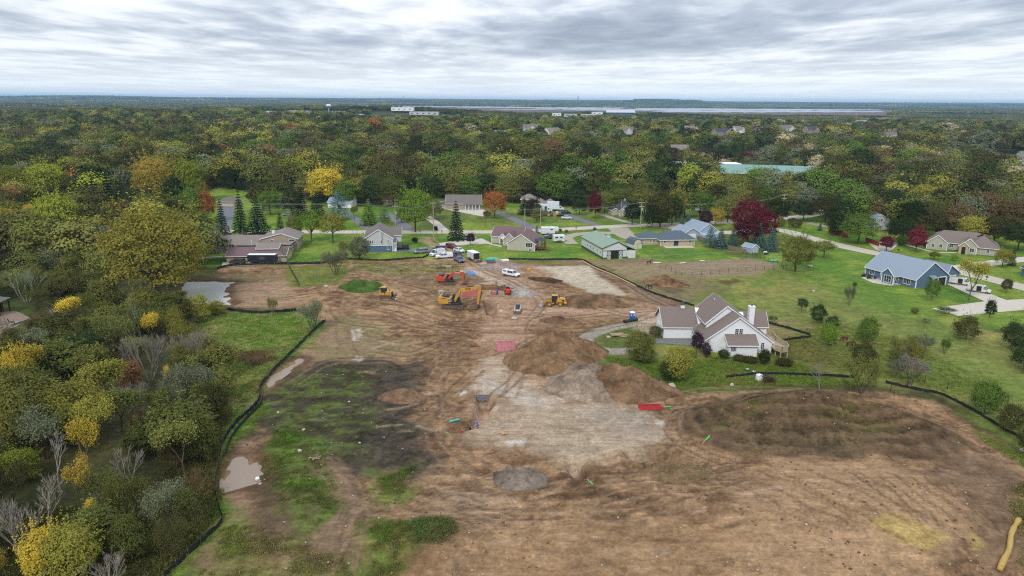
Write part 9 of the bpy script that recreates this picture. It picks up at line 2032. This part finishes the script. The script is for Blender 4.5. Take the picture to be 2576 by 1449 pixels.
# ------------------------------------------------------------------ grass tufts and weeds: uncountable, instanced
tsrc = bpy.data.collections.new('tuft sources')
def tuft_mesh(n, w, h, lean, seed):
 r_ = np.random.RandomState(seed); C = np.column_stack([r_.normal(0, w, n), r_.normal(0, w, n), r_.uniform(.1, .7, n) * h * .6]); N = r_.normal(size=(n, 3)) * .5 + np.array([0, 0, .5]); return quads_mesh('tuft', C, N, r_.uniform(.5, 1.2, n) * h * .36, r_.uniform(0, 1, n), MFAR, .22, r_.normal(size=(n, 3)) * .5 + np.array([0, 0, .8]))
for i in range(3): o_ = bpy.data.objects.new('tuft_%d' % i, tuft_mesh(46, .34, .42, 0, 400 + i)); tsrc.objects.link(o_)
tp, tr2, ts, tix, tcol = [], [], [], [], []
rg = np.random.RandomState(17)
def tufts(poly, n, cols, smin, smax, thr=.0, k=.3, seed=60):
 pts = DP(poly); xs = [p[0] for p in pts]; ys = [p[1] for p in pts]; x = rg.uniform(min(xs), max(xs), n); y = rg.uniform(min(ys), max(ys), n)
 m = (poly_sdf(x, y, pts) < -.3) & (fbm(x * k, y * k, 4, seed, .6) > thr + rg.uniform(-.07, .07, n)) & (poly_sdf(x, y, pts) < -rg.exponential(1.3, n)); x, y = x[m], y[m]; z = H(x, y)
 gi = np.clip(np.searchsorted(gy, y), 0, NY - 1) * NX + np.clip(np.searchsorted(gx, x), 0, NX - 1)
 for i in range(len(x)):
  c = cols[rg.randint(len(cols))]; a = [.48 * q + .60 * w for q, w in zip(A(*c), RGB[gi[i]])]; s = rg.uniform(smin, smax); tp.append((x[i], y[i], z[i])); tr2.append(rg.uniform(0, 6.28)); ts.append((s, s, s * rg.uniform(.7, 1.1))); tix.append(rg.randint(3)); tcol.append((a[0] * 1.2, a[1] * 1.2, a[2] * 1.2, 1))
GC = [(92, 128, 46), (118, 140, 56), (146, 144, 84), (104, 118, 52)]; TC = [(176, 164, 112), (156, 144, 88), (124, 132, 62)]; WC = [(74, 100, 40), (64, 86, 38), (92, 112, 46), (92, 96, 54)]; DC = [(84, 72, 52), (96, 88, 58), (70, 62, 50)]
tufts([(500, 785), (740, 785), (808, 822), (760, 880), (690, 935), (652, 990), (600, 1045), (560, 1010), (560, 950), (520, 900), (490, 850)], 9000, GC + TC, .5, 1.3); tufts([(600, 885), (690, 880), (700, 905), (640, 925), (600, 910)], 1500, [(96, 74, 54), (120, 96, 70)], .9, 1.6)
tufts([(600, 1045), (655, 1010), (690, 1020), (650, 1085), (600, 1130), (575, 1170), (570, 1290), (595, 1310), (560, 1345), (470, 1449), (420, 1460), (545, 1320), (545, 1230), (562, 1130)], 7000, GC, .3, .8)
tufts([(690, 1090), (760, 1085), (820, 1130), (850, 1240), (860, 1300), (770, 1390), (700, 1300), (655, 1200), (660, 1150)], 5500, WC, .35, .95, .48); tufts([(660, 990), (860, 908), (1040, 915), (1080, 1190), (900, 1200), (760, 1150), (660, 1080)], 9000, WC + DC + DC + DC, .2, .6, .52)
tufts([(950, 1215), (1045, 1180), (1045, 1210), (1010, 1270), (960, 1290)], 2200, WC, .4, 1.0, .4); tufts([(860, 1400), (960, 1330), (1030, 1340), (1060, 1400), (1000, 1470), (830, 1470)], 3600, WC + DC, .35, .9, .46); tufts([(1035, 1345), (1140, 1328), (1150, 1370), (1110, 1400), (1050, 1405)], 2600, [(56, 96, 44), (72, 104, 50), (64, 84, 44)], .6, 1.3); tufts([(876, 722), (905, 712), (950, 717), (958, 730), (885, 736)], 1500, [(62, 98, 38), (84, 112, 48)], .7, 1.3)
tufts([(560, 1330), (660, 1340), (860, 1420), (840, 1470), (480, 1470)], 5000, GC + DC, .3, .9, .45); tufts([(1500, 890), (1620, 905), (1800, 905), (2000, 905), (2130, 955), (2240, 975), (1830, 975), (1700, 975), (1560, 930)], 12000, GC + [(96, 104, 48)], .35, .9); tufts([(1950, 860), (2080, 800), (2300, 860), (2560, 1000), (2400, 1010), (2230, 955), (2100, 930), (1960, 900)], 9000, [(108, 114, 58), (120, 110, 66), (92, 104, 48)], .3, .8)
tufts([(880, 662), (1170, 656), (1180, 680), (1110, 700), (930, 695)], 5000, [(112, 116, 60), (140, 128, 84)], .3, .8, .45); tufts([(2440, 1075), (2620, 1170), (2640, 1230), (2560, 1165), (2470, 1110)], 2500, GC, .4, 1.0); tufts([(2540, 1240), (2640, 1200), (2640, 1480), (2560, 1480), (2570, 1380), (2530, 1300)], 5000, WC + GC, .6, 1.6); tufts([(1720, 1040), (1960, 995), (2280, 1045), (2420, 1120), (2150, 1155), (1890, 1155)], 9000, DC + [(92, 96, 48)], .2, .55, .42)
tufts([(-60, 1300), (560, 1240), (540, 1320), (400, 1480), (-60, 1500)], 9000, [(86, 88, 46), (104, 98, 56), (78, 72, 50), (108, 112, 54)], .8, 2.0); tufts([(380, 1000), (560, 960), (600, 1040), (548, 1130), (540, 1240), (420, 1300)], 7000, [(86, 88, 46), (104, 98, 56), (96, 104, 48), (92, 72, 52)], .8, 1.8)
me = bpy.data.meshes.new('weeds'); me.vertices.add(len(tp)); me.vertices.foreach_set('co', np.array(tp, np.float32).ravel())
for nm, ty, dat in (('rz', 'FLOAT', tr2), ('ix', 'INT', tix)): a_ = me.attributes.new(nm, ty, 'POINT'); a_.data.foreach_set('value', np.array(dat, np.float32 if ty == 'FLOAT' else np.int32))
a_ = me.attributes.new('sc', 'FLOAT_VECTOR', 'POINT'); a_.data.foreach_set('vector', np.array(ts, np.float32).ravel()); a_ = me.attributes.new('leafcol', 'FLOAT_COLOR', 'POINT'); a_.data.foreach_set('color', np.array(tcol, np.float32).ravel())
wd = link('weeds', me); tag(wd, 'rough grass tufts and weeds over the meadow and topsoil', None, None, 'stuff'); instancer(wd, tsrc)

# ------------------------------------------------------------------ tell the unnamed trees apart by what stands near them
LM = [((x, y), n) for (x, y), n in (((430, 745), 'the huge willow'), ((600, 650), 'the tan split level house'), ((540, 735), 'the pond'), ((950, 620), 'the blue basement house'), ((1290, 615), 'the mauve roofed house'), ((1520, 625), 'the horse barn'), ((1660, 605), 'the slate roofed brick house'), ((1580, 545), 'the small white cottage'), ((1890, 605), 'the big crimson maple'),
      ((1900, 640), 'the pale blue shed'), ((2000, 684), 'the lone olive willow'), ((2240, 710), 'the slate blue house'), ((2420, 625), 'the beige hip roofed house'), ((2240, 590), 'the white house with red fence'), ((1800, 860), 'the farmhouse'), ((1385, 545), 'the white box truck'), ((1170, 530), 'the porch house'), ((1045, 580), 'the bright green maple'), ((820, 500), 'the golden maple'), ((580, 520), 'the hip roofed garage'),
      ((395, 510), 'the amber weeping tree'), ((155, 610), 'the lime green edge tree'), ((60, 560), 'the red walled house'), ((40, 810), 'the stone patio'), ((90, 970), 'the large golden tree'), ((378, 940), 'the silvery leafless bush'), ((225, 1220), 'the tall golden thicket tree'), ((190, 1440), 'the golden tree at the near edge'), ((540, 1180), 'the long silt fence'), ((2130, 865), 'the grazing horses'), ((2430, 850), 'the round dark pasture bush'),
      ((2475, 1035), 'the big corner bush'), ((2058, 995), 'the dead fence tree'), ((2440, 700), 'the service vans'), ((1840, 445), 'the office building'), ((1100, 425), 'the distant tan house'), ((545, 425), 'the dark blue house'), ((1545, 300), 'the arena'), ((2520, 430), 'the curving drive'), ((330, 1180), 'the middle of the thicket'), ((480, 850), 'the thicket edge under the willow'), ((660, 480), 'the small open lawn'), ((1360, 610), 'the log gazebo'), ((1000, 560), 'the transformer pole'), ((1740, 550), 'the blue spruce pair'), ((2080, 570), 'the road bend'))]
LMW = [(Vector(D(*p)), n) for p, n in LM]
seen = {}
for o in TREES:
 c, k = CW.get(o['_c'], 'green'), KW[o['_k']]
 if 'label' not in o.keys():
  q = Vector((o.location.x, o.location.y)); cand_ = sorted(LMW, key=lambda t_: (t_[0] - q).length)[:3]; done = False
  h = o.scale.z; isb = KC.get(o['_k']) is not None; sz = ('small ' if h < 3 else 'tall ' if h > 5.5 else '') if isb else ('small ' if h < 6.5 else 'tall ' if h > 14.5 else '')
  for szz in (sz, '', 'shaggy ', 'full '):
   for (w, n) in cand_:
    d = q - w; rel = ('beyond' if d.y > abs(d.x) else 'before' if -d.y > abs(d.x) else 'beside'); dist = '' if d.length < 25 else 'well ' if d.length < 60 else 'far '
    lab = ('%s%s %s %s%s %s' % (szz, c, k, dist, rel, n)).replace('leafless tree', 'leafless tree').strip()
    if lab not in seen: done = True; break
   if done: break
  seen.setdefault(lab, []).append(o); o['label'] = lab
  if not done:
   for q_ in seen[lab]: q_['group'] = '%s %ss by %s' % (c, KC.get(o['_k'], 'tree'), n.replace('the ', ''))
 del o['_c']; del o['_k']

# ------------------------------------------------------------------ the air
hb = MB(); hb.box(-21000, 21000, -600, 31000, -6, 170)
hm = bpy.data.materials.new('haze'); hm.use_nodes = True
hm.node_tree.nodes.clear()
ho = hm.node_tree.nodes.new('ShaderNodeOutputMaterial'); hv = hm.node_tree.nodes.new('ShaderNodeVolumePrincipled')
hv.inputs['Color'].default_value = (.42, .69, 1.0, 1); hv.inputs['Density'].default_value = 5.0e-5
hm.node_tree.links.new(hv.outputs[0], ho.inputs['Volume'])
haze = hb.build('haze', hm); tag(haze, kind='stuff')
